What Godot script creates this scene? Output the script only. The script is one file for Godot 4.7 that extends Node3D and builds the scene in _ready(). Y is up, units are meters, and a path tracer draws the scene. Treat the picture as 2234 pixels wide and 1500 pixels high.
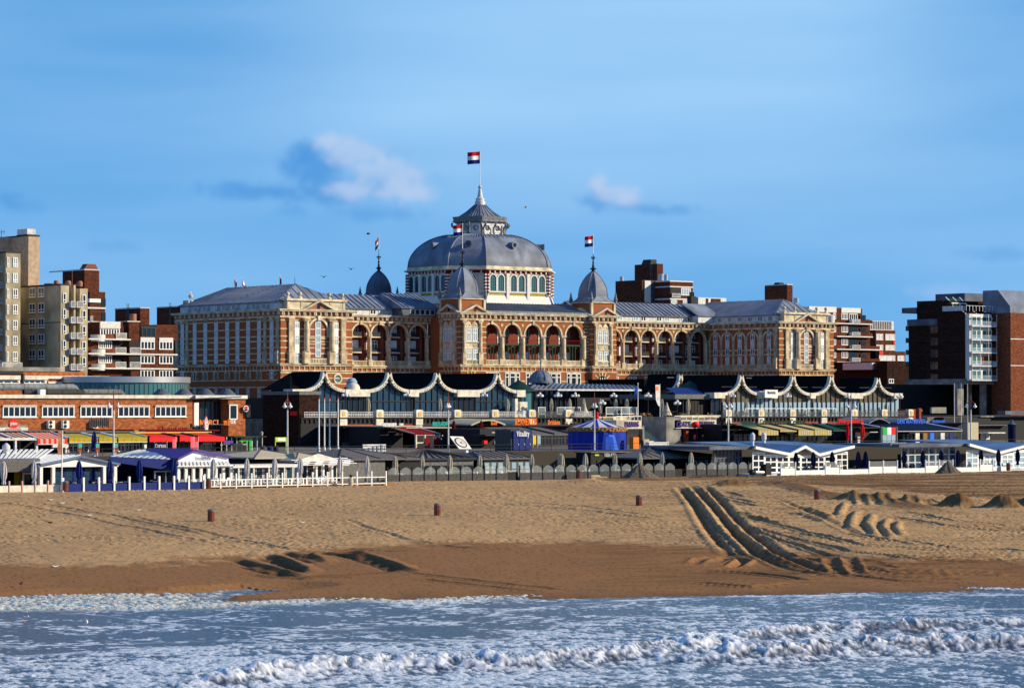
extends Node3D

# World axes: x runs along the seafront, -z inland, y up; metres above the sea.
const CAM_Y := 12.5
const YAW := 39.0
const PITCH := 1.2074
var org := {}
var used := {}
var M := {}
var tex := {}

class Fr:
	var o: Vector3
	var a: Vector3
	var n: Vector3
	func _init(o_: Vector3, a_: Vector3, n_: Vector3) -> void:
		o = o_; a = a_; n = n_
	func p(s: float, h: float, d: float) -> Vector3:
		return o + a * s + Vector3.UP * h + n * d

class Mb:
	var v := PackedVector3Array()
	var n := PackedVector3Array()
	var c := PackedColorArray()
	var colored := false
	var col := Color.WHITE
	func raw(a: Vector3, na: Vector3) -> void:
		v.append(a); n.append(na); c.append(col)
	func t3(a: Vector3, b: Vector3, d: Vector3, hint: Vector3) -> void:
		var m := (d - a).cross(b - a)
		if m.length_squared() < 1e-14: return
		m = m.normalized()
		if m.dot(hint) < 0.0:
			m = -m
			raw(a, m); raw(d, m); raw(b, m)
		else:
			raw(a, m); raw(b, m); raw(d, m)
	func q(a: Vector3, b: Vector3, d: Vector3, e: Vector3, hint: Vector3) -> void:
		t3(a, b, d, hint); t3(a, d, e, hint)
	# smooth quad with given normals
	func sq(a: Vector3, b: Vector3, d: Vector3, e: Vector3, na: Vector3, nb: Vector3, nd: Vector3, ne: Vector3) -> void:
		var m := (d - a).cross(b - a)
		if m.length_squared() < 1e-14: m = (e - a).cross(d - a)
		if m.dot(na + nd) < 0.0:
			raw(a, na); raw(d, nd); raw(b, nb); raw(a, na); raw(e, ne); raw(d, nd)
		else:
			raw(a, na); raw(b, nb); raw(d, nd); raw(a, na); raw(d, nd); raw(e, ne)
	func fb(f: Fr, s0: float, s1: float, h0: float, h1: float, d0: float, d1: float) -> void:
		var p := []
		for k in 8:
			p.append(f.p(s1 if k & 1 else s0, h1 if k & 2 else h0, d1 if k & 4 else d0))
		q(p[4], p[5], p[7], p[6], f.n); q(p[0], p[1], p[3], p[2], -f.n)
		q(p[0], p[2], p[6], p[4], -f.a); q(p[1], p[3], p[7], p[5], f.a)
		q(p[2], p[3], p[7], p[6], Vector3.UP); q(p[0], p[1], p[5], p[4], Vector3.DOWN)
	# box in street coordinates: along u, height h, inland v
	func vb(u0: float, u1: float, h0: float, h1: float, v0: float, v1: float) -> void:
		fb(Fr.new(Vector3.ZERO, Vector3.RIGHT, Vector3.BACK), u0, u1, h0, h1, -maxf(v0, v1), -minf(v0, v1))
	func cb(at: Vector3, size: Vector3) -> void:
		fb(Fr.new(at, Vector3.RIGHT, Vector3.BACK), -size.x / 2, size.x / 2, -size.y / 2, size.y / 2, -size.z / 2, size.z / 2)
	# polygon of (s, h) points given thickness from d0 to d1
	func prism(f: Fr, poly: PackedVector2Array, d0: float, d1: float) -> void:
		var ids := Geometry2D.triangulate_polygon(poly)
		for k in range(0, ids.size(), 3):
			var a := poly[ids[k]]; var b := poly[ids[k + 1]]; var e := poly[ids[k + 2]]
			t3(f.p(a.x, a.y, d1), f.p(b.x, b.y, d1), f.p(e.x, e.y, d1), f.n)
			t3(f.p(a.x, a.y, d0), f.p(b.x, b.y, d0), f.p(e.x, e.y, d0), -f.n)
		var turn := 1.0 if Geometry2D.is_polygon_clockwise(poly) else -1.0
		for k in poly.size():
			var a := poly[k]; var b := poly[(k + 1) % poly.size()]
			var e := b - a
			var out := (f.a * -e.y + Vector3.UP * e.x) * turn
			q(f.p(a.x, a.y, d0), f.p(b.x, b.y, d0), f.p(b.x, b.y, d1), f.p(a.x, a.y, d1), out)
	# strip of width w (outside the radius) round a half circle
	func arch(f: Fr, cx: float, ch: float, r: float, w: float, d0: float, d1: float, seg := 10, a0 := 0.0, a1 := PI) -> void:
		for k in seg:
			var t0 := a0 + (a1 - a0) * k / seg; var t1 := a0 + (a1 - a0) * (k + 1) / seg
			var p0 := Vector2(cos(t0), sin(t0)); var p1 := Vector2(cos(t1), sin(t1))
			var i0 := f.p(cx + p0.x * r, ch + p0.y * r, d1); var i1 := f.p(cx + p1.x * r, ch + p1.y * r, d1)
			var o0 := f.p(cx + p0.x * (r + w), ch + p0.y * (r + w), d1); var o1 := f.p(cx + p1.x * (r + w), ch + p1.y * (r + w), d1)
			var back := f.n * (d0 - d1)
			q(i0, o0, o1, i1, f.n)
			var mid := f.a * (p0.x + p1.x) + Vector3.UP * (p0.y + p1.y)
			q(o0, o1, o1 + back, o0 + back, mid); q(i0, i1, i1 + back, i0 + back, -mid)
	func lathe(at: Vector3, prof: Array, seg := 10, turn := 0.0) -> void:
		for k in prof.size() - 1:
			var r0: float = prof[k][0]; var y0: float = prof[k][1]; var r1: float = prof[k + 1][0]; var y1: float = prof[k + 1][1]
			for j in seg:
				var t0 := TAU * j / seg + turn; var t1 := TAU * (j + 1) / seg + turn
				var d0 := Vector3(cos(t0), 0, sin(t0)); var d1 := Vector3(cos(t1), 0, sin(t1))
				var sl := Vector3.UP * (r0 - r1) / maxf(absf(y1 - y0), 0.02) * signf(y1 - y0 + 1e-6)
				var n0 := (d0 * signf(y1 - y0 + 1e-6) + sl).normalized() if y1 != y0 else Vector3.UP * signf(r0 - r1)
				var n1 := (d1 * signf(y1 - y0 + 1e-6) + sl).normalized() if y1 != y0 else n0
				sq(at + d0 * r0 + Vector3.UP * y0, at + d1 * r0 + Vector3.UP * y0, at + d1 * r1 + Vector3.UP * y1, at + d0 * r1 + Vector3.UP * y1, n0, n1, n1, n0)
	func ball(at: Vector3, r: float, seg := 8, sy := 1.0) -> void:
		var pr := []
		for k in seg / 2 + 1:
			var t := PI * k / (seg / 2) - PI / 2
			pr.append([maxf(cos(t) * r, 0.0), sin(t) * r * sy])
		lathe(at, pr, seg)
	func tube(a: Vector3, b: Vector3, r0: float, r1: float, seg := 6, caps := false) -> void:
		var d := (b - a).normalized()
		var x := d.cross(Vector3.RIGHT if absf(d.x) < 0.8 else Vector3.UP).normalized(); var y := d.cross(x)
		for j in seg:
			var t0 := TAU * j / seg; var t1 := TAU * (j + 1) / seg
			var n0 := x * cos(t0) + y * sin(t0); var n1 := x * cos(t1) + y * sin(t1)
			sq(a + n0 * r0, a + n1 * r0, b + n1 * r1, b + n0 * r1, n0, n1, n1, n0)
			if caps:
				t3(a, a + n0 * r0, a + n1 * r0, -d); t3(b, b + n0 * r1, b + n1 * r1, d)
	func path(pts: Array, r: float, seg := 6) -> void:
		for k in pts.size() - 1: tube(pts[k], pts[k + 1], r, r, seg)
	# sloping sheet with thickness given by four top corners
	func sheet(a: Vector3, b: Vector3, d: Vector3, e: Vector3, th: float) -> void:
		var up := (b - a).cross(d - a).normalized()
		if up.y < 0: up = -up
		var k := -up * th
		q(a, b, d, e, up); q(a + k, b + k, d + k, e + k, -up)
		var mid := (a + b + d + e) / 4.0
		for w in [[a, b], [b, d], [d, e], [e, a]]:
			q(w[0], w[1], w[1] + k, w[0] + k, (w[0] + w[1]) / 2.0 - mid)

func W(u: float, h: float, v: float) -> Vector3:
	return Vector3(u, h, -v)

func front(v: float) -> Fr:            # faces the sea; s is u
	return Fr.new(Vector3(0, 0, -v), Vector3.RIGHT, Vector3.BACK)

func leftface(u: float) -> Fr:         # faces left; s is the distance inland
	return Fr.new(Vector3(u, 0, 0), Vector3.FORWARD, Vector3.LEFT)

func rightface(u: float) -> Fr:
	return Fr.new(Vector3(u, 0, 0), Vector3.FORWARD, Vector3.RIGHT)

func numbered(called: String) -> String:
	var k: int = used.get(called, 0)
	used[called] = k + 1
	return called if k == 0 else "%s_%03d" % [called, k]

func tag(o: Node3D, label: String, category: String, group := "", kind := "") -> Node3D:
	if label: o.set_meta("label", label)
	if category: o.set_meta("category", category)
	if group: o.set_meta("group", group)
	if kind: o.set_meta("kind", kind)
	return o

func thing(called: String, label: String, category: String, at := Vector3.ZERO, group := "", turn := 0.0) -> Node3D:
	var o := Node3D.new()
	o.name = numbered(called)
	add_child(o)
	o.position = at
	o.rotation.y = turn
	org[o] = at
	return tag(o, label, category, group)

func obj(called: String, mb: Mb, m: Material, parent: Node3D = null, label := "") -> MeshInstance3D:
	var o := MeshInstance3D.new()
	var base := Vector3.ZERO
	if parent == null:
		var bb := AABB(mb.v[0], Vector3.ZERO)
		for p in mb.v: bb = bb.expand(p)
		base = bb.position + Vector3(bb.size.x / 2, 0, bb.size.z / 2)
		o.position = base
	else:
		base = org.get(parent, Vector3.ZERO)
	org[o] = base
	var vv := mb.v
	if base != Vector3.ZERO:
		for k in vv.size(): vv[k] -= base
	var arr := []
	arr.resize(Mesh.ARRAY_MAX)
	arr[Mesh.ARRAY_VERTEX] = vv
	arr[Mesh.ARRAY_NORMAL] = mb.n
	if mb.colored: arr[Mesh.ARRAY_COLOR] = mb.c
	var am := ArrayMesh.new()
	am.add_surface_from_arrays(Mesh.PRIMITIVE_TRIANGLES, arr)
	o.mesh = am
	o.material_override = m
	if parent == null:
		o.name = numbered(called)
		add_child(o)
	else:
		o.name = called
		parent.add_child(o, true)
	if label: o.set_meta("label", label)
	return o

func struct(called: String, mb: Mb, m: Material) -> MeshInstance3D:
	var o := obj(called, mb, m)
	o.set_meta("kind", "structure")
	return o

func dup(o: Node3D, at: Vector3, label: String, turn := 0.0, group := "") -> Node3D:
	var base := String(o.name)
	if base.length() > 4 and base[base.length() - 4] == "_" and base.right(3).is_valid_int(): base = base.left(-4)
	var c: Node3D = o.duplicate()
	c.name = numbered(base)
	add_child(c)
	c.position = at
	c.rotation.y = turn
	c.set_meta("label", label)
	if group: c.set_meta("group", group)
	return c

func bx(called: String, m: Material, parent: Node3D, u0: float, u1: float, h0: float, h1: float, v0: float, v1: float, label := "") -> MeshInstance3D:
	var b := Mb.new()
	b.vb(u0, u1, h0, h1, v0, v1)
	return obj(called, b, m, parent, label)

# A window in the wall plane of frame f: a frame of bars standing 0.06 m proud and, as its child, the pane.
func window(parent: Node3D, f: Fr, s0: float, s1: float, h0: float, h1: float, nx: int, hbars: Array, fm: Material, gm: Material, bar := 0.12, d := 0.0, sill := 0.0) -> MeshInstance3D:
	var b := Mb.new()
	b.fb(f, s0, s1, h0, h0 + bar, d, d + 0.1); b.fb(f, s0, s1, h1 - bar, h1, d, d + 0.1)
	for k in nx + 1:
		var x := s0 + (s1 - s0 - bar) * k / nx
		b.fb(f, x, x + bar, h0 + bar, h1 - bar, d, d + 0.098)
	for t in hbars:
		b.fb(f, s0 + bar, s1 - bar, h0 + (h1 - h0) * t - bar / 2, h0 + (h1 - h0) * t + bar / 2, d, d + 0.095)
	if sill > 0.0: b.fb(f, s0 - 0.15, s1 + 0.15, h0 - sill, h0 - 0.002, d, d + 0.2)
	var w := obj("window", b, fm, parent)
	var g := Mb.new()
	g.fb(f, s0 + bar * 0.5, s1 - bar * 0.5, h0 + bar * 0.5, h1 - bar * 0.5, d - 0.02, d + 0.04)
	obj("pane", g, gm, w)
	return w

func mat(name_: String, r: float, g: float, b: float, rough := 0.8, grain := "", gs := 0.2, metal := 0.0) -> StandardMaterial3D:
	var m := StandardMaterial3D.new()
	m.albedo_color = Color(r, g, b).linear_to_srgb()
	m.roughness = rough
	m.metallic = metal
	m.resource_name = name_
	m.metallic_specular = 0.5 if rough < 0.5 else (0.3 if rough < 0.7 else 0.12)
	if grain:
		m.albedo_texture = tex[grain]
		m.uv1_triplanar = true
		m.uv1_world_triplanar = true
		m.uv1_scale = Vector3.ONE * gs
	M[name_] = m
	return m

func noise_tex(seed_: int, freq: float, lo: float, hi: float, size := 256, oct := 4, kind := FastNoiseLite.TYPE_SIMPLEX_SMOOTH) -> ImageTexture:
	var fn := FastNoiseLite.new()
	fn.seed = seed_
	fn.noise_type = kind
	fn.frequency = freq
	fn.fractal_octaves = oct
	var im := fn.get_seamless_image(size, size)
	im.convert(Image.FORMAT_RGB8)
	for y in size:
		for x in size:
			var k := lerpf(lo, hi, im.get_pixel(x, y).r)
			im.set_pixel(x, y, Color(k, k, k))
	return ImageTexture.create_from_image(im)

# Fine coursed masonry, for walls too far off to tell the bricks apart
func brick_tex(seed_: int, mortar: float) -> ImageTexture:
	var rng := RandomNumberGenerator.new()
	rng.seed = seed_
	var im := Image.create(256, 256, false, Image.FORMAT_RGB8)
	for row in 32:
		for colm in 17:
			var k := rng.randf_range(0.72, 1.0)
			var tint := Color(k, k * rng.randf_range(0.93, 1.0), k * rng.randf_range(0.88, 1.0))
			var x0 := colm * 16 - (8 if row % 2 else 0)
			im.fill_rect(Rect2i(x0, row * 8, 16, 8), tint)
			im.fill_rect(Rect2i(x0, row * 8, 1, 8), Color(mortar, mortar, mortar * 0.95))
		im.fill_rect(Rect2i(0, row * 8, 256, 1), Color(mortar, mortar, mortar * 0.95))
	return ImageTexture.create_from_image(im)

func text(parent: Node3D, called: String, words: String, at: Vector3, height: float, m: Material, font := "Droid Sans", bold := true, width := 0.0, depth := 0.12, turn := 0.0) -> MeshInstance3D:
	var tm := TextMesh.new()
	tm.text = words
	var sf := SystemFont.new()
	sf.font_names = PackedStringArray([font])
	sf.font_weight = 700 if bold else 400
	tm.font = sf
	tm.font_size = 32
	tm.pixel_size = height / 23.0
	tm.depth = depth
	tm.curve_step = 2.0
	tm.horizontal_alignment = HORIZONTAL_ALIGNMENT_CENTER
	tm.vertical_alignment = VERTICAL_ALIGNMENT_CENTER
	var o := MeshInstance3D.new()
	o.mesh = tm
	o.material_override = m
	var base: Vector3 = org.get(parent, Vector3.ZERO) if parent else Vector3.ZERO
	o.position = at - base
	o.rotation.y = turn
	org[o] = at
	if width > 0.0:
		var bb := tm.get_aabb()
		if bb.size.x > 0.01: o.scale.x = width / bb.size.x
	if parent:
		o.name = called
		parent.add_child(o, true)
	else:
		o.name = numbered(called)
		add_child(o)
	return o

func _ready() -> void:
	setup_view()
	materials()
	terrain()
	sea()
	hotel()
	hotel_dome()
	flags()
	left_blocks()
	right_blocks()
	terrace()
	pagodas()
	left_restaurant()
	promenade_shops()
	boulevard_things()
	beach_pavilions()
	fences()
	beach_things()

func setup_view() -> void:
	var cam := Camera3D.new()
	cam.name = "camera"
	cam.position = Vector3(0, CAM_Y, 0)
	cam.rotation_degrees = Vector3(PITCH, -YAW, 0)
	cam.fov = 13.163
	cam.near = 1.0
	cam.far = 6000.0
	add_child(cam)
	cam.current = true
	var env := Environment.new()
	env.background_mode = Environment.BG_SKY
	env.tonemap_mode = Environment.TONE_MAPPER_LINEAR
	env.tonemap_exposure = 1.3
	env.sdfgi_enabled = true
	env.ssao_enabled = true
	env.ssil_enabled = true
	var sky := Sky.new()
	var pm := PanoramaSkyMaterial.new()
	pm.panorama = ImageTexture.create_from_image(sky_image())
	sky.sky_material = pm
	env.sky = sky
	var we := WorldEnvironment.new()
	we.name = "world_environment"
	we.environment = env
	add_child(we)
	var sun := DirectionalLight3D.new()
	sun.name = "sun"
	sun.light_energy = 1.6
	sun.light_color = Color(1.0, 0.93, 0.80)
	sun.light_angular_distance = 0.5
	sun.shadow_enabled = true
	sun.look_at_from_position(Vector3.ZERO, Vector3(-0.697, -0.383, -0.606))
	add_child(sun)

# The afternoon sky: paler towards the horizon with thin veils, and two small clouds over the roofs. Angles in degrees.
func sky_image() -> Image:
	var w := 4096
	var h := 2048
	var zen := Color(0.028, 0.105, 0.34)
	var low := Color(0.092, 0.325, 0.645)
	var fn := FastNoiseLite.new()
	fn.seed = 11
	fn.fractal_octaves = 5
	fn.frequency = 1.0
	var small := Image.create(512, 256, false, Image.FORMAT_RGBF)
	for y in 256:
		var el := 90.0 - (y + 0.5) * 180.0 / 256.0
		for x in 512:
			small.set_pixel(x, y, sky_base((x + 0.5) * 360.0 / 512.0, el, fn, zen, low))
	small.resize(w, h, Image.INTERPOLATE_CUBIC)
	var x0 := int(24.0 / 360.0 * w)
	var x1 := int(54.0 / 360.0 * w)
	var y0 := int((90.0 - 16.0) / 180.0 * h)
	var y1 := int(90.0 / 180.0 * h)
	var f2 := FastNoiseLite.new()
	f2.seed = 5
	f2.frequency = 1.0
	f2.fractal_octaves = 6
	for y in range(y0, y1):
		var el := 90.0 - (y + 0.5) * 180.0 / h
		for x in range(x0, x1):
			var az := (x + 0.5) * 360.0 / w
			var c := sky_base(az, el, fn, zen, low)
			var wa := f2.get_noise_2d(az * 1.6, el * 2.6) * 0.75 + f2.get_noise_2d(az * 5.5 + 20.0, el * 8.0) * 0.55 + f2.get_noise_2d(az * 14.0, el * 18.0) * 0.22
			for pass_ in 2:
				for cl in CLOUDS:
					if cl[5] != pass_: continue
					var dx: float = (az - cl[0]) / cl[2]
					var dy: float = (el - cl[1]) / cl[3]
					if absf(dx) > 2.0 or absf(dy) > 2.0: continue
					var den := clampf((1.0 - sqrt(dx * dx + dy * dy) + wa * 0.6) * (1.3 if pass_ == 0 else 1.7), 0.0, 1.0)
					den = den * den * (3.0 - 2.0 * den) * float(cl[4])
					c = c.lerp(Color(0.052, 0.235, 0.555) if pass_ == 0 else Color(0.36, 0.47, 0.66), den * (0.85 if pass_ == 0 else 0.9))
			small.set_pixel(x, y, c)
	return small

# azimuth, elevation, half width, half height, strength, kind (0 shaded blue, 1 sunlit)
const CLOUDS := [
	[35.24, 4.55, 0.93, 0.55, 0.95, 0], [34.93, 4.91, 0.53, 0.30, 0.80, 0], [34.05, 4.13, 1.45, 0.23, 0.80, 0], [35.46, 4.04, 1.10, 0.25, 0.85, 0], [36.30, 4.29, 1.50, 0.30, 0.50, 0], [36.38, 3.71, 1.15, 0.19, 0.50, 0],
	[35.52, 5.07, 0.39, 0.25, 0.95, 1], [35.99, 4.86, 0.75, 0.35, 0.75, 1], [36.52, 4.57, 0.88, 0.33, 0.70, 1], [37.00, 4.38, 0.44, 0.19, 0.50, 1], [35.90, 4.15, 0.55, 0.26, 0.85, 1], [37.00, 4.13, 0.62, 0.30, 0.95, 1],
	[40.70, 3.97, 0.51, 0.30, 0.80, 0], [41.41, 3.83, 0.79, 0.18, 0.70, 0], [42.29, 3.77, 0.66, 0.11, 0.60, 0], [40.67, 4.34, 0.28, 0.21, 0.95, 1], [41.01, 4.08, 0.55, 0.25, 0.85, 1], [41.25, 3.96, 0.41, 0.18, 0.60, 1],
	[29.35, 3.94, 0.40, 0.18, 0.70, 0], [29.78, 3.78, 0.62, 0.21, 0.35, 0], [31.36, 3.06, 0.79, 0.14, 0.35, 0], [34.80, 3.74, 0.53, 0.14, 0.40, 0], [48.37, 2.88, 1.06, 0.19, 0.40, 0], [47.22, 2.18, 0.79, 0.18, 0.30, 1],
]

func sky_base(az: float, el: float, fn: FastNoiseLite, zen: Color, low: Color) -> Color:
	var t := clampf(el / 55.0, 0.0, 1.0)
	var c := low.lerp(zen, pow(t, 0.7))
	# thin high veil, streaked along the horizon
	var a := deg_to_rad(az)
	var vx := cos(a) * 9.0
	var vz := sin(a) * 9.0
	var streak := fn.get_noise_3d(vx * 0.35, el * 0.5 + vx * 0.15, vz * 0.35) * 0.55 + fn.get_noise_3d(vx * 1.1, el * 1.3 + vx * 0.3, vz * 1.1) * 0.25
	var broad := fn.get_noise_3d(vx * 0.11 + 40.0, el * 0.05, vz * 0.11)
	var here := exp(-pow((az - 41.0) / 6.5, 4.0))
	var veil := lerpf(0.45 + broad * 0.5, clampf((el - 1.2) / 4.6, 0.12, 1.0) * 0.95, here)
	veil = clampf(veil + streak * 0.42, 0.0, 1.0) * exp(-pow(maxf(el - 8.0, 0.0) / 22.0, 2.0))
	c = c.lerp(Color(0.262, 0.475, 0.725), veil)
	if el < 0.0: c = Color(0.14, 0.25, 0.38)
	return c

func materials() -> void:
	tex.grain = noise_tex(3, 0.03, 0.78, 1.0)
	tex.stain = noise_tex(8, 0.012, 0.66, 1.0, 256, 5)
	tex.fine = noise_tex(21, 0.12, 0.7, 1.0, 256, 3)
	tex.brick = brick_tex(4, 0.95)
	tex.darkbrick = brick_tex(9, 0.5)
	mat("brick", 0.43, 0.145, 0.06, 0.9, "fine", 0.45)
	mat("brick_frieze", 0.42, 0.20, 0.13, 0.9, "grain", 0.2)
	mat("brick_rose", 0.30, 0.11, 0.085, 0.9, "grain", 0.2)
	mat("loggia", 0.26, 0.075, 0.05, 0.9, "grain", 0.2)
	mat("stone", 0.80, 0.65, 0.43, 0.85, "stain", 0.12)
	mat("stone_pale", 0.84, 0.74, 0.54, 0.85, "stain", 0.1)
	mat("zinc", 0.25, 0.29, 0.38, 0.6, "stain", 0.06)
	mat("zinc_dark", 0.13, 0.16, 0.22, 0.6, "stain", 0.06)
	mat("zinc_seam", 0.06, 0.07, 0.10, 0.5)
	mat("lead", 0.27, 0.29, 0.32, 0.6, "stain", 0.3)
	mat("white", 0.80, 0.80, 0.78, 0.5)
	mat("white_wood", 0.82, 0.81, 0.78, 0.6, "grain", 0.3)
	mat("panel_white", 0.74, 0.74, 0.74, 0.6, "grain", 0.1)
	mat("curtain", 0.62, 0.68, 0.74, 0.5)
	mat("cream", 0.84, 0.79, 0.66, 0.6, "grain", 0.1)
	mat("glass", 0.012, 0.02, 0.032, 0.08)
	mat("glass_blue", 0.02, 0.055, 0.095, 0.08)
	mat("glass_teal", 0.05, 0.16, 0.18, 0.1)
	mat("glass_pale", 0.30, 0.42, 0.50, 0.15)
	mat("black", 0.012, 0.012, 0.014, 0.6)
	mat("iron", 0.02, 0.022, 0.026, 0.5)
	mat("slate", 0.008, 0.009, 0.011, 0.9, "grain", 0.3)
	mat("steel", 0.42, 0.43, 0.45, 0.35, "", 1.0, 0.7)
	mat("gray", 0.20, 0.20, 0.20, 0.8, "grain", 0.2)
	mat("gray_dark", 0.07, 0.068, 0.07, 0.8, "grain", 0.2)
	mat("gray_mid", 0.10, 0.097, 0.10, 0.75, "grain", 0.2)
	mat("paving", 0.26, 0.235, 0.21, 0.9, "stain", 0.15)
	mat("concrete", 0.36, 0.34, 0.31, 0.9, "stain", 0.1)
	mat("beige", 0.60, 0.51, 0.35, 0.9, "stain", 0.05)
	mat("beige_tile", 0.56, 0.42, 0.30, 0.85, "grain", 0.1)
	mat("brown_brick", 0.155, 0.058, 0.038, 0.9, "darkbrick", 0.11)
	mat("dark_brick", 0.05, 0.027, 0.022, 0.9, "darkbrick", 0.11)
	mat("red_brick", 0.24, 0.085, 0.05, 0.9, "brick", 0.11)
	mat("shop_brick", 0.44, 0.155, 0.065, 0.9, "brick", 0.11)
	mat("red_wall", 0.52, 0.085, 0.04, 0.8, "grain", 0.2)
	mat("red", 0.72, 0.012, 0.010, 0.6)
	mat("red_dark", 0.25, 0.012, 0.018, 0.7, "grain", 0.2)
	mat("yellow", 0.72, 0.44, 0.035, 0.6)
	mat("mustard", 0.52, 0.40, 0.045, 0.7, "grain", 0.2)
	mat("orange", 0.85, 0.20, 0.01, 0.5)
	mat("gold", 0.60, 0.36, 0.06, 0.4, "", 1.0, 0.3)
	mat("blue", 0.003, 0.022, 0.19, 0.6, "grain", 0.2)
	mat("blue_tarp", 0.006, 0.035, 0.42, 0.5, "grain", 0.3)
	mat("blue_bright", 0.01, 0.13, 0.72, 0.35)
	mat("blue_sky", 0.10, 0.28, 0.62, 0.5, "grain", 0.1)
	mat("navy", 0.008, 0.014, 0.055, 0.7, "grain", 0.2)
	mat("blue_roof", 0.11, 0.20, 0.40, 0.45, "stain", 0.05)
	mat("teal", 0.01, 0.42, 0.34, 0.5)
	mat("green", 0.01, 0.42, 0.05, 0.5)
	mat("green_dark", 0.012, 0.055, 0.035, 0.6, "grain", 0.2)
	mat("lime", 0.45, 0.60, 0.05, 0.6)
	mat("pink", 0.75, 0.10, 0.16, 0.6)
	mat("pink_pale", 0.70, 0.38, 0.36, 0.7)
	mat("purple", 0.09, 0.05, 0.26, 0.6)
	mat("canvas", 0.62, 0.54, 0.40, 0.85, "grain", 0.4)
	mat("canvas_white", 0.72, 0.70, 0.68, 0.85, "grain", 0.4)
	mat("canvas_gray", 0.17, 0.16, 0.165, 0.85, "grain", 0.3)
	mat("wood", 0.38, 0.20, 0.08, 0.8, "grain", 0.5)
	mat("sea_wall", 0.085, 0.075, 0.062, 0.95, "fine", 0.5)
	mat("gravel", 0.19, 0.16, 0.12, 1.0, "fine", 0.8)
	mat("flag_red", 0.45, 0.01, 0.02, 0.7)
	mat("flag_blue", 0.008, 0.02, 0.14, 0.7)
	mat("mint", 0.30, 0.48, 0.36, 0.6)
	mat("skin", 0.45, 0.27, 0.18, 0.7)
	var g := mat("clear", 0.75, 0.85, 0.88, 0.08)
	g.transparency = BaseMaterial3D.TRANSPARENCY_ALPHA
	g.albedo_color.a = 0.1
	var vc := mat("vertex", 1, 1, 1, 0.85)
	vc.vertex_color_use_as_albedo = true
	var globe := mat("globe", 0.85, 0.85, 0.83, 0.3)
	globe.backlight_enabled = true
	globe.backlight = Color(0.6, 0.6, 0.6)

# ---------------------------------------------------------------- beach and sea
# shore axes: s along the waterline, t inland from it (both in metres)
const SHORE_C := 0.91706
const SHORE_S := 0.39875
const BX0 := 0.045
const BX1 := 0.54
const BN := 820
const BT0 := 180.0
const BK := 0.006
const BC := 66.7
const BROWS := 285
var bh := PackedFloat32Array()
var bd := PackedFloat32Array()

func shore_to_world(s: float, h: float, t: float) -> Vector3:
	return Vector3(SHORE_C * s + SHORE_S * t, h, -(-SHORE_S * s + SHORE_C * t))

func row_t(i: float) -> float:
	return BT0 + (exp(BK * i) - 1.0) * BC

func t_row(t: float) -> float:
	return log(1.0 + (t - BT0) / BC) / BK

func prof(t: float) -> float:
	var k := [[100.0, -1.6], [150.0, -0.5], [178.0, -0.3], [183.6, -0.1], [186.5, 0.0], [195.0, 0.38], [215.0, 0.75], [245.0, 1.1], [300.0, 1.6], [366.0, 2.2], [900.0, 2.2]]
	for j in k.size() - 1:
		if t <= k[j + 1][0]:
			return lerpf(k[j][1], k[j + 1][1], maxf(0.0, (t - k[j][0]) / (k[j + 1][0] - k[j][0])))
	return 2.2

func line_at(pts: Array, s: float) -> float:
	if s <= pts[0]: return pts[1]
	var n := pts.size() / 2
	for k in n - 1:
		if s <= pts[2 * k + 2]:
			var f: float = (s - pts[2 * k]) / maxf(pts[2 * k + 2] - pts[2 * k], 0.01)
			f = f * f * (3.0 - 2.0 * f)
			return lerpf(pts[2 * k + 1], pts[2 * k + 3], f)
	return pts[2 * n - 1]

# presses a rut, or with a negative depth raises a ridge, along a line of (s, t) points
func stamp(pts: Array, w: float, depth: float, ridge := 0.0, dark := 0.0, taper := true, wob := 0.0) -> void:
	var near := {}
	var total := 0.0
	var n := pts.size() / 2
	for k in n - 1: total += Vector2(pts[2 * k + 2] - pts[2 * k], pts[2 * k + 3] - pts[2 * k + 1]).length()
	var rad := w * (2.4 if ridge > 0.0 else 1.0)
	var run := 0.0
	var dx := (BX1 - BX0) / BN
	for k in n - 1:
		var a := Vector2(pts[2 * k], pts[2 * k + 1])
		var b := Vector2(pts[2 * k + 2], pts[2 * k + 3])
		var ln := a.distance_to(b)
		var steps := maxi(1, int(ln / maxf(0.22, w * 0.3)))
		for j in steps:
			var p := a.lerp(b, float(j) / steps)
			if wob > 0.0: p.x += sin((run + ln * j / steps) * 1.7) * wob
			var along := (run + ln * j / steps) / maxf(total, 0.01)
			var r0 := maxi(0, int(t_row(maxf(p.y - rad, BT0)))); var r1 := mini(BROWS - 1, int(t_row(p.y + rad)) + 1)
			for r in range(r0, r1 + 1):
				var t := row_t(r)
				var c0 := maxi(0, int(((p.x - rad) / t - BX0) / dx)); var c1 := mini(BN, int(((p.x + rad) / t - BX0) / dx) + 1)
				for c in range(c0, c1 + 1):
					var d := Vector2((BX0 + c * dx) * t, t).distance_to(p)
					if d < rad:
						var id := r * (BN + 1) + c
						if not near.has(id) or near[id].x > d: near[id] = Vector2(d, along)
		run += ln
	for id in near:
		var d: float = near[id].x
		var al: float = near[id].y
		var e := clampf(minf(al, 1.0 - al) * 7.0, 0.0, 1.0) if taper else 1.0
		if d < w:
			var g := 1.0 - (d / w) * (d / w)
			bh[id] -= depth * g * e
			bd[id] = maxf(bd[id], dark * g * e)  # tints the sand darker: shade inside ruts, own colour on dumped sand
		elif ridge > 0.0:
			bh[id] += ridge * sin(PI * (d - w) / (rad - w)) * e

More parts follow.
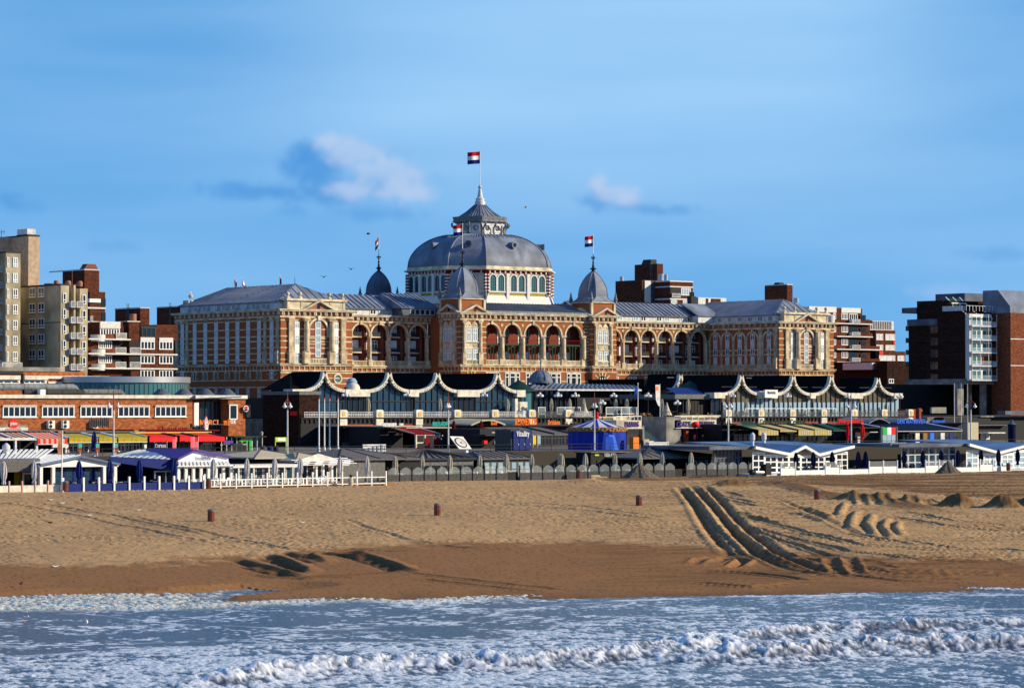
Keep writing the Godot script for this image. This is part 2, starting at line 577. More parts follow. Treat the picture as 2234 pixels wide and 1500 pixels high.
func mound(s0: float, t0: float, r: float, h: float, dark: float, sx := 1.0) -> void:
	var dx := (BX1 - BX0) / BN
	var fn := FastNoiseLite.new()
	fn.seed = int(s0 * 7.0)
	fn.frequency = 0.5
	for rr in range(maxi(0, int(t_row(t0 - r))), mini(BROWS - 1, int(t_row(t0 + r)) + 1)):
		var t := row_t(rr)
		for c in range(maxi(0, int(((s0 - r * sx) / t - BX0) / dx)), mini(BN, int(((s0 + r * sx) / t - BX0) / dx) + 1)):
			var s := (BX0 + c * dx) * t
			var d := Vector2((s - s0) / sx, t - t0).length() / r + fn.get_noise_2d(s * 0.5, t * 0.5) * 0.25
			if d < 1.0:
				var id := rr * (BN + 1) + c
				bh[id] += h * (0.5 + 0.5 * cos(PI * clampf(d, 0.0, 1.0))) * (1.0 + fn.get_noise_2d(s * 3.0, t * 3.0) * 0.1)
				bd[id] = maxf(bd[id], dark * minf(1.0, (1.0 - d) * 3.0))

func terrain() -> void:
	var w := BN + 1
	bh.resize(BROWS * w); bd.resize(BROWS * w)
	var dx := (BX1 - BX0) / BN
	var n1 := FastNoiseLite.new(); n1.seed = 1; n1.frequency = 1.9; n1.fractal_octaves = 2
	var n2 := FastNoiseLite.new(); n2.seed = 2; n2.frequency = 0.05; n2.fractal_octaves = 3
	var n3 := FastNoiseLite.new(); n3.seed = 9; n3.frequency = 0.35; n3.fractal_octaves = 2
	var wet := [15.41, 217.03, 22.01, 218.09, 31.67, 215.90, 40.19, 222.06, 48.35, 230.76, 61.44, 238.07, 73.31, 238.15, 78.92, 230.92, 82.17, 218.40, 90.61, 211.15, 103.40, 206.03]
	var soft := PackedFloat32Array(); soft.resize(BROWS * w)
	for i in BROWS:
		var t := row_t(i)
		var base := prof(t)
		for c in w:
			var s := (BX0 + c * dx) * t
			var tw := line_at(wet, s)
			var k := clampf((t - tw + n2.get_noise_2d(s * 2.0, t) * 4.0 + n3.get_noise_2d(s, t * 0.7) * 5.0) / 7.0, 0.0, 1.0)
			soft[i * w + c] = k
			var a := n1.get_noise_2d(s, t)
			bh[i * w + c] = base + n2.get_noise_2d(s, t) * 0.16 * clampf((t - 186.0) / 15.0, 0.0, 1.0) + (minf(a, 0.12) - 0.12) * (0.016 + 0.125 * k * clampf(0.55 + n2.get_noise_2d(s * 0.9 + 11.0, t * 0.9) * 1.6, 0.15, 1.0)) + n3.get_noise_2d(s, t) * 0.05 * k + k * 0.12 - clampf((t - 340.0) / 30.0, 0.0, 1.0) * 0.25
	# low runnel at the left, filled by the sea
	stamp([11.85, 190.68, 17.49, 190.29, 22.13, 190.62, 26.09, 191.90, 29.22, 193.07], 8.5, 0.75, 0.0, 0.0, false)
	stamp([28.31, 192.93, 32.57, 195.15, 37.12, 198.15, 40.07, 200.39], 4.0, 0.62)
	# trenches and low berms left by the machine beside the runnel, shade darkened into their colour
	for p in [[40.08, 224.34, 40.55, 216.52, 41.63, 207.37], [42.67, 227.82, 42.67, 220.39, 42.43, 208.54], [43.40, 228.84, 43.32, 221.92, 42.85, 210.27], [45.30, 232.05, 45.61, 227.16, 44.97, 219.32], [48.24, 232.01, 49.26, 228.13, 49.56, 224.52], [49.48, 231.74, 49.64, 221.63, 49.25, 210.80, 49.72, 207.04], [50.09, 232.84, 50.47, 223.74, 49.96, 212.07, 50.30, 207.37], [46.36, 228.18, 46.24, 224.11, 46.13, 220.16], [39.52, 218.36, 40.24, 211.27, 41.62, 206.48]]:
		stamp(p, 0.6, 0.2, 0.0, 0.9, true, 0.06)
		var side: Array = []
		for k in p.size() / 2:
			side.append(p[2 * k] + 0.9); side.append(p[2 * k + 1] + 0.4)
		stamp(side, 1.0, -0.16, 0.0, 0.0, true, 0.06)
	for p in [[40.20, 205.90, 45.28, 206.61, 51.21, 207.64], [41.12, 203.98, 42.85, 204.48, 45.54, 204.79], [38.47, 208.91, 40.05, 206.81, 42.36, 203.72]]: stamp(p, 0.7, -0.12, 0.0, 0.7, true, 0.3)
	# the haul road; ruts toned dark as wet dug sand and as painted shade
	for p in [[127.18, 376.24, 117.26, 344.46, 108.17, 314.60, 97.41, 280.78, 86.94, 247.45, 80.33, 224.88, 77.65, 212.26], [131.89, 384.91, 119.07, 344.08, 109.98, 314.21, 99.42, 280.34, 88.91, 247.00, 81.85, 222.69, 78.32, 205.31, 78.29, 195.38], [132.03, 379.82, 121.95, 348.07, 112.44, 317.52, 100.63, 280.07, 90.79, 248.16, 83.21, 221.16, 79.96, 203.10, 81.58, 194.14, 85.66, 191.61, 91.72, 189.73]]:
		stamp(p, 0.55, 0.34, 0.10, 0.95, true, 0.05)
	for p in [[129.41, 380.55, 115.77, 337.37, 103.64, 298.75, 89.99, 254.87, 81.12, 224.70, 77.32, 206.46], [132.67, 384.69, 117.38, 337.03, 105.17, 298.42, 91.37, 254.56, 82.84, 224.32, 79.32, 206.05, 79.71, 193.79]]:
		stamp(p, 0.28, 0.16, 0.06, 0.7, true, 0.05)
	# tyre tracks over the disturbed sand
	for p in [[102.12, 281.78, 97.29, 251.55, 93.90, 230.25, 97.41, 222.34, 106.24, 219.75], [95.91, 262.16, 90.99, 236.34, 89.35, 221.02, 91.22, 212.56, 99.50, 205.82], [97.28, 271.03, 89.57, 238.05, 86.33, 219.26, 86.76, 206.46, 96.13, 198.84], [83.55, 227.32, 83.13, 211.15, 84.92, 202.08, 94.16, 194.78],
			[121.25, 322.24, 109.51, 278.10, 99.74, 244.55, 98.92, 230.49, 108.49, 224.39], [118.57, 336.78, 114.60, 313.22, 116.28, 300.65, 123.24, 308.85], [114.88, 326.30, 111.75, 304.00, 113.48, 292.10, 120.65, 299.70], [94.62, 253.82, 95.84, 238.09, 102.83, 233.75, 108.61, 235.30],
			[123.06, 347.84, 119.88, 330.78, 122.20, 324.75], [116.70, 276.51, 113.58, 258.18, 115.03, 249.20, 120.69, 249.61], [122.54, 287.90, 118.92, 268.11, 120.26, 258.48, 125.31, 259.17], [76.02, 202.06, 81.53, 198.22, 86.99, 194.58, 93.58, 193.57], [79.32, 206.05, 84.20, 200.38, 90.01, 197.36, 94.92, 196.34], [100.86, 236.99, 100.32, 226.19, 103.67, 222.86, 103.60, 214.29]]:
		stamp(p, 0.34, 0.10, 0.06, 0.45, true, 0.05)
		var other: Array = []
		for k in p.size() / 2:
			other.append(p[2 * k] + 0.4); other.append(p[2 * k + 1] + 3.0)
		stamp(other, 0.34, 0.10, 0.06, 0.4, true, 0.05)
	for p in [[72.64, 211.29, 75.65, 218.09, 78.56, 220.99, 78.56, 216.28, 75.96, 210.61, 72.99, 207.35], [75.25, 213.75, 78.32, 219.26, 78.18, 215.22, 74.97, 208.86], [85.75, 217.01, 81.66, 205.57, 79.67, 199.50], [87.29, 216.66, 83.13, 205.27, 81.43, 200.04], [71.66, 207.62, 74.38, 203.32, 75.45, 195.11], [66.99, 196.02, 70.08, 191.58, 74.98, 193.89]]:
		stamp(p, 0.4, 0.12, 0.1, 0.3)
	# older wheel marks and the cross track to the left
	for p in [[31.60, 338.70, 36.76, 308.87, 38.71, 278.58, 40.79, 256.41, 43.22, 238.81], [36.54, 332.50, 40.16, 305.95, 42.04, 277.84, 43.75, 252.68], [38.71, 301.99, 42.66, 290.91, 44.26, 265.23, 46.11, 242.11, 48.44, 227.72], [83.21, 344.22, 89.58, 326.33, 93.08, 305.68, 93.83, 281.57], [81.26, 336.17, 87.25, 317.84, 90.79, 298.17, 91.39, 274.25], [49.06, 208.54, 52.97, 198.95, 57.26, 191.21], [48.92, 202.35, 52.70, 194.30, 54.96, 190.98], [62.30, 288.55, 58.73, 246.26, 61.36, 234.80, 68.33, 228.17, 72.96, 224.67], [41.84, 253.12, 47.09, 243.24, 51.91, 236.89, 55.55, 229.77]]:
		stamp(p, 0.35, 0.085, 0.06, 0.28, true, 0.1)
	# ridges left by the blade
	for p in [[118.29, 291.04, 109.99, 272.04, 103.77, 256.87], [117.42, 284.68, 107.94, 263.06, 100.60, 242.87], [114.94, 274.89, 106.76, 256.20, 100.81, 239.88], [113.00, 267.52, 106.60, 252.80, 103.40, 243.76], [124.93, 311.00, 118.35, 295.55, 111.60, 279.68]]:
		stamp(p, 0.5, -0.22, 0.0, 0.0, true, 0.05)
		var shade_side: Array = []
		for k in p.size() / 2:
			shade_side.append(p[2 * k] - 0.75); shade_side.append(p[2 * k + 1])
		stamp(shade_side, 0.4, 0.1, 0.0, 0.5)  # furrow darkened in colour for the shadow side of each ridge
	for k in 8:
		var q := [129.68, 320.44, 123.61, 303.84]
		stamp([q[0] + k * 1.25, q[1] - k * 0.3, q[2] + k * 1.25, q[3] - k * 0.6], 0.4, -0.16)
	for p in [[109.58, 288.56, 109.17, 282.28, 105.27, 267.36], [105.67, 291.59, 103.02, 281.58, 100.10, 268.52], [114.96, 298.59, 113.62, 289.85, 109.45, 276.11], [102.54, 277.64, 101.18, 270.16, 100.53, 264.72]]:
		stamp(p, 0.6, -0.22, 0.0, 0.45, true, 0.2)
	# dark sand dumped along the right
	for p in [[144.52, 381.41, 133.13, 342.66, 129.05, 320.57, 129.73, 309.97, 126.24, 289.30, 127.34, 282.50], [138.55, 393.53, 139.29, 388.02, 139.52, 377.75, 138.93, 364.14]]:
		stamp(p, 2.6, -0.32, 0.0, 0.95, true, 0.0)
	var heaps := [134.23, 374.29, 133.41, 299.31, 136.14, 293.99, 141.78, 297.50, 131.77, 307.01, 133.00, 311.83, 120.41, 393.26, 131.19, 314.81, 128.58, 318.00]
	mound(heaps[0], heaps[1], 4.2, 0.9, 0.8, 0.9)
	mound(heaps[2], heaps[3], 4.2, 1.5, 0.95, 0.6)
	mound(heaps[4], heaps[5], 4.2, 1.4, 0.95, 0.6)
	mound(heaps[6], heaps[7], 4.2, 1.4, 0.95, 0.6)
	mound(heaps[8], heaps[9], 3.0, 0.9, 0.8)
	mound(heaps[12], heaps[13], 6.0, 0.55, 0.05, 0.9)
	mound(heaps[14], heaps[15], 3.2, 0.8, 0.8)
	mound(heaps[16], heaps[17], 3.0, 0.7, 0.8)
	var dk := [145.29, 397.09, 134.80, 348.53, 126.75, 308.09, 122.82, 280.32, 127.20, 269.19, 132.14, 263.25]
	var dry := Color(0.66, 0.415, 0.20); var damp := Color(0.36, 0.185, 0.082); var dark := Color(0.17, 0.088, 0.036); var old := Color(0.44, 0.28, 0.15)
	var vv := PackedVector3Array(); var cc := PackedColorArray(); var idx := PackedInt32Array(); var nn := PackedVector3Array()
	# columns reach far beyond the picture on both sides
	var ext := [-2.2, -0.9, -0.3]
	var cols := w + 6
	vv.resize(BROWS * cols); cc.resize(BROWS * cols); nn.resize(BROWS * cols)
	for i in BROWS:
		var t := row_t(i)
		for c in cols:
			var cc0 := clampi(c - 3, 0, BN)
			var x := BX0 + cc0 * dx
			if c < 3: x = ext[c]
			elif c >= w + 3: x = [0.9, 1.6, 3.5][c - w - 3]
			var s := x * t
			var id := i * w + cc0
			vv[i * cols + c] = shore_to_world(s, bh[id] if (c >= 3 and c < w + 3) else prof(t) + 0.1, t)
			var g := n3.get_noise_2d(s * 0.7 + 40.0, t * 0.4)
			var col := damp.lerp(dry, soft[id])
			col = col.lerp(old, clampf(n2.get_noise_2d(s * 0.6 + 90.0, t * 0.25) * 0.9 + g * 0.3, 0.0, 0.45) * soft[id])
			var edge := line_at(dk, s)
			var din := clampf((t - edge) / 6.0, 0.0, 1.0) * clampf((s - 122.0) / 10.0, 0.0, 1.0)
			col = col.lerp(dark, din * clampf(0.62 + n2.get_noise_2d(s * 0.5, t * 3.0) * 0.9, 0.0, 0.9))
			# churned, damp streaks on the right
			var churn := clampf((s - t * 0.285 - 2.0) / 7.0, 0.0, 1.0) * clampf((t - 190.0) / 8.0, 0.0, 1.0)
			col = col.lerp(dark, churn * clampf(n1.get_noise_2d(s * 0.045, t * 0.5) * 1.3 + n2.get_noise_2d(s * 0.5, t * 2.0) * 0.6 + 0.16, 0.0, 0.75) * (1.0 - 0.5 * soft[id]))
			# dark rim where the dry sand begins
			col = col.lerp(dark, clampf(1.0 - absf(soft[id] - 0.3) / 0.3, 0.0, 1.0) * clampf(0.1 + g * 1.2, 0.0, 0.5))
			# dark specks of footprints, painted into the sand colour
			if n1.get_noise_2d(s * 1.6 + 300.0, t * 0.8) > 0.46: col = col.lerp(dark, 0.7)
			col = col.lerp(dark, bd[id] * 0.85)
			# saturated strip next to the water
			col = col.lerp(Color(0.13, 0.085, 0.06), clampf((192.0 - t + g * 3.0) / 10.0, 0.0, 0.75))
			cc[i * cols + c] = col * (1.0 + n1.get_noise_2d(s * 1.3, t) * 0.16)
	for i in BROWS:
		for c in cols:
			var a := vv[i * cols + maxi(c - 1, 0)]; var b := vv[i * cols + mini(c + 1, cols - 1)]
			var d := vv[maxi(i - 1, 0) * cols + c]; var e := vv[mini(i + 1, BROWS - 1) * cols + c]
			var nv := (b - a).cross(e - d).normalized()
			nn[i * cols + c] = nv if nv.y > 0.0 else -nv
	for i in BROWS - 1:
		for c in cols - 1:
			var a := i * cols + c
			idx.append_array([a, a + cols, a + 1, a + 1, a + cols, a + cols + 1])
	var sand := mat("sand", 1, 1, 1, 0.95, "fine", 1.1)
	sand.vertex_color_use_as_albedo = true
	grid_mesh("beach", vv, nn, cc, idx, sand, "structure", "", "")
	# firm ground under everything behind the beach
	var g := Mb.new()
	g.vb(-900, 1500, 0.4, 2.0, 352, 1200)
	struct("ground", g, M.paving)

func grid_mesh(called: String, vv: PackedVector3Array, nn: PackedVector3Array, cc: PackedColorArray, idx: PackedInt32Array, m: Material, kind: String, label: String, category: String) -> void:
	var arr := []
	arr.resize(Mesh.ARRAY_MAX)
	arr[Mesh.ARRAY_VERTEX] = vv; arr[Mesh.ARRAY_NORMAL] = nn; arr[Mesh.ARRAY_COLOR] = cc; arr[Mesh.ARRAY_INDEX] = idx
	var am := ArrayMesh.new()
	am.add_surface_from_arrays(Mesh.PRIMITIVE_TRIANGLES, arr)
	var o := MeshInstance3D.new()
	o.name = called
	o.mesh = am
	o.material_override = m
	add_child(o)
	tag(o, label, category, "", kind)

func sea() -> void:
	var nc := 760
	var nr := 330
	var x0 := 0.045
	var x1 := 0.54
	var swash := [10.12, 179.66, 18.20, 180.21, 22.40, 181.10, 28.12, 170.06, 34.36, 163.96, 39.96, 165.30, 43.64, 168.03, 45.47, 171.84, 49.46, 176.97, 53.63, 181.12, 59.77, 184.06, 66.60, 185.56, 88.03, 182.10]
	var second := [8.88, 157.57, 15.81, 156.56, 24.07, 157.39, 30.75, 158.78, 36.39, 161.29, 41.78, 161.90, 45.96, 162.53, 50.02, 162.51, 79.49, 164.44]
	var lace := [8.54, 151.55, 15.29, 151.38, 20.02, 152.39, 24.99, 154.02, 32.56, 155.36, 39.74, 154.01, 42.36, 155.23, 45.65, 160.47, 49.59, 165.62, 54.83, 168.85, 63.95, 169.99, 82.21, 170.06]
	var brk := [
		[21.02, 132.05, 22.57, 133.91, 29.11, 138.90, 33.89, 140.17, 38.29, 139.48, 42.25, 141.10, 46.53, 143.29, 52.33, 145.82, 0.55, 2.4],
		[47.94, 149.20, 50.62, 148.14, 53.55, 149.22, 57.22, 152.11, 60.95, 154.82, 64.05, 155.72, 0.5, 1.4],
		[47.26, 139.71, 52.82, 140.40, 57.29, 142.35, 61.59, 143.56, 69.25, 143.29, 0.6, 2.2],
		[64.28, 154.95, 66.93, 156.00, 70.15, 156.92, 76.61, 158.50, 0.35, 1.2]]
	var shorefoam := [10.62, 188.61, 24.22, 184.40, 29.88, 184.14, 36.19, 186.87, 41.07, 188.78, 44.61, 184.53, 48.21, 186.80, 51.80, 188.68, 57.24, 191.15, 61.97, 190.86, 68.75, 191.57, 75.33, 191.33, 81.58, 190.13, 89.79, 185.73]
	var pool_up := [11.33, 201.38, 20.53, 203.38, 25.13, 203.14, 28.56, 203.24, 33.28, 205.14, 37.52, 207.28, 41.78, 208.93]
	var na := FastNoiseLite.new(); na.seed = 31; na.frequency = 0.75; na.fractal_octaves = 3
	var nb := FastNoiseLite.new(); nb.seed = 32; nb.frequency = 0.12; nb.fractal_octaves = 3
	var nd := FastNoiseLite.new(); nd.seed = 33; nd.frequency = 2.4; nd.fractal_octaves = 2
	var vv := PackedVector3Array(); var cc := PackedColorArray(); var idx := PackedInt32Array(); var nn := PackedVector3Array()
	var cols := nc + 1
	vv.resize(nr * cols); cc.resize(nr * cols); nn.resize(nr * cols)
	var water := Color(0.026, 0.028, 0.052)
	var white := Color(0.78, 0.80, 0.84)
	var froth := Color(0.80, 0.72, 0.47)
	for i in nr:
		var t := 112.0 + 104.0 * i / (nr - 1)
		for c in cols:
			var s := (x0 + (x1 - x0) * c / nc) * t
			var a := na.get_noise_2d(s, t * 0.6)
			var big := nb.get_noise_2d(s, t)
			var fine := nd.get_noise_2d(s, t * 0.55)
			var h := 0.0
			var foam := 0.0
			var tl := line_at(lace, s) + big * 1.2
			var inlace := clampf((tl - t) / 0.8, 0.0, 1.0)
			var right := clampf((s - t * 0.27) / 14.0, 0.0, 1.0)
			h += a * 0.05 * (0.3 + inlace) + fine * 0.015
			# lace: foam with long dark holes, thinner to the right
			foam = inlace * smoothstep(-0.10, 0.16, a * 0.8 + fine * 0.5 + big * 0.45 + 0.16 - right * 0.30) * (0.78 + fine * 0.4)
			foam = maxf(foam, clampf(1.0 - absf(t - tl) / 0.7, 0.0, 1.0) * clampf(0.75 + fine + a * 0.6, 0.0, 1.0))
			for b in brk:
				var pts: Array = b
				var n := pts.size() - 2
				if s < pts[0] - 1.5 or s > pts[n - 2] + 6.0: continue
				var fade := clampf((s - pts[0] + 1.5) / 4.0, 0.0, 1.0) * clampf((pts[n - 2] + 6.0 - s) / 8.0, 0.0, 1.0)
				var dt := t - (line_at(pts.slice(0, n), s) + big * 0.9)
				var wv := exp(-pow(dt / (0.8 if dt > 0.0 else 2.2), 2.0)) * fade
				h += float(pts[n]) * wv * (1.15 + a * 0.35) + wv * nd.get_noise_2d(s * 3.2, t * 1.8) * 0.03
				foam = maxf(foam, clampf(exp(-pow((dt + 0.2) / (0.55 * float(pts[n + 1])), 2.0)) * 1.5 * fade * (0.5 + nd.get_noise_2d(s * 2.0, t) * 1.6 + fine * 0.8 + a * 0.7), 0.0, 1.0))
				foam = maxf(foam, clampf(exp(-pow((dt + 4.0) / (2.0 * float(pts[n + 1])), 2.0)) * fade * (0.35 + fine * 1.3 + a * 1.1), 0.0, 1.0))
			# thin lines of the swash
			var e1 := absf(t - line_at(swash, s) - a * 0.5)
			foam = maxf(foam, clampf(1.25 - e1 / 0.55, 0.0, 1.0) * clampf(0.65 + big * 1.6, 0.0, 1.0))
			var e2 := absf(t - line_at(second, s) - a * 0.9 - big * 1.5)
			foam = maxf(foam, clampf(1.1 - e2 / 0.5, 0.0, 1.0) * clampf(0.3 + big * 2.5, 0.0, 0.9))
			# drifting flecks between the lines
			if t > tl and t < 187.0:
				var fl := nd.get_noise_2d(s * 0.35 + 50.0, t * 0.45)
				foam = maxf(foam, clampf((fl + big * 0.9 - 0.34) * 6.0, 0.0, 0.9))
				foam = maxf(foam, clampf((fine - 0.42) * 3.0, 0.0, 0.5) * right)
			var col := water.lerp(white, foam)
			# froth at the edge of the water and in the runnel
			var ts := line_at(shorefoam, s)
			var yel := clampf(1.35 - absf(t - ts - 0.6 - a * 1.2) / (2.6 - right * 1.7), 0.0, 1.0) * clampf(0.8 + fine * 0.9 + a * 0.5, 0.0, 1.0)
			var tp := line_at(pool_up, s)
			var left := clampf((36.0 - s) / 6.0 + a, 0.0, 1.0)
			if t > ts + 1.0:
				var band := clampf(1.3 - absf(t - tp + 3.0 + big) / 3.2, 0.0, 1.0)
				yel = maxf(yel, maxf(band, left * clampf((tp + 2.0 - t) / 2.0, 0.0, 1.0)) * clampf(0.62 + fine * 0.9 + a * 0.6, 0.0, 1.0))
			h += yel * (0.09 + 0.05 * fine)
			col = col.lerp(froth.lerp(white, clampf(right + fine * 0.5 + 0.2, 0.0, 1.0)), yel)
			foam = maxf(foam, yel)
			h += foam * 0.02 + foam * nd.get_noise_2d(s * 2.2, t * 1.2) * 0.015
			# thick green-brown water in the standing waves
			cc[i * cols + c] = col.lerp(Color(0.16, 0.12, 0.05), clampf(h * 1.3 - 0.30, 0.0, 0.7) * (1.0 - foam))
			vv[i * cols + c] = shore_to_world(s, h, t)
	for i in nr:
		for c in cols:
			var a := vv[i * cols + maxi(c - 1, 0)]; var b := vv[i * cols + mini(c + 1, cols - 1)]
			var d := vv[maxi(i - 1, 0) * cols + c]; var e := vv[mini(i + 1, nr - 1) * cols + c]
			var nv := (b - a).cross(e - d).normalized()
			nn[i * cols + c] = nv if nv.y > 0.0 else -nv
	for i in nr - 1:
		for c in cols - 1:
			var a := i * cols + c
			idx.append_array([a, a + cols, a + 1, a + 1, a + cols, a + cols + 1])
	var sm := mat("sea_water", 1, 1, 1, 0.2)
	sm.vertex_color_use_as_albedo = true
	var rip := FastNoiseLite.new()
	rip.seed = 77
	rip.frequency = 0.05
	rip.fractal_octaves = 4
	var ri := rip.get_seamless_image(256, 256)
	ri.convert(Image.FORMAT_RGBA8)
	ri.bump_map_to_normal_map(6.0)
	sm.normal_enabled = true
	sm.normal_texture = ImageTexture.create_from_image(ri)
	sm.metallic_specular = 0.28
	sm.normal_scale = 0.6
	sm.uv1_triplanar = true
	sm.uv1_world_triplanar = true
	sm.uv1_scale = Vector3(0.32, 0.32, 0.2)
	grid_mesh("sea", vv, nn, cc, idx, sm, "structure", "", "")
	# the open sea round the worked strip
	var m2 := mat("open_sea", 0.040, 0.034, 0.046, 0.2)
	var fl := Mb.new()
	var up := Vector3.UP
	var far := -0.16
	fl.q(shore_to_world(-1500, far, 190), shore_to_world(1500, far, 190), shore_to_world(1500, far, -1500), shore_to_world(-1500, far, -1500), up)
	struct("open_sea", fl, m2)

# ---------------------------------------------------------------- the grand hotel
func bands(H: Node3D, f: Fr, s0: float, s1: float, hs: Array, d := 0.07, th := 0.32) -> void:
	for h in hs:
		var b := Mb.new()
		b.fb(f, s0, s1, h - th / 2, h + th / 2, -0.05, d)
		obj("stone_band", b, M.stone, H)

func entablature(H: Node3D, f: Fr, s0: float, s1: float, top: float, step := 1.0, end0 := 0.0, end1 := 0.0) -> void:
	var b := Mb.new()
	b.fb(f, s0 - end0, s1 + end1, top - 0.22, top, -0.4, 1.0)
	b.fb(f, s0 - end0 * 0.8, s1 + end1 * 0.8, top - 0.5, top - 0.222, -0.4, 0.8)
	obj("cornice", b, M.stone_pale, H)
	b = Mb.new()
	b.fb(f, s0, s1, top - 1.5, top - 0.502, -0.05, 0.12)
	obj("frieze", b, M.brick_frieze, H)
	b = Mb.new()
	b.fb(f, s0 - end0 * 0.3, s1 + end1 * 0.3, top - 1.95, top - 1.502, -0.05, 0.24)
	obj("architrave", b, M.stone, H)
	b = Mb.new()
	var n := maxi(2, int((s1 - s0) / (1.47 * step)))
	for k in n + 1:
		var s := s0 + 0.3 + (s1 - s0 - 0.6) * k / n
		for o in ([-0.22, 0.22] if k % 2 == 0 else [0.0]):
			b.fb(f, s + o - 0.1, s + o + 0.1, top - 1.3, top - 0.51, 0.1, 0.6)
	obj("brackets", b, M.stone_pale, H)

func ledge(H: Node3D, f: Fr, s0: float, s1: float, top: float, e0 := 0.0, e1 := 0.0) -> void:
	var b := Mb.new()
	b.fb(f, s0 - e0, s1 + e1, top - 0.25, top, -0.05, 0.55)
	b.fb(f, s0 - e0 * 0.6, s1 + e1 * 0.6, top - 0.62, top - 0.252, -0.05, 0.34)
	obj("ledge", b, M.stone, H)
	b = Mb.new()
	b.fb(f, s0, s1, top - 1.75, top - 1.45, -0.05, 0.14)
	for k in int((s1 - s0) / 1.45):
		var s := s0 + 0.7 + k * 1.45
		b.fb(f, s - 0.14, s + 0.14, top - 1.45, top - 0.62, -0.05, 0.16)
	obj("corbel_course", b, M.stone, H)

func pilaster(H: Node3D, f: Fr, s0: float, s1: float, h0: float, h1: float, d := 0.5, round_ := false) -> void:
	var b := Mb.new()
	var ped := h0 + (h1 - h0) * 0.25
	b.fb(f, s0 - 0.14, s1 + 0.14, h0, ped, -0.05, d + 0.25)
	b.fb(f, s0 - 0.2, s1 + 0.2, ped, ped + 0.2, -0.05, d + 0.32)
	if round_:
		var at := f.p((s0 + s1) / 2, 0, d - 0.15)
		b.lathe(at, [[(s1 - s0) * 0.56, ped + 0.2], [(s1 - s0) * 0.5, ped + 0.5], [(s1 - s0) * 0.43, h1 - 0.7]], 10)
	else:
		b.fb(f, s0, s1, ped + 0.2, h1 - 0.7, -0.05, d)
	b.fb(f, s0 - 0.05, s1 + 0.05, h1 - 0.7, h1 - 0.35, -0.05, d + 0.08)
	b.fb(f, s0 - 0.2, s1 + 0.2, h1 - 0.35, h1, -0.05, d + 0.25)
	obj("pilaster", b, M.stone, H)

func balustrade(H: Node3D, f: Fr, s0: float, s1: float, h0: float, ht: float, d0: float, d1: float, m: Material) -> void:
	var b := Mb.new()
	b.fb(f, s0, s1, h0 + ht - 0.22, h0 + ht, d0, d1)
	b.fb(f, s0, s1, h0, h0 + 0.16, d0, d1)
	var n := int((s1 - s0) / 0.42)
	for k in n:
		var s := s0 + (k + 0.5) * (s1 - s0) / n
		b.fb(f, s - 0.1, s + 0.1, h0 + 0.16, h0 + ht - 0.22, (d0 + d1) / 2 - 0.09, (d0 + d1) / 2 + 0.09)
	obj("balustrade", b, m, H)

# stacked windows with white panels between them
func window_stack(H: Node3D, f: Fr, s0: float, s1: float, rows: Array, panels: Array, pm: Material, gm: Material, d := 0.06) -> void:
	for r in rows: window(H, f, s0, s1, r[0], r[1], 2, [0.72] if r[1] - r[0] > 1.6 else [], M.white, gm, 0.16, d)
	for r in panels:
		var b := Mb.new()
		b.fb(f, s0, s1, r[0], r[1], -0.05, d + 0.1)
		b.fb(f, (s0 + s1) / 2 - 0.04, (s0 + s1) / 2 + 0.04, r[0] + 0.1, r[1] - 0.1, d, d + 0.13)
		obj("spandrel_panel", b, pm, H)

func arcade(H: Node3D, f: Fr, centers: Array, r: float, half: float, spring: float, h0: float, top: float, thick: float, brick: Material) -> void:
	var b := Mb.new()
	for c in centers:
		var poly := PackedVector2Array([Vector2(c - half, spring), Vector2(c - half, top), Vector2(c + half, top), Vector2(c + half, spring), Vector2(c + r, spring)])
		for k in range(1, 10): poly.append(Vector2(c + cos(PI * k / 10) * r, spring + sin(PI * k / 10) * r))
		poly.append(Vector2(c - r, spring))
		b.prism(f, poly, -thick, 0.0)
	obj("arcade_wall", b, brick, H)
	for c in centers:
		var a := Mb.new()
		a.arch(f, c, spring, r - 0.04, 0.46, -thick + 0.05, 0.16, 12)
		a.fb(f, c - 0.28, c + 0.28, spring + r - 0.1, spring + r + 0.95, 0.0, 0.42)
		obj("arch", a, M.stone, H)
	for k in centers.size() - 1:
		var s: float = (centers[k] + centers[k + 1]) / 2
		var sq := Mb.new()
		sq.fb(f, s - 0.32, s + 0.32, spring + r - 0.55, spring + r + 0.1, 0.0, 0.1)
		obj("stone_square", sq, M.stone, H)

func arcade_piers(H: Node3D, f: Fr, at: Array, hw: float, h0: float, spring: float, thick: float) -> void:
	for s in at:
		var b := Mb.new()
		b.fb(f, s - hw - 0.25, s + hw + 0.25, h0, h0 + 1.6, -thick, 0.4)
		b.fb(f, s - hw, s + hw, h0 + 1.6, spring - 0.4, -thick, 0.1)
		b.lathe(f.p(s, 0, 0.05), [[hw * 1.1, h0 + 1.6], [hw * 0.95, spring - 0.7]], 8)
		b.fb(f, s - hw - 0.22, s + hw + 0.22, spring - 0.42, spring, -thick - 0.02, 0.35)
		obj("arcade_column", b, M.stone, H)

func standing_seams(b: Mb, a0: Vector3, a1: Vector3, e0: Vector3, e1: Vector3, n: int, w := 0.13, hgt := 0.2) -> void:
	# ribs running from the eave line a0-a1 to the ridge line e0-e1
	var up := (a1 - a0).cross(e0 - a0).normalized()
	if up.y < 0: up = -up
	for k in n:
		var t := (k + 0.5) / n
		var p := a0.lerp(a1, t); var q := e0.lerp(e1, t)
		var d := (q - p).normalized()
		var side := d.cross(up).normalized() * w / 2
		b.q(p - side + up * hgt, p + side + up * hgt, q + side + up * hgt, q - side + up * hgt, up)
		b.q(p - side, p - side + up * hgt, q - side + up * hgt, q - side, -side)
		b.q(p + side, p + side + up * hgt, q + side + up * hgt, q + side, side)

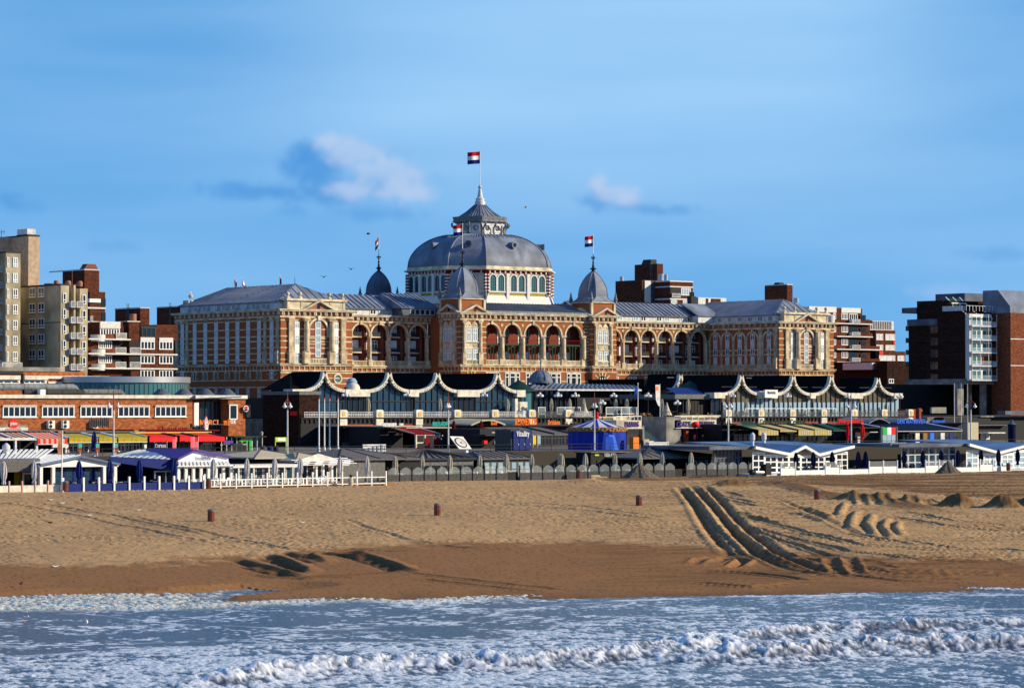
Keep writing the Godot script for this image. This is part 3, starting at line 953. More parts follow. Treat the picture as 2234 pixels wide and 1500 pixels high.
func wing(H: Node3D, u0: float, u1: float, left: bool) -> void:
	var V := 560.0
	var f := front(V)
	var side := "left" if left else "right"
	bx("wing_wall", M.brick, H, u0, u1, 5.0, 34.3, V, 604.0)
	var mir := func(u: float) -> float: return u if left else 949.0 - u
	bands(H, f, u0 - 0.06, u1 + 0.06, [32.25, 30.3, 28.6, 27.5, 26.0, 24.7, 23.3, 20.3, 19.1, 17.8])
	entablature(H, f, u0, u1, 34.8, 1.0, 1.0, 1.0)
	ledge(H, f, u0, u1, 22.4, 0.5, 0.5)
	for k in [[387.75, 389.0], [402.45, 403.7]]:
		pilaster(H, f, minf(mir.call(k[0]), mir.call(k[1])), maxf(mir.call(k[0]), mir.call(k[1])), 22.4, 32.85, 0.45)
	for k in [[391.75, 393.1], [398.85, 400.2]]:
		pilaster(H, f, minf(mir.call(k[0]), mir.call(k[1])), maxf(mir.call(k[0]), mir.call(k[1])), 22.4, 32.85, 0.8, true)
	for k in [[389.45, 390.75], [400.4, 401.7]]:
		window_stack(H, f, minf(mir.call(k[0]), mir.call(k[1])), maxf(mir.call(k[0]), mir.call(k[1])), [[22.5, 24.9], [26.6, 28.8], [30.4, 32.0]], [[24.92, 26.58], [28.82, 30.38]], M.white, M.glass_pale)
	# tall arched window between the columns
	var c: float = mir.call(396.0)
	var b := Mb.new()
	var poly := PackedVector2Array([Vector2(c - 2.5, 23.0), Vector2(c + 2.5, 23.0)])
	for k in 13: poly.append(Vector2(c + cos(PI * k / 12) * 2.5, 30.0 + sin(PI * k / 12) * 2.5))
	b.prism(f, poly, -0.05, 0.05)
	obj("arch_panel", b, M.brick_rose, H)
	b = Mb.new()
	b.arch(f, c, 30.0, 2.45, 0.5, -0.05, 0.42, 14)
	b.fb(f, c - 2.95, c - 2.45, 28.6, 30.0, -0.05, 0.42); b.fb(f, c + 2.45, c + 2.95, 28.6, 30.0, -0.05, 0.42)
	b.fb(f, c - 0.35, c + 0.35, 32.3, 33.4, -0.05, 0.7)
	obj("arch", b, M.stone_pale, H)
	for k in 5:
		window(H, f, c - 0.8, c + 0.8, 23.9 + k * 1.65, 25.5 + k * 1.65, 1, [], M.white_wood, M.glass_pale, 0.2, 0.06)
	bands(H, f, c - 2.4, c - 0.82, [28.2, 26.9], 0.12); bands(H, f, c + 0.82, c + 2.4, [28.2, 26.9], 0.12)
	balustrade(H, f, c - 2.6, c + 2.6, 22.42, 1.2, 0.3, 0.55, M.stone_pale)
	# radiating stones and round windows under the ledge
	b = Mb.new()
	for k in 7:
		var t := PI * (k + 0.5) / 7
		var ff := Fr.new(f.p(c, 18.6, 0), Vector3(cos(t), sin(t), 0), Vector3.BACK)
		var up2 := Vector3(-sin(t), cos(t), 0) * 0.14
		b.q(ff.p(1.5, 0, 0.1) - up2, ff.p(2.5, 0, 0.1) - up2, ff.p(2.5, 0, 0.1) + up2, ff.p(1.5, 0, 0.1) + up2, Vector3.BACK)
	b.arch(f, c, 18.6, 1.35, 0.3, -0.05, 0.14)
	obj("voussoirs", b, M.stone, H)
	for k in [390.3, 401.6]:
		var s: float = mir.call(k)
		b = Mb.new()
		b.arch(f, s, 19.0, 0.85, 0.4, -0.05, 0.2, 18, 0.0, TAU)
		var fr := obj("round_window", b, M.stone_pale, H)
		b = Mb.new()
		b.arch(f, s, 19.0, 0.0, 0.86, -0.05, 0.06, 18, 0.0, TAU)
		obj("pane", b, M.glass_teal, fr)
	# attic with a small pediment and ball finials
	bx("attic", M.stone_pale, H, minf(mir.call(387.6), mir.call(403.8)), maxf(mir.call(387.6), mir.call(403.8)), 34.8, 36.75, V + 0.2, V + 1.7)
	b = Mb.new()
	b.vb(minf(mir.call(387.2), mir.call(404.2)), maxf(mir.call(387.2), mir.call(404.2)), 36.75, 37.25, V - 0.3, V + 2.0)
	obj("attic_cornice", b, M.stone_pale, H)
	b = Mb.new()
	for k in [387.9, 391.6, 399.8, 403.5]:
		var s: float = mir.call(k)
		b.fb(f, s - 0.28, s + 0.28, 34.82, 36.75, -0.21, -0.1)
	obj("attic_strips", b, M.stone, H)
	b = Mb.new()
	b.prism(f, PackedVector2Array([Vector2(c - 3.9, 34.8), Vector2(c + 3.9, 34.8), Vector2(c, 36.7)]), -0.15, 0.3)
	obj("pediment", b, M.brick_frieze, H)
	b = Mb.new()
	for sg in [-1.0, 1.0]:
		b.prism(f, PackedVector2Array([Vector2(c, 36.55), Vector2(c, 37.05), Vector2(c + sg * 4.6, 34.8), Vector2(c + sg * 3.9, 34.8)]), -0.14, 0.95)
	obj("pediment_moulding", b, M.stone_pale, H)
	b = Mb.new()
	b.arch(f, c, 35.45, 0.0, 0.5, 0.2, 0.36, 14, 0, TAU)
	obj("medallion", b, M.glass, H)
	for k in [388.0, 391.4, 399.6, 403.3]:
		b = Mb.new()
		var p := W(mir.call(k), 37.25, V + 0.6)
		b.lathe(p, [[0.62, 0], [0.55, 0.35], [0.26, 0.55], [0.26, 0.65]], 8)
		b.ball(p + Vector3.UP * 1.1, 0.5, 10)
		obj("ball_finial", b, M.stone_pale, H)
	# roof storey and hipped zinc roof
	bx("roof_storey", M.panel_white, H, u0 + 0.7, u1 - 0.7, 34.7, 36.6, 562.0, 603.3)
	var e := [W(u0 + 0.2, 36.6, 561.6), W(u1 - 0.2, 36.6, 561.6), W(u1 - 0.2, 36.6, 603.6), W(u0 + 0.2, 36.6, 603.6)]
	var um := (u0 + u1) / 2
	var r0 := W(um, 40.95, 568.5)
	var r1 := W(um, 40.95, 597.6)
	b = Mb.new()
	b.t3(e[0], e[1], r0, Vector3(0, 1, 1)); b.q(e[0], r0, r1, e[3], Vector3(-1, 1, 0)); b.q(e[1], e[2], r1, r0, Vector3(1, 1, 0)); b.t3(e[2], e[3], r1, Vector3(0, 1, -1))
	for k in 4: b.q(e[k], e[(k + 1) % 4], e[(k + 1) % 4] - Vector3.UP * 0.25, e[k] - Vector3.UP * 0.25, (e[k] + e[(k + 1) % 4]) / 2 - W(um, 36, 582))
	b.q(e[0] - Vector3.UP * 0.25, e[1] - Vector3.UP * 0.25, e[2] - Vector3.UP * 0.25, e[3] - Vector3.UP * 0.25, Vector3.DOWN)
	var roof := obj("roof", b, M.zinc, H)
	b = Mb.new()
	for k in 9:
		var t := (k + 0.5) / 9
		var q := r0.lerp(e[0], 1.0 - t * 2.0) if t < 0.5 else r0.lerp(e[1], t * 2.0 - 1.0)
		var p: Vector3 = e[0].lerp(e[1], t)
		standing_seams(b, p - Vector3.RIGHT * 0.01, p + Vector3.RIGHT * 0.01, q - Vector3.RIGHT * 0.01, q + Vector3.RIGHT * 0.01, 1, 0.14, 0.14)
	standing_seams(b, e[0], e[3], r0, r1, 34, 0.1, 0.07); standing_seams(b, e[1], e[2], r0, r1, 26)
	obj("standing_seams", b, M.zinc, roof)

func side_wing_left(H: Node3D, u: float) -> void:
	var f := leftface(u)
	bands(H, f, 560, 604.06, [32.25, 30.3, 28.6, 27.5, 26.0, 24.7, 23.3], 0.075)
	bands(H, f, 560, 604.06, [18.6, 17.0, 12.5], 0.075, 0.3)
	entablature(H, f, 560, 604, 34.8, 1.4, 0.0, 1.0)
	ledge(H, f, 560, 604, 22.4, 0.0, 0.5)
	for s in [561.0, 566.0, 598.8, 603.2]: pilaster(H, f, s - 0.45, s + 0.45, 22.4, 32.85, 0.4)
	for k in 9:
		var s: float = [563.5, 568.6, 573.1, 577.5, 581.8, 586.5, 591.1, 595.7, 601.1][k]
		window_stack(H, f, s - 0.72, s + 0.72, [[22.6, 24.4], [26.4, 28.4], [30.55, 32.1]], [[24.42, 26.38], [28.42, 30.53]], M.panel_white, M.glass_pale)
		var b := Mb.new()
		if k == 0 or k == 8:
			b.prism(f, PackedVector2Array([Vector2(s - 1.3, 32.2), Vector2(s + 1.3, 32.2), Vector2(s, 33.2)]), -0.05, 0.4)
		else:
			b.arch(f, s, 32.1, 0.66, 0.26, -0.05, 0.16, 8)
			b.fb(f, s - 0.12, s + 0.12, 32.8, 33.3, -0.05, 0.25)
		obj("window_head", b, M.stone, H)
		if k > 0 and k < 8:
			for o in [-0.75, 0.75]: window(H, f, s + o - 0.45, s + o + 0.45, 18.9, 20.9, 1, [0.75], M.stone, M.glass, 0.16, 0.06)
		else:
			window(H, f, s - 0.7, s + 0.7, 18.9, 21.0, 2, [0.6], M.white, M.glass_blue, 0.16, 0.06)
			b = Mb.new()
			for j in 5:
				var t := PI * (j + 0.5) / 5
				var dr := f.a * cos(t) + Vector3.UP * sin(t)
				var up2 := (f.a * -sin(t) + Vector3.UP * cos(t)) * 0.13
				var o2 := f.p(s, 19.4, 0.1)
				b.q(o2 + dr * 1.3 - up2, o2 + dr * 2.2 - up2, o2 + dr * 2.2 + up2, o2 + dr * 1.3 + up2, f.n)
			obj("voussoirs", b, M.stone, H)
		window(H, f, s - 0.6, s + 0.6, 12.9, 16.8, 2, [0.5, 0.78], M.panel_white, M.glass, 0.18, 0.06)
	for k in 10:
		var s := 563.8 + k * 4.1
		window(H, Fr.new(Vector3(u + 0.7, 0, 0), f.a, f.n), s - 0.9, s + 0.9, 34.95, 36.3, 3, [], M.white, M.glass_blue if k % 3 else M.glass_pale, 0.14, 0.0)
	var p := Mb.new()
	for k in 9:
		var s := 565.9 + k * 4.1
		p.t3(W(u + 0.68, 34.9, s), W(u + 0.68, 36.3, s), W(u - 0.5, 34.9, s), Vector3.FORWARD)
		p.fb(f, s - 0.06, s + 0.06, 34.8, 36.5, -0.7, -0.55)
	obj("balcony_screens", p, M.panel_white, H)

func side_wing_inner(H: Node3D, u: float) -> void:
	var f := leftface(u)
	entablature(H, f, 560, 587, 34.8, 1.4)
	ledge(H, f, 560, 587, 22.4)
	bands(H, f, 560, 587, [27.4, 26.1, 18.6], 0.06)
	for s in [561.0, 566.6]: pilaster(H, f, s - 0.5, s + 0.5, 22.4, 32.85, 0.55)
	for s in [563.7, 569.9, 574.8, 579.6, 584.3]:
		var b := Mb.new()
		b.arch(f, s, 30.0, 2.0, 0.42, -0.05, 0.3, 12)
		b.fb(f, s - 2.42, s - 2.0, 22.6, 30.0, -0.05, 0.3); b.fb(f, s + 2.0, s + 2.42, 22.6, 30.0, -0.05, 0.3)
		b.fb(f, s - 0.25, s + 0.25, 32.0, 33.0, -0.05, 0.45)
		obj("arch", b, M.stone, H)
		window_stack(H, f, s - 0.75, s + 0.75, [[22.6, 24.3], [26.2, 28.3], [30.0, 31.8]], [[24.32, 25.8], [28.32, 29.98]], M.panel_white, M.glass_blue)
		balustrade(H, f, s - 2.0, s + 2.0, 22.42, 1.2, 0.3, 0.5, M.stone)
		window(H, f, s - 0.7, s + 0.7, 18.9, 21.0, 2, [0.7], M.panel_white, M.glass, 0.16, 0.06)
	for k in 6:
		window(H, Fr.new(Vector3(u + 0.7, 0, 0), f.a, f.n), 563.0 + k * 3.9, 564.8 + k * 3.9, 34.95, 36.3, 3, [], M.white, M.glass_blue, 0.14, 0.0)

func recess(H: Node3D, left: bool) -> void:
	var u0 := 405.75 if left else 499.7
	var u1 := 449.2 if left else 543.2
	var f := front(587)
	var centers := [410.15, 416.03, 421.91, 427.8, 433.6, 439.5, 445.4] if left else [503.5, 509.5, 515.7, 521.6, 527.5, 533.4, 539.3]
	bx("recess_wall", M.brick, H, u0 - 0.5, u1 + 0.5, 10.4, 22.0, 587.0, 600.0)
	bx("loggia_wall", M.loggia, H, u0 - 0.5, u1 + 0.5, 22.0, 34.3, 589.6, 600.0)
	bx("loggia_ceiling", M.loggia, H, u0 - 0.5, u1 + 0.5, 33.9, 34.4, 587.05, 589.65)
	arcade(H, f, centers, 2.5, 2.95, 30.1, 22.4, 34.0, 0.6, M.brick)
	var piers := []
	for c in centers: piers.append(c - 2.95)
	piers.append(centers[6] + 2.95)
	arcade_piers(H, f, piers, 0.36, 22.4, 30.1, 0.6)
	entablature(H, f, u0, u1, 34.9, 1.0)
	ledge(H, f, u0, u1, 22.5)
	var fb2 := front(589.6)
	var k := 0
	for c in centers:
		balustrade(H, f, c - 2.35, c + 2.35, 22.5, 1.25, -0.1, 0.2, M.stone)
		var part := Mb.new()
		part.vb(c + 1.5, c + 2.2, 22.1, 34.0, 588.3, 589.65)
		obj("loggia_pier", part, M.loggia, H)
		for lv in 3:
			var h0: float = [22.6, 25.9, 29.7][lv]
			var pm: Material = M.curtain if (k + lv) % 3 < (2 if left else 1) else M.glass_blue
			window(H, fb2, c - 2.2, c + 1.2, h0, h0 + [2.3, 2.9, 2.6][lv], 4, [0.72], M.white, pm, 0.15, 0.02)
			if lv > 0:
				var s := Mb.new()
				s.vb(c - 2.3, c + 0.95, h0 - 0.3, h0, 587.75, 589.6)
				var bal := obj("balcony", s, M.stone_pale, H)
				s = Mb.new()
				s.vb(c - 2.3, c + 0.95, h0 + 1.0, h0 + 1.1, 587.75, 587.83)
				s.vb(c - 2.3, c + 0.95, h0 + 0.1, h0 + 0.85, 587.78, 587.8)
				for j in 8: s.vb(c - 2.3 + j * 0.455, c - 2.22 + j * 0.455, h0, h0 + 1.0, 587.76, 587.82)
				obj("railing", s, M.iron, bal)
		k += 1
	for c in centers:
		for o in [-1.35, 0.35]: window(H, f, c + o, c + o + 1.25, 18.6, 20.4, 1, [0.7], M.white, M.glass_blue if left else M.glass, 0.16, 0.05)
	bands(H, f, u0, u1, [18.0, 16.6], 0.07)
	# roof storey and roof
	var fs := front(588.4)
	bx("roof_storey", M.panel_white, H, u0 - 0.5, u1 + 0.5, 34.85, 36.55, 588.4, 600.0)
	var n := 15
	for j in n:
		var s := u0 + 1.0 + j * (u1 - u0 - 2.0) / n
		if j % 3 == 2: continue
		window(H, fs, s, s + 1.9, 35.05, 36.4, 2, [], M.white, M.black if j % 2 else M.glass_pale, 0.2, 0.0)
	var b := Mb.new()
	var e0 := W(u0 - 0.5, 36.6, 587.7); var e1 := W(u1 + 0.5, 36.6, 587.7)
	var g0 := W(u0 - 0.5, 40.1, 594.5); var g1 := W(u1 + 0.5, 40.1, 594.5)
	b.sheet(e0, e1, g1, g0, 0.28)
	b.sheet(g0, g1, W(u1 + 0.5, 36.6, 601.3), W(u0 - 0.5, 36.6, 601.3), 0.28)
	var roof := obj("roof", b, M.zinc, H)
	b = Mb.new()
	standing_seams(b, e0, e1, g0, g1, 28, 0.16, 0.2)
	obj("standing_seams", b, M.zinc, roof)
	if left:
		b = Mb.new()
		b.vb(438.5, 449.4, 34.9, 36.7, 584.4, 590.0)
		obj("roof_storey", b, M.zinc_dark, H)
		for j in 5: window(H, front(584.4), 441.0 + j * 1.55, 442.4 + j * 1.55, 35.1, 36.5, 1, [], M.panel_white, M.glass, 0.12, 0.0)
		b = Mb.new()
		b.sheet(W(438.0, 36.9, 583.9), W(449.6, 36.9, 583.9), W(449.6, 40.6, 592.5), W(438.0, 40.6, 592.5), 0.3)
		b.sheet(W(438.0, 40.6, 592.5), W(449.6, 40.6, 592.5), W(449.6, 36.9, 600), W(438.0, 36.9, 600), 0.3)
		b.t3(W(438.02, 36.7, 584.2), W(438.02, 40.4, 592.5), W(438.02, 36.7, 592.5), Vector3.LEFT)
		b.t3(W(438.02, 36.7, 592.5), W(438.02, 40.4, 592.5), W(438.02, 36.7, 600), Vector3.LEFT)
		roof = obj("roof", b, M.zinc, H)
		b = Mb.new()
		standing_seams(b, W(438.4, 36.9, 583.9), W(449.6, 36.9, 583.9), W(438.4, 40.6, 592.5), W(449.6, 40.6, 592.5), 9, 0.16, 0.2)
		obj("standing_seams", b, M.zinc, roof)
	else:
		b = Mb.new()
		b.vb(538.0, 546.0, 34.9, 36.7, 585.5, 592.0)
		obj("roof_storey", b, M.panel_white, H)
		b = Mb.new()
		b.sheet(W(537.8, 36.7, 585.2), W(546.0, 36.7, 585.2), W(546.0, 40.2, 592.0), W(537.8, 40.2, 592.0), 0.3)
		obj("roof", b, M.zinc, H)
		b = Mb.new()
		b.vb(545.6, 547.4, 38.0, 42.4, 596.5, 598.2)
		for j in 3: b.tube(W(545.9 + j * 0.6, 42.4, 597.3), W(545.9 + j * 0.6, 43.6, 597.3), 0.25, 0.22, 6, true)
		obj("chimney", b, M.gray_dark, H)

func tower(H: Node3D, u0: float) -> void:
	var u1 := u0 + 8.0
	var f := front(574.7)
	var l := leftface(u0)
	bx("tower_wall", M.brick, H, u0, u1, 10.4, 35.2, 574.7, 588.0)
	bands(H, f, u0 - 0.04, u1 + 0.04, [32.2, 30.9, 29.6, 28.3, 27.0, 25.7, 24.4, 18.4], 0.06, 0.24)
	bands(H, l, 574.7, 583.2, [32.2, 30.9, 29.6, 28.3, 27.0, 25.7, 24.4, 18.4], 0.06, 0.24)
	entablature(H, f, u0, u1, 35.7, 1.0, 0.9, 0.9)
	entablature(H, l, 574.7, 583.2, 35.7, 1.0)
	ledge(H, f, u0, u1, 22.9, 0.5, 0.5)
	ledge(H, l, 574.7, 583.2, 22.9)
	for ff in [[f, u0], [l, 574.7]]:
		var fr: Fr = ff[0]
		var s0: float = ff[1]
		if fr == f:
			pilaster(H, fr, s0 + 0.35, s0 + 1.15, 22.9, 33.75, 0.5, true)
			pilaster(H, fr, s0 + 5.35, s0 + 6.4, 22.9, 33.75, 0.5, true)
		else:
			pilaster(H, fr, s0 + 1.6, s0 + 2.5, 22.9, 33.75, 0.5)
			pilaster(H, fr, s0 + 6.9, s0 + 7.8, 22.9, 33.75, 0.5)
		var c := s0 + (3.25 if fr == f else 4.7)
		var b := Mb.new()
		b.fb(fr, c - 2.05, c + 2.05, 22.9, 32.0, -0.05, 0.25)
		for o in [-1.0, 1.0]:
			b.prism(fr, PackedVector2Array([Vector2(c + o - 0.98, 32.0), Vector2(c + o - 0.94, 32.6), Vector2(c + o - 0.6, 33.25), Vector2(c + o, 33.65), Vector2(c + o + 0.6, 33.25), Vector2(c + o + 0.94, 32.6), Vector2(c + o + 0.98, 32.0)]), -0.05, 0.22)
			b.arch(fr, c + o, 32.3, 0.45, 0.18, 0.2, 0.32, 8)
		b.fb(fr, c - 2.15, c + 2.15, 28.2, 28.5, 0.2, 0.5); b.fb(fr, c - 2.15, c + 2.15, 26.7, 26.95, 0.2, 0.45); b.fb(fr, c - 2.1, c + 2.1, 31.85, 32.05, 0.2, 0.4)
		for o in [-1.0, 1.0]: b.arch(fr, c + o, 27.75, 0.45, 0.12, 0.22, 0.34, 8, PI, TAU)
		obj("window_bay", b, M.stone_pale, H)
		for o in [-1.0, 1.0]:
			window(H, fr, c + o - 0.75, c + o + 0.75, 24.1, 26.6, 2, [0.66], M.white, M.glass_pale, 0.16, 0.26)
			window(H, fr, c + o - 0.75, c + o + 0.75, 28.55, 31.75, 2, [0.66], M.white, M.glass_pale, 0.16, 0.26)
		balustrade(H, fr, c - 2.0, c + 2.0, 22.92, 1.15, 0.3, 0.55, M.stone_pale)
		# arched window with radiating stones under the ledge
		b = Mb.new()
		for k in 7:
			var t := PI * (k + 0.5) / 7
			var dr := fr.a * cos(t) + Vector3.UP * sin(t)
			var up2 := (fr.a * -sin(t) + Vector3.UP * cos(t)) * 0.16
			var o2 := fr.p(c, 18.6, 0.12)
			b.q(o2 + dr * 1.75 - up2, o2 + dr * 3.1 - up2, o2 + dr * 3.1 + up2, o2 + dr * 1.75 + up2, fr.n)
		obj("voussoirs", b, M.stone, H)
		b = Mb.new()
		b.arch(fr, c, 18.6, 0.0, 1.7, -0.05, 0.05, 12)
		b.fb(fr, c - 1.7, c + 1.7, 17.2, 18.6, -0.05, 0.05)
		var w := obj("window", b, M.glass, H)
		b = Mb.new()
		for o in [-0.75, 0.0, 0.75]: b.fb(fr, c + o - 0.09, c + o + 0.09, 17.2, 19.9, 0.04, 0.16)
		b.fb(fr, c - 1.7, c + 1.7, 17.1, 17.3, 0.04, 0.17)
		obj("frame", b, M.white, w)
		# pediment over the cornice
		b = Mb.new()
		var pc := s0 + (4.2 if fr == f else 4.3)
		b.prism(fr, PackedVector2Array([Vector2(pc - 3.4, 35.7), Vector2(pc + 3.4, 35.7), Vector2(pc, 37.3)]), -0.1, 0.35)
		obj("pediment", b, M.brick_frieze, H)
		b = Mb.new()
		for sg in [-1.0, 1.0]:
			b.prism(fr, PackedVector2Array([Vector2(pc, 37.2), Vector2(pc, 37.75), Vector2(pc + sg * 4.3, 35.7), Vector2(pc + sg * 3.5, 35.7)]), -0.9, 0.9)
		obj("pediment_moulding", b, M.stone_pale, H)
		b = Mb.new()
		b.arch(fr, pc, 36.3, 0.0, 0.42, 0.3, 0.4, 12, 0, TAU)
		obj("medallion", b, M.black, H)
	# brick base, bell shaped cupola, finial and obelisks
	bx("cupola_base", M.brick, H, u0 + 0.2, u1 - 0.2, 35.7, 38.9, 575.3, 582.9)
	var b := Mb.new()
	b.vb(u0 - 0.15, u1 + 0.15, 38.9, 39.2, 574.95, 583.25)
	for cx in [u0 + 0.2, u1 - 0.2]:
		for cv in [575.3, 582.9]: b.vb(cx - 0.3, cx + 0.3, 35.7, 38.9, cv - 0.3, cv + 0.3)
	obj("corner_stones", b, M.stone_pale, H)
	cupola(H, W((u0 + u1) / 2, 39.2, 579.1), 1.0, false)

func cupola(H: Node3D, c: Vector3, k: float, dark: bool) -> void:
	var prof := [[4.2, 0.0], [3.75, 0.35], [3.45, 0.9], [3.35, 1.35], [3.32, 2.0], [3.2, 3.0], [2.95, 4.0], [2.5, 5.1], [1.9, 6.2], [1.2, 7.1], [0.55, 7.75]]
	var b := Mb.new()
	var ribs := Mb.new()
	for j in prof.size() - 1:
		var rings := []
		for q in 2:
			var r: float = prof[j + q][0] * k
			var y: float = prof[j + q][1] * k
			var ch := r * (0.42 if j + q > 2 else 0.05 + 0.15 * (j + q))
			rings.append([c + Vector3(-r + ch, y, r), c + Vector3(r - ch, y, r), c + Vector3(r, y, r - ch), c + Vector3(r, y, -r + ch), c + Vector3(r - ch, y, -r), c + Vector3(-r + ch, y, -r), c + Vector3(-r, y, -r + ch), c + Vector3(-r, y, r - ch)])
		for m in 8:
			var a: Vector3 = rings[0][m]; var d: Vector3 = rings[0][(m + 1) % 8]; var e: Vector3 = rings[1][(m + 1) % 8]; var g: Vector3 = rings[1][m]
			b.q(a, d, e, g, (a + e) / 2 - c - Vector3.UP * 2)
			ribs.tube(a, g, 0.11 * k, 0.11 * k, 5)
	obj("cupola", b, M.zinc_dark if dark else M.zinc, H)
	obj("cupola_ribs", ribs, M.zinc_dark if dark else M.zinc, H)
	b = Mb.new()
	var t := c + Vector3.UP * 7.7 * k
	b.lathe(t, [[0.55 * k, 0], [0.6 * k, 0.15], [0.45 * k, 0.35], [0.4 * k, 0.6], [0.85 * k, 0.8], [0.85 * k, 0.95], [0.35 * k, 1.2], [0.3 * k, 1.7], [0.16 * k, 2.4], [0.1 * k, 4.6]], 8)
	b.ball(t + Vector3.UP * 2.5, 0.28, 8)
	for a in 4:
		var dr := Vector3(cos(a * PI / 2 + 0.4), 0, sin(a * PI / 2 + 0.4))
		b.path([t + Vector3.UP * 3.2, t + Vector3.UP * 3.35 + dr * 0.3, t + Vector3.UP * 3.7 + dr * 0.42], 0.07, 5)
		b.ball(t + Vector3.UP * 3.8 + dr * 0.42, 0.2, 6)
	obj("finial", b, M.iron, H)
	for cx in [-4.05, 4.05]:
		for cz in [-4.05, 4.05]:
			b = Mb.new()
			b.lathe(c + Vector3(cx * k, -0.1, cz * k), [[0.45, 0], [0.45, 0.5], [0.62, 0.7], [0.4, 1.1], [0.16, 2.3], [0.0, 2.9]], 6)
			obj("obelisk", b, M.lead if not dark else M.zinc_dark, H)

func hotel() -> void:
	var H := thing("grand_hotel", "grand seaside hotel of orange brick and cream stone with a great grey dome", "hotel", W(474.5, 10.4, 580))
	wing(H, 385.7, 405.75, true)
	side_wing_left(H, 385.7)
	wing(H, 543.2, 563.3, false)
	side_wing_inner(H, 543.2)
	recess(H, true)
	recess(H, false)
	# central block between the two towers
	var f := front(576.0)
	var centers := [459.85, 466.5, 473.15, 479.8, 486.45]
	bx("central_wall", M.brick, H, 457.0, 492.0, 10.4, 22.4, 576.0, 586.0)
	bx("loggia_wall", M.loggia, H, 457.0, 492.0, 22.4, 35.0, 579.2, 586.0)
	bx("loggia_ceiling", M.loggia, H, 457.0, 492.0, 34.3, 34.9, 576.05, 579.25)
	arcade(H, f, centers, 2.6, 3.325, 30.4, 22.9, 34.4, 0.7, M.brick)
	var piers := []
	for c in centers: piers.append(c - 3.325)
	piers.append(489.775)
	arcade_piers(H, f, piers, 0.6, 22.9, 30.4, 0.7)
	var st := Mb.new()
	for k in 14: st.fb(f, 489.9, 491.7, 23.2 + k * 0.8, 23.5 + k * 0.8, -0.5, 0.04)
	obj("stone_courses", st, M.stone, H)
	bx("brick_pier", M.brick, H, 489.9, 491.8, 22.4, 34.4, 576.0, 577.0)
	entablature(H, f, 457.2, 491.7, 35.7, 1.1)
	ledge(H, f, 457.2, 491.7, 22.9)
	var f2 := front(579.2)
	for c in centers:
		balustrade(H, f, c - 2.6, c + 2.6, 22.9, 1.25, -0.1, 0.2, M.stone_pale)
		var b := Mb.new()
		b.vb(c - 2.6, c + 2.6, 27.75, 28.15, 576.05, 579.2)
		var gal := obj("gallery_floor", b, M.green_dark, H)
		b = Mb.new()
		for o in [-0.9, 0.0, 0.9]:
			b.vb(c + o - 0.08, c + o + 0.08, 22.9, 27.75, 576.3, 576.46)
		for k in 4: b.arch(f, c - 1.8 + k * 1.2, 27.2, 0.5, 0.1, -0.4, -0.3, 8)
		obj("gallery_posts", b, M.green_dark, gal)
		b = Mb.new()
		b.vb(c - 2.6, c + 2.6, 29.15, 29.25, 576.1, 576.2)
		for k in 14: b.vb(c - 2.6 + k * 0.39, c - 2.56 + k * 0.39, 28.15, 29.15, 576.13, 576.17)
		obj("gallery_rail", b, M.red_dark, gal)
		for o in [-2.35, -0.95]:
			window(H, f2, c + o, c + o + 1.3, 28.3, 32.3, 2, [0.6], M.panel_white, M.curtain, 0.12, 0.05)
		window(H, f2, c + 0.45, c + 1.2, 30.0, 32.0, 1, [], M.panel_white, M.glass, 0.12, 0.05)
		for o in [-2.4, -1.1, 0.2]:
			window(H, f2, c + o, c + o + 1.15, 23.0, 26.2, 2, [0.62], M.white, M.glass_pale, 0.17, 0.05)
			var a := Mb.new()
			a.arch(f2, c + o + 0.575, 26.3, 0.0, 0.56, -0.05, 0.1, 8)
			obj("door_head", a, M.brick_rose, H)
	# ground floor windows between brick piers
	for c in centers:
		var b := Mb.new()
		b.fb(f, c - 2.5, c + 2.5, 17.0, 21.2, -0.05, 0.08)
		obj("window_surround", b, M.stone_pale, H)
		for o in [-2.3, -0.85, 1.15]:
			var wdt := 1.1 if absf(o + 0.85) > 0.1 else 1.7
			window(H, f, c + o, c + o + wdt, 17.3, 20.9, 1, [0.72], M.white, M.glass, 0.16, 0.1)
	bands(H, f, 457.2, 491.7, [18.9], 0.06)
	tower(H, 449.2)
	tower(H, 491.7)
	# lean-to roof behind the central cornice
	var b := Mb.new()
	b.vb(457.2, 491.7, 35.65, 36.3, 575.6, 576.3)
	obj("parapet", b, M.lead, H)
	b = Mb.new()
	b.sheet(W(457.2, 36.25, 576.2), W(491.7, 36.25, 576.2), W(491.7, 38.7, 584.3), W(457.2, 38.7, 584.3), 0.3)
	var roof := obj("roof", b, M.zinc, H)
	b = Mb.new()
	standing_seams(b, W(457.2, 36.25, 576.2), W(491.7, 36.25, 576.2), W(457.2, 38.7, 584.3), W(491.7, 38.7, 584.3), 34, 0.16, 0.22)
	obj("standing_seams", b, M.zinc, roof)
	# rear towers behind the roofs
	bx("rear_tower", M.brick, H, 449.8, 456.4, 20.0, 40.6, 610.5, 617.1)
	cupola(H, W(453.1, 40.6, 613.8), 0.84, true)

func octa(c: Vector3, k: float, h: float) -> Array:
	var a := 16.9 * k; var bb := 15.15 * k; var ch := 6.9 * k
	return [c + Vector3(-a + ch, h, bb), c + Vector3(a - ch, h, bb), c + Vector3(a, h, bb - ch), c + Vector3(a, h, -bb + ch), c + Vector3(a - ch, h, -bb), c + Vector3(-a + ch, h, -bb), c + Vector3(-a, h, -bb + ch), c + Vector3(-a, h, bb - ch)]

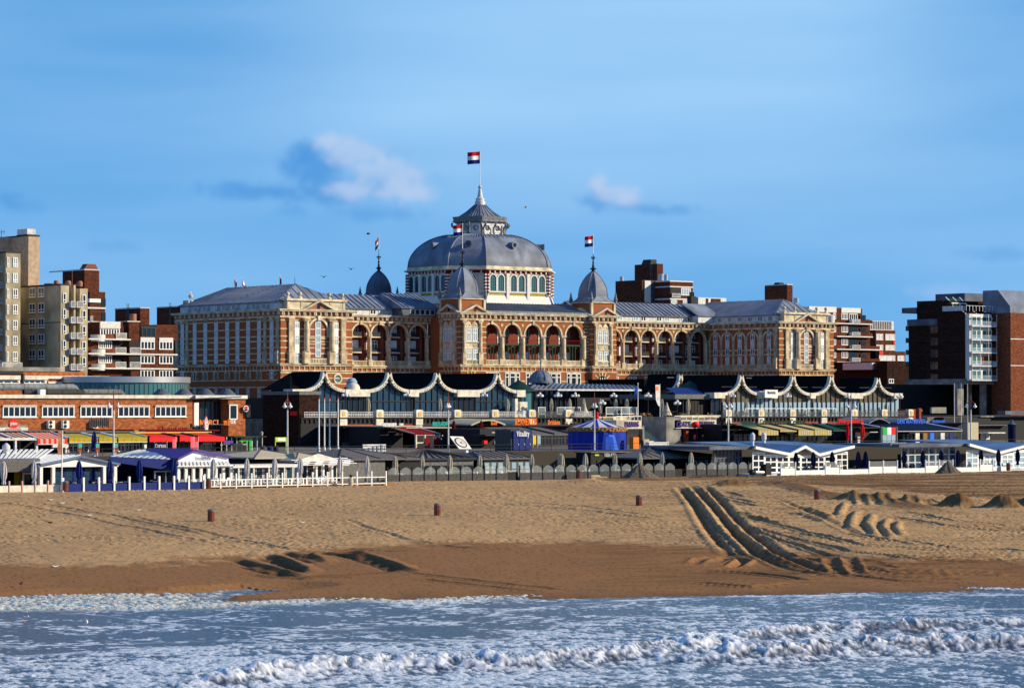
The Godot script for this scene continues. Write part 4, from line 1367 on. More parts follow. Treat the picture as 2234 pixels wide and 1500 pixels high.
func octa_band(b: Mb, c: Vector3, k0: float, h0: float, k1: float, h1: float) -> void:
	var r0 := octa(c, k0, h0); var r1 := octa(c, k1, h1)
	for m in 8:
		var n := (m + 1) % 8
		var mid: Vector3 = (r0[m] + r0[n]) / 2 - c
		mid.y = 0
		if absf(h1 - h0) < 0.001: mid = Vector3.UP * signf(k0 - k1)
		b.q(r0[m], r0[n], r1[n], r1[m], mid)

func hotel_dome() -> void:
	var H := get_node("grand_hotel") as Node3D
	var c := W(474.6, 0, 599.15)
	var b := Mb.new()
	octa_band(b, c, 1.0, 36.0, 1.0, 47.0)
	obj("drum_wall", b, M.stone_pale, H)
	b = Mb.new()
	octa_band(b, c, 1.055, 38.5, 1.012, 40.55)
	octa_band(b, c, 1.0, 38.5, 1.055, 38.5)
	obj("drum_skirt", b, M.white_wood, H)
	var r := octa(c, 1.0, 0.0)
	for m in [7, 0, 1, 6, 2]:
		var a: Vector3 = r[m]; var d: Vector3 = r[(m + 1) % 8]
		var al := (d - a).normalized()
		var nn := Vector3(al.z, 0, -al.x)
		if nn.dot((a + d) / 2 - c) < 0: nn = -nn
		var f := Fr.new(a, al, nn)
		var ln := a.distance_to(d)
		var pairs := maxi(1, int(round(ln / 6.6)))
		var w := Mb.new()
		w.fb(f, 0.0, ln, 41.2, 41.55, -0.05, 0.35)
		w.fb(f, 0.0, ln, 46.0, 46.1, -0.05, 0.2)
		obj("drum_sill", w, M.white_wood, H)
		w = Mb.new()
		w.fb(f, 0.0, ln, 46.1, 46.75, -0.05, 0.10)
		obj("drum_frieze", w, M.red_dark, H)
		w = Mb.new()
		for k in pairs * 4: w.fb(f, (k + 0.5) * ln / pairs / 4 - 0.13, (k + 0.5) * ln / pairs / 4 + 0.13, 46.1, 46.75, 0.05, 0.5)
		obj("drum_brackets", w, M.white_wood, H)
		for k in pairs:
			var s := ln * (k + 0.5) / pairs
			w = Mb.new()
			w.fb(f, s - 2.4, s + 2.4, 40.6, 41.15, -0.05, 0.12)
			obj("yellow_panel", w, M.mustard, H)
			for o in [-1.27, 1.27]:
				w = Mb.new()
				w.fb(f, s + o - 1.0, s + o + 1.0, 41.6, 44.7, -0.05, 0.04)
				w.arch(f, s + o, 44.7, 0.0, 1.0, -0.05, 0.04, 10)
				var win := obj("window", w, M.glass_teal if m in [0, 1, 2] else M.glass_blue, H)
				w = Mb.new()
				w.arch(f, s + o, 44.7, 0.98, 0.27, -0.04, 0.26, 10)
				w.fb(f, s + o - 1.25, s + o - 0.98, 41.6, 44.7, -0.04, 0.26); w.fb(f, s + o + 0.98, s + o + 1.25, 41.6, 44.7, -0.04, 0.258)
				obj("frame", w, M.white_wood, win)
				w = Mb.new()
				for j in 2: w.fb(f, s + o - 0.37 + j * 0.66, s + o - 0.29 + j * 0.66, 41.6, 45.4, 0.03, 0.1)
				for j in 4: w.fb(f, s + o - 0.98, s + o + 0.98, 42.3 + j * 0.75, 42.37 + j * 0.75, 0.03, 0.098)
				obj("glazing_bars", w, M.gray_mid, win)
			if k > 0:
				var ps := ln * k / pairs
				w = Mb.new()
				w.fb(f, ps - 0.45, ps + 0.45, 38.6, 46.1, -0.05, 0.55)
				obj("drum_pilaster", w, M.white_wood, H)
		for e in [0.0, ln]:
			w = Mb.new()
			for k in 7: w.fb(f, e - 0.62, e + 0.62, 40.6 + k * 0.8, 41.0 + k * 0.8, -0.3, 0.42)
			obj("corner_stripes", w, M.white_wood, H)
			w = Mb.new()
			for k in 7: w.fb(f, e - 0.6, e + 0.6, 41.0 + k * 0.8, 41.4 + k * 0.8, -0.3, 0.4)
			obj("corner_stripes", w, M.red_dark, H)
	b = Mb.new()
	octa_band(b, c, 1.0, 46.75, 1.06, 46.9); octa_band(b, c, 1.06, 46.9, 1.06, 47.15); octa_band(b, c, 1.06, 47.15, 1.02, 47.25)
	octa_band(b, c, 1.02, 47.25, 1.02, 47.9); octa_band(b, c, 1.02, 47.9, 0.9, 47.95)
	obj("drum_cornice", b, M.stone_pale, H)
	# the dome: eight curved zinc faces with ribs on the corners
	b = Mb.new()
	var ribs := Mb.new()
	var lap := Mb.new()
	var steps := 14
	var y0 := 47.95
	var y1 := 56.4
	for j in steps:
		var t0 := float(j) / steps * PI / 2 * 0.86; var t1 := float(j + 1) / steps * PI / 2 * 0.86
		var k0 := 0.30 + 0.70 * cos(t0) ; var k1 := 0.30 + 0.70 * cos(t1)
		var h0 := y0 + (y1 - y0) * sin(t0) / sin(PI / 2 * 0.86); var h1 := y0 + (y1 - y0) * sin(t1) / sin(PI / 2 * 0.86)
		var r0 := octa(c, k0, h0); var r1 := octa(c, k1, h1)
		for m in 8:
			var n := (m + 1) % 8
			b.q(r0[m], r0[n], r1[n], r1[m], (r0[m] + r1[n]) / 2 - c - Vector3.UP * 45)
			ribs.tube(r0[m], r1[m], 0.2, 0.2, 5)
			# lozenge courses of the zinc sheets
			if j < steps - 3:
				var ln := (r0[m] as Vector3).distance_to(r0[n])
				var cnt := maxi(2, int(ln / 1.3))
				for q in cnt:
					var a: Vector3 = r0[m].lerp(r0[n], (q + 0.5) / cnt); var e: Vector3 = r1[m].lerp(r1[n], clampf((q + (1.5 if j % 2 else -0.5)) / cnt, 0.0, 1.0))
					lap.tube(a, e, 0.025, 0.025, 3)
			else:
				standing_seams(lap, r0[m], r0[n], r1[m], r1[n], 9, 0.16, 0.14)
	var dome := obj("dome", b, M.zinc, H)
	obj("dome_ribs", ribs, M.zinc, dome)
	obj("sheet_laps", lap, M.zinc, dome)
	# round dormers on the dome faces
	var kd := 0.30 + 0.70 * cos(0.62)
	var hd := y0 + (y1 - y0) * sin(0.62) / sin(PI / 2 * 0.86)
	for m in [0, 7, 6, 1]:
		var rr := octa(c, kd, hd)
		var mid: Vector3 = (rr[m] + rr[(m + 1) % 8]) / 2
		var al: Vector3 = (rr[(m + 1) % 8] - rr[m]).normalized()
		var nn := Vector3(al.z, 0, -al.x)
		if nn.dot(mid - c) < 0: nn = -nn
		var w := Mb.new()
		w.tube(mid - nn * 1.2 + Vector3.UP * 0.45, mid + nn * 1.0 + Vector3.UP * 0.45, 0.75, 0.75, 10)
		w.tube(mid + nn * 0.9 + Vector3.UP * 0.45, mid + nn * 1.05 + Vector3.UP * 0.45, 0.92, 0.92, 10, true)
		var dm := obj("dormer", w, M.zinc, H)
		w = Mb.new()
		w.tube(mid + nn * 1.05 + Vector3.UP * 0.45, mid + nn * 1.1 + Vector3.UP * 0.45, 0.55, 0.55, 10, true)
		obj("pane", w, M.glass, dm)
	# lantern
	b = Mb.new()
	octa_band(b, c, 0.40, 56.0, 0.40, 56.5); octa_band(b, c, 0.40, 56.5, 0.33, 56.55); octa_band(b, c, 0.33, 56.5, 0.33, 59.6)
	obj("lantern_wall", b, M.panel_white, H)
	b = Mb.new()
	octa_band(b, c, 0.33, 59.4, 0.385, 59.8); octa_band(b, c, 0.385, 59.8, 0.385, 60.1); octa_band(b, c, 0.385, 60.1, 0.37, 60.15); octa_band(b, c, 0.37, 60.15, 0.385, 61.1); octa_band(b, c, 0.385, 61.1, 0.26, 61.15)
	obj("lantern_cornice", b, M.lead, H)
	var lr := octa(c, 0.33, 0.0)
	for m in [0, 7, 1, 6]:
		var a: Vector3 = lr[m]; var d: Vector3 = lr[(m + 1) % 8]
		var al := (d - a).normalized()
		var nn := Vector3(al.z, 0, -al.x)
		if nn.dot((a + d) / 2 - c) < 0: nn = -nn
		var f := Fr.new(a, al, nn)
		var ln := a.distance_to(d)
		var cnt := 2 if ln > 4.0 else 1
		for k in cnt:
			var s := ln * (k + 0.5) / cnt
			b = Mb.new()
			b.fb(f, s - 0.95, s + 0.95, 57.0, 59.2, -0.05, 0.15)
			var pn := obj("round_window", b, M.white_wood, H)
			b = Mb.new()
			b.arch(f, s, 58.1, 0.0, 0.72, 0.1, 0.18, 14, 0, TAU)
			obj("pane", b, M.glass, pn)
			b = Mb.new()
			for j in 4:
				var t := PI * j / 4 + 0.39
				b.tube(f.p(s + cos(t) * 0.72, 58.1 + sin(t) * 0.72, 0.2), f.p(s - cos(t) * 0.72, 58.1 - sin(t) * 0.72, 0.2), 0.06, 0.06, 4)
			obj("spokes", b, M.white_wood, pn)
		for k in cnt + 1:
			var s := ln * k / cnt
			b = Mb.new()
			var pts := []
			for j in 9:
				var y := 56.6 + j * 0.36
				pts.append(f.p(s, y, 0.75 - 0.5 * sin(j * 0.7) * (0.6 if j < 4 else 1.0) + (0.25 if j > 5 else 0.0)))
			b.path(pts, 0.24, 6)
			obj("scroll_bracket", b, M.lead, H)
	b = Mb.new()
	octa_band(b, c, 0.30, 61.1, 0.20, 62.3); octa_band(b, c, 0.20, 62.3, 0.075, 64.3)
	var lroof := obj("lantern_roof", b, M.zinc, H)
	b = Mb.new()
	var q0 := octa(c, 0.30, 61.1); var q1 := octa(c, 0.20, 62.3); var q2 := octa(c, 0.075, 64.3)
	for m in 8:
		standing_seams(b, q0[m], q0[(m + 1) % 8], q1[m], q1[(m + 1) % 8], 4, 0.14, 0.16)
		standing_seams(b, q1[m], q1[(m + 1) % 8], q2[m], q2[(m + 1) % 8], 4, 0.12, 0.14)
	obj("standing_seams", b, M.zinc, lroof)
	b = Mb.new()
	b.lathe(c, [[1.35, 64.1], [1.35, 65.2], [1.1, 65.25], [1.1, 66.0], [0.9, 66.1], [0.72, 66.3], [0.34, 68.6], [0.55, 68.75], [0.55, 69.0], [0.2, 69.3], [0.1, 69.6]], 12)
	obj("dome_spire", b, M.panel_white, H)

# ---------------------------------------------------------------- flags on the roofs
func flag(called: String, label: String, base: Vector3, pole_h: float, fw: float, fh: float, cols: Array, away: Vector3, hang := 0.0) -> Node3D:
	var t := thing(called, label, "flag", base, "flags flying from the hotel roofs")
	var b := Mb.new()
	b.tube(base - Vector3.UP * 0.3, base + Vector3.UP * pole_h, 0.09, 0.05, 6)
	b.ball(base + Vector3.UP * pole_h, 0.13, 6)
	obj("pole", b, M.white, t)
	var top := pole_h - 0.25
	for s in cols.size():
		b = Mb.new()
		var n := 10
		for k in n:
			var p := []
			for q in 4:
				var x: float = float(k + (1 if q == 1 or q == 2 else 0)) / n
				var y := top - fh * (s + (1 if q > 1 else 0)) / cols.size()
				var side := away.cross(Vector3.UP)
				p.append(base + away * fw * x * (1.0 - hang * 0.6) + side * sin(x * 7.5 + s * 0.3) * 0.22 * (0.3 + x) + Vector3.UP * (y - hang * fw * x * 0.9 - 0.25 * x * fh * 0.4))
			b.q(p[0], p[1], p[2], p[3], away.cross(Vector3.UP))
		obj("stripe", b, cols[s], t)
	return t

func flags() -> void:
	var rwb := [M.flag_red, M.white, M.flag_blue]
	var wind := Vector3(-0.777, 0, -0.3).normalized()
	flag("flag", "red white and blue flag on the tall pole above the dome lantern", W(474.6, 69.4, 599.15), 8.9, 3.3, 3.1, rwb, wind)
	flag("flag", "red white and blue flag on the hotel's left front cupola, before the dome", W(453.2, 51.3, 579.1), 6.4, 2.3, 2.6, rwb, wind)
	flag("flag", "red white and blue flag on the hotel's right front cupola", W(495.7, 51.3, 579.1), 5.2, 2.2, 2.7, rwb, wind)
	flag("flag", "half furled red white and blue flag on the dark cupola left of the dome", W(453.1, 51.0, 613.8), 5.3, 1.6, 2.4, rwb, wind, 0.75)
	var far := [[593.99, M.flag_red, M.white, "drooping red and white flag on the hotel's left wing ridge, leftmost of the pair"], [590.85, M.white, M.purple, "large white and purple flag slanting from the hotel's left wing ridge"], [574.94, M.flag_red, M.flag_blue, "thin furled flag near the middle of the left wing ridge"]]
	for k in 3:
		flag("flag", far[k][3], W(395.7, 40.9, far[k][0]), 2.3, [1.1, 2.3, 0.7][k], 1.6, [far[k][1], far[k][2]], Vector3(0.777, 0, 0.3).normalized(), 0.8)
	var b := Mb.new()
	b.tube(W(395.7, 40.8, 568.8), W(395.7, 42.6, 568.8), 0.06, 0.05, 5)
	tag(obj("bare_pole", b, M.iron), "short bare pole at the front end of the left wing's roof ridge", "pole")

# ---------------------------------------------------------------- blocks of flats left and right of the hotel
func roof_edge(t: Node3D, m: Material, u0: float, u1: float, h: float, v0: float, v1: float) -> void:
	var b := Mb.new()
	for r in [[u0 - 0.1, u1 + 0.1, v0 - 0.1, v0 + 0.3], [u0 - 0.1, u0 + 0.3, v0 + 0.3, v1], [u1 - 0.3, u1 + 0.1, v0 + 0.3, v1]]:
		b.vb(r[0], r[1], h - 0.05, h + 0.22, r[2], r[3])
	obj("roof_edge", b, m, t)

func metal_balcony(t: Node3D, f: Fr, s0: float, s1: float, h: float, deep: float, m: Material, rows := 1) -> void:
	var b := Mb.new()
	b.fb(f, s0, s1, h - 0.15, h, 0.0, deep)
	var o := obj("balcony", b, m, t)
	b = Mb.new()
	b.fb(f, s0, s1, h + 1.0, h + 1.1, deep - 0.08, deep); b.fb(f, s0, s0 + 0.08, h, h + 1.0, 0.0, deep - 0.002); b.fb(f, s1 - 0.08, s1, h, h + 1.0, 0.0, deep - 0.002)
	var n := int((s1 - s0) / 0.22)
	for k in n: b.fb(f, s0 + 0.1 + k * 0.22, s0 + 0.18 + k * 0.22, h, h + 1.0, deep - 0.06, deep - 0.01)
	obj("railing", b, m, o)

func left_blocks() -> void:
	# beige flats with paired windows
	var u0 := 293.06
	var u1 := 299.06
	var ub := 294.88
	var uc := 297.32
	var um := 296.10
	var top := 35.96
	var A := thing("apartment_block", "beige block of flats with white windows in pairs on its shaded side", "apartment block", W(u0 + 4, 10, 510))
	bx("wall", M.beige, A, u0, ub, 5.0, top, 500, 524)
	bx("wall", M.beige, A, ub - 0.05, uc + 0.05, 5.0, top - 0.4, 501.6, 524)
	bx("wall", M.beige, A, uc, u1, 5.0, top - 0.6, 500, 524)
	bx("pier", M.beige, A, um - 0.2, um + 0.2, 12.0, top, 499.9, 501.7)
	roof_edge(A, M.gray_dark, u0, ub, top, 500, 524)
	var f := front(500)
	var l := leftface(u0)
	for k in 5:
		var h := 21.77 + k * 3.02
		window(A, l, 509.48, 511.87, h, h + 1.85, 2, [0.3], M.white, M.glass_blue, 0.16, 0.04, 0.1)
		window(A, l, 506.06, 508.37, h, h + 1.85, 2, [0.3], M.white, M.glass_blue, 0.16, 0.04, 0.1)
		var h2 := 20.44 + k * 3.02
		window(A, f, u0 + 0.45, u0 + 1.15, h2, h2 + 1.85, 1, [0.3], M.white, M.glass, 0.14, 0.04)
		window(A, f, 298.14 - 0.3, 298.14 + 0.5, h2 - 0.2, h2 + 1.65, 1, [0.3], M.white, M.glass, 0.14, 0.04)
		window(A, front(501.6), ub + 0.2, um - 0.3, h2 - 0.6, h2 + 1.7, 2, [], M.gray_dark, M.glass, 0.1, 0.0)
		window(A, front(501.6), um + 0.3, uc - 0.2, h2 - 0.6, h2 + 1.7, 2, [], M.gray_dark, M.glass, 0.1, 0.0)
		metal_balcony(A, f, ub + 0.05, um - 0.15, h2 - 0.75, 0.8, M.panel_white)
		metal_balcony(A, f, um + 0.15, uc + 0.35, h2 - 0.75, 0.8, M.panel_white)
	var b := Mb.new()
	b.fb(l, 500, 524, 28.70, 28.70 + 0.15, -0.05, 0.03)
	obj("joint_line", b, M.gray_dark, A)
	b = Mb.new()
	b.vb(u0 + 0.4, u0 + 7.0, top + 0.2, top + 0.5, 506, 507)
	for k in 3: b.lathe(W(u0 + 2.0 + k * 2.6, top, 505), [[0.55, 0], [0.6, 0.8], [0.35, 1.1]], 8)
	b.tube(W(u0 + 4.3, top, 503), W(u0 + 4.3, top + 3.0, 503), 0.05, 0.04, 5)
	obj("roof_vents", b, M.brick_frieze, A)
	# taller beige block at the left edge
	var t0 := 283.91
	var t1 := 287.10
	var tt := 42.10
	var B := thing("apartment_block", "taller cream block of flats with white balconies cut off by the left edge", "apartment block", W(t0 + 3, 10, 512))
	bx("wall", M.beige, B, t0, t1, 5.0, tt, 505, 530)
	bx("wall", M.beige, B, t0 - 14.0, t0 + 0.02, 5.0, tt - 0.01, 507.5, 530)
	roof_edge(B, M.gray_dark, t0, t1, tt, 505, 530)
	f = front(505)
	for k in 7:
		var h := 21.22 + k * 3.02
		window(B, f, 284.11, 284.55, h, h + 1.85, 1, [0.3], M.white, M.glass_blue if k > 4 else M.glass, 0.14, 0.04)
		window(B, f, 285.40, 286.45, h, h + 1.85, 2, [0.3], M.white, M.glass_pale if k > 4 else M.glass, 0.16, 0.04)
		metal_balcony(B, front(507.5), t0 - 7.0, t0 + 0.5, h - 0.9, 1.5, M.panel_white)
	metal_balcony(B, f, t0 - 1.5, t1 - 0.3, 19.89, 1.4, M.panel_white)
	# stair tower behind it
	var s0 := 296.24
	var s1 := 298.72
	var sh := 46.31
	var C := thing("stair_tower", "tall beige tiled stair tower topped by a small pale box", "tower", W(s0 + 1.5, 10, 522))
	bx("wall", M.beige_tile, C, s0, s1, 5.0, sh, 518, 534)
	bx("wall", M.beige_tile, C, s0 - 22.0, s0 + 0.03, 5.0, sh + 0.02, 525, 534)
	roof_edge(C, M.gray_dark, s0, s1, sh, 518, 534)
	bx("roof_box", M.panel_white, C, 296.55, 298.46, sh + 0.35, 47.79, 519, 523)
	bx("box_base", M.gray_dark, C, 296.55 - 0.1, 298.46 + 0.1, sh, sh + 0.36, 518.9, 523.1)
	b = Mb.new()
	b.tube(W(s0 - 1.0, sh, 527), W(s0 - 1.0, sh + 1.6, 527), 0.06, 0.05, 5)
	b.tube(W(s0 - 1.6, sh + 1.0, 527), W(s0 - 0.3, sh + 1.2, 527), 0.05, 0.05, 5); b.tube(W(s0 - 0.4, sh + 0.7, 527), W(s0 - 0.4, sh + 1.6, 527), 0.04, 0.04, 5)
	obj("aerial", b, M.iron, C)
	# red brick tower behind the beige flats
	var d0 := 334.14
	var d1 := 337.82
	var dh := 42.16
	var D := thing("apartment_block", "red brick flats with a dark left side behind the beige block", "apartment block", W(d0 + 2, 10, 568))
	bx("wall", M.brown_brick, D, d0, d1, 5.0, dh, 560, 560.0 + 9.31)
	bx("wall", M.brown_brick, D, d1 - 3.2, 338.51, 5.0, 37.42, 558.6, 572)
	roof_edge(D, M.steel, d0, d1, dh, 560, 575)
	b = Mb.new()
	var vx := 337.66
	b.prism(front(563), PackedVector2Array([Vector2(vx - 2.0, dh), Vector2(vx + 2.0, dh), Vector2(vx + 1.0, dh + 1.5), Vector2(vx - 1.0, dh + 1.5)]), -2.0, 0.0)
	obj("roof_vent", b, M.brick_rose, D)
	f = front(558.6)
	for k in 5:
		var h := 31.12 - k * 3.05 + 3.0
		b = Mb.new()
		b.fb(f, d1 - 5.4, 338.51, h - 0.4, h - 0.05, -1.5, 0.25)
		obj("white_band", b, M.white_wood, D)
		window(D, f, d1 - 0.2, d1 + 0.75, h + 0.1, h + 1.9, 1, [], M.gray_dark, M.glass, 0.1, 0.02)
		if k > 0: metal_balcony(D, front(559.6), d0 + 0.5, d1 - 2.6, h, 1.4, M.panel_white)
		if k > 0: window(D, front(560), d0 + 0.4, d1 - 3.4, h + 0.1, h + 2.3, 4, [], M.white_wood, M.glass_pale if k == 1 else M.glass, 0.14, 0.03)
	bx("white_panel", M.white, D, d1 - 3.4, d1 - 0.6, 35.10, 35.90, 558.3, 560.1)
	# brown flats with white window bands
	var E := thing("apartment_block", "brown flats with white window bands and rounded balconies left of the hotel", "apartment block", W(326.18, 10, 536))
	var lv := [20.36, 23.34, 26.33, 29.93]
	bx("wall", M.brown_brick, E, 315.80, 326.18, 5.0, lv[2] + 0.2, 529.2, 545)
	bx("wall", M.brown_brick, E, 318.95, 324.53, lv[2] + 0.2, lv[3], 528.6, 545)
	bx("wall", M.brown_brick, E, 326.18 - 0.03, 336.56, 5.0, 26.80, 528.0, 545)
	f = front(528)
	var f3 := front(529.2)
	for k in 3:
		b = Mb.new()
		b.fb(f, 315.80, 337.24 if k < 2 else 325.85, lv[k] - 0.12, lv[k] + 0.18, -0.3, 0.5)
		obj("white_band", b, M.white_wood, E)
		b = Mb.new()
		b.fb(f, 320.26, 322.33, lv[k] + 0.18, lv[k] + 1.1, -1.25, 0.0)
		obj("brick_parapet", b, M.red_brick, E)
		b = Mb.new()
		var cx := 318.84
		b.lathe(W(cx, lv[k] - 0.5, 529.0), [[0.0, 0.1], [1.55, 0.1], [1.55, 1.45], [1.45, 1.45], [1.45, 0.2]], 20)
		obj("round_balcony", b, M.white_wood, E)
		window(E, f3, 319.06, 322.28, lv[k] + 1.1, lv[k] + 2.75, 6, [], M.white, M.glass, 0.2, 0.02)
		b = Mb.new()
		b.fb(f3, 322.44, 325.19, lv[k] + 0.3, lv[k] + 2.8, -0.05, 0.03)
		obj("recess_shade", b, M.black, E)  # flat black sheet painting the shade of a recess
		if k < 2:
			metal_balcony(E, f3, 322.44, 325.02, lv[k] + 0.3, 1.3, M.panel_white)
			metal_balcony(E, f, 325.74, 328.29, lv[k] + 0.3, 0.5, M.panel_white)
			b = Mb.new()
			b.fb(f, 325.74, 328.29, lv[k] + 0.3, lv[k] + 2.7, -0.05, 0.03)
			obj("recess_shade", b, M.black, E)
	for k in 3:
		for r in [[328.40, 331.85], [332.96, 336.33]]:
			var h: float = lv[k] + 1.05 if k < 2 else lv[0] - 1.95
			window(E, f, r[0], r[1], h, h + 1.75, 4, [], M.white, M.glass, 0.2, 0.04)
	for r in [[328.40, 331.85], [332.96, 336.33]]:
		bx("white_parapet", M.white_wood, E, r[0], r[1], lv[1] + 2.8, 26.80 + 0.1, 527.8, 528.3)
	window(E, front(528.6), 319.06, 323.76, lv[2] + 0.75, lv[2] + 2.3, 7, [], M.white, M.glass, 0.22, 0.02)
	bx("white_parapet", M.white_wood, E, 318.95, 323.76, lv[2] + 2.3, lv[3] + 0.1, 528.2, 528.7)
	metal_balcony(E, front(528.6), 322.44, 324.97, lv[2] + 0.3, 0.9, M.panel_white)
	bx("penthouse", M.brown_brick, E, 336.70, 341.94, 26.98 - 0.5, 29.79, 535, 545)
	bx("roof_studio", M.gray_dark, E, 331.62, 335.44, 26.93 - 0.5, 29.43, 533, 542)
	window(E, front(533), 331.84, 335.21, 27.12, 29.14, 3, [], M.gray_mid, M.glass, 0.15, 0.02)
	bx("chimney_block", M.brown_brick, E, 328.10, 330.66, 26.73, 30.17, 532, 535)
	bx("chimney_cap", M.white_wood, E, 327.65, 330.77, 30.17, 30.36, 531.8, 535.2)
	b = Mb.new()
	b.lathe(W(329.88, 30.39, 533.3), [[0.75, 0], [0.75, 1.5], [0.0, 1.5]], 12)
	obj("chimney_pot", b, M.brick_frieze, E)
	# lift houses behind
	for q in [[357.63, 360.05, 34.75, "dark lift house with a lit brick end between the brown flats", 10.81, 575.0], [417.11, 418.78, 38.33, "dark brick lift house with a ladder beside the hotel's left wing", 12.54, 650.0]]:
		var L := thing("lift_house", q[3], "building", W(q[0] + 2, 10, q[5] + 5))
		bx("wall", M.brown_brick, L, q[0], q[1], 10.0, q[2], q[5], q[5] + q[4])
		roof_edge(L, M.steel, q[0], q[1], q[2], q[5], q[5] + q[4])
		b = Mb.new()
		var fl := leftface(q[0])
		var sv: float = q[5] + q[4] * 0.42
		b.fb(fl, sv, sv + 0.1, q[2] - 7.0, q[2] + 1.2, 0.2, 0.3); b.fb(fl, sv + 0.7, sv + 0.8, q[2] - 7.0, q[2] + 1.2, 0.2, 0.3)
		for k in 16: b.fb(fl, sv, sv + 0.8, q[2] - 6.8 + k * 0.5, q[2] - 6.72 + k * 0.5, 0.22, 0.28)
		obj("ladder", b, M.gray, L)

func right_blocks() -> void:
	# brown and white flats behind the right roofs
	var u0 := 610.49
	var T := thing("apartment_block", "brick flats with a dark side and white panels above the right arcade roof", "apartment block", W(u0 + 10, 10, 700))
	var fx := 612.20
	bx("wall", M.brown_brick, T, u0, 622.11, 12.0, 51.70, 690, 690.0 + 12.51)
	bx("white_panel", M.white_wood, T, 611.44, 613.90, 44.83, 51.51, 689.7, 690.1)
	bx("gray_panel", M.gray_mid, T, 613.90 + 0.1, 616.18, 44.83, 51.51, 689.85, 690.1)  # grey panel between the two white ones
	bx("white_panel", M.white_wood, T, 616.18 + 0.1, 621.91, 44.83, 51.51, 689.7, 690.1)
	var g0 := 615.80
	var g1 := 625.35
	bx("wall", M.brown_brick, T, g0, g1, 12.0, 51.09, 683, 700)
	bx("white_band", M.white_wood, T, g0 - 0.1, g1 + 0.1, 51.09, 51.44, 682.9, 700)
	bx("white_band", M.white_wood, T, g0 - 0.05, g1 + 0.05, 49.38, 49.74, 682.85, 690)
	bx("white_band", M.white_wood, T, g0 - 0.05, g1 + 0.05, 45.55, 45.98, 682.85, 690)
	bx("recess_shade", M.black, T, 615.98, 619.99, 46.40, 49.24, 682.9, 683.2)  # balcony shade laid on as a black sheet
	metal_balcony(T, front(682.9), 616.37, 619.79, 46.40, 0.4, M.panel_white)
	window(T, front(683), 620.37, 624.39, 46.97, 49.24, 4, [], M.white, M.glass_pale, 0.2, 0.03)
	for r in [[616.17, 618.65], [621.13, 624.39]]:
		window(T, front(683), r[0], r[1], 44.13, 45.41, 4, [], M.white, M.glass_pale, 0.2, 0.03)
	var k0 := 625.69
	var lt := bx("lift_house", M.brown_brick, T, k0, 628.21, 30.0, 57.57, 700, 700.0 + 10.69)
	var b := Mb.new()
	var fl := leftface(k0)
	b.fb(fl, 702, 702.1, 52.21, 57.83, 0.2, 0.3); b.fb(fl, 702.8, 702.9, 52.21, 57.83, 0.2, 0.3)
	for k in 9: b.fb(fl, 702, 702.9, 52.21 + k * 0.6, 52.21 + 0.08 + k * 0.6, 0.2, 0.28)
	obj("ladder", b, M.gray, lt)
	b = Mb.new()
	b.prism(fl, PackedVector2Array([Vector2(703, 57.57), Vector2(707.5, 57.57), Vector2(706.5, 59.02), Vector2(703, 59.02)]), -2.5, 0.0)
	obj("roof_vent", b, M.iron, T)
	b = Mb.new()
	for q in [[624.68, 52.00, 0.95, 54.16, 697.0], [625.94, 52.00, 0.55, 54.02, 696.0], [623.08, 53.20, 0.65, 55.25, 738.0]]:
		b.lathe(W(q[0] + (21.0 if q[4] > 720.0 else 0.0), q[1], q[4]), [[q[2], 0], [q[2], q[3] - q[1]], [0.0, q[3] - q[1] + 0.1]], 12)
	obj("flue_pipes", b, M.steel, T)
	# low flats and the second lift house
	var T2 := thing("apartment_block", "low white and brick flats peeping over the right roof, beside the hotel chimney", "apartment block", W(644.48, 10, 705))
	bx("wall", M.white_wood, T2, 634.10, 646.09, 12.0, 46.88, 690, 702)
	for r in [[637.42, 638.21], [639.58, 643.52]]:
		bx("brick_panel", M.brown_brick, T2, r[0], r[1], 45.00, 46.59, 689.8, 690.1)
	var L := thing("lift_house", "dark brick lift house with a ladder behind the right wing roof", "building", W(672.92, 20, 695))
	var lu := 672.92
	bx("wall", M.brown_brick, L, lu, 675.39, 12.0, 51.80, 690, 690.0 + 10.40)
	roof_edge(L, M.steel, lu, 675.39, 51.80, 690, 700)
	b = Mb.new()
	b.prism(leftface(lu), PackedVector2Array([Vector2(693, 51.80), Vector2(696.5, 51.80), Vector2(695.7, 52.69), Vector2(693.8, 52.69)]), -2.0, 0.0)
	for k in 14: b.fb(leftface(lu), 694.5, 695.3, 46.78 + k * 0.4, 46.78 + 0.07 + k * 0.4, 0.1, 0.2)
	obj("vent_and_ladder", b, M.gray_dark, L)
	b = Mb.new()
	b.lathe(W(675.08, 46.02, 688), [[0.9, 0], [0.9, 1.48], [0.0, 1.63]], 12)
	obj("flue_pipe", b, M.steel, L)
	# brown flats right of the right wing
	var R := thing("apartment_block", "brown flats with white top floor and long balconies just right of the hotel", "apartment block", W(609.15, 10, 606))
	var f := front(600)
	bx("wall", M.brown_brick, R, 593.60, 615.09, 5.0, 40.61, 600, 616)
	bx("wall", M.brown_brick, R, 614.72, 618.09, 5.0, 37.48, 599.8, 612)
	bx("white_top", M.white_wood, R, 593.60, 604.53, 39.30, 40.87, 599.85, 600.3)
	bx("white_top", M.white_wood, R, 606.56, 614.35, 39.30, 40.74, 599.85, 600.3)
	var lv := [36.16, 32.50, 28.84, 25.18, 21.52]
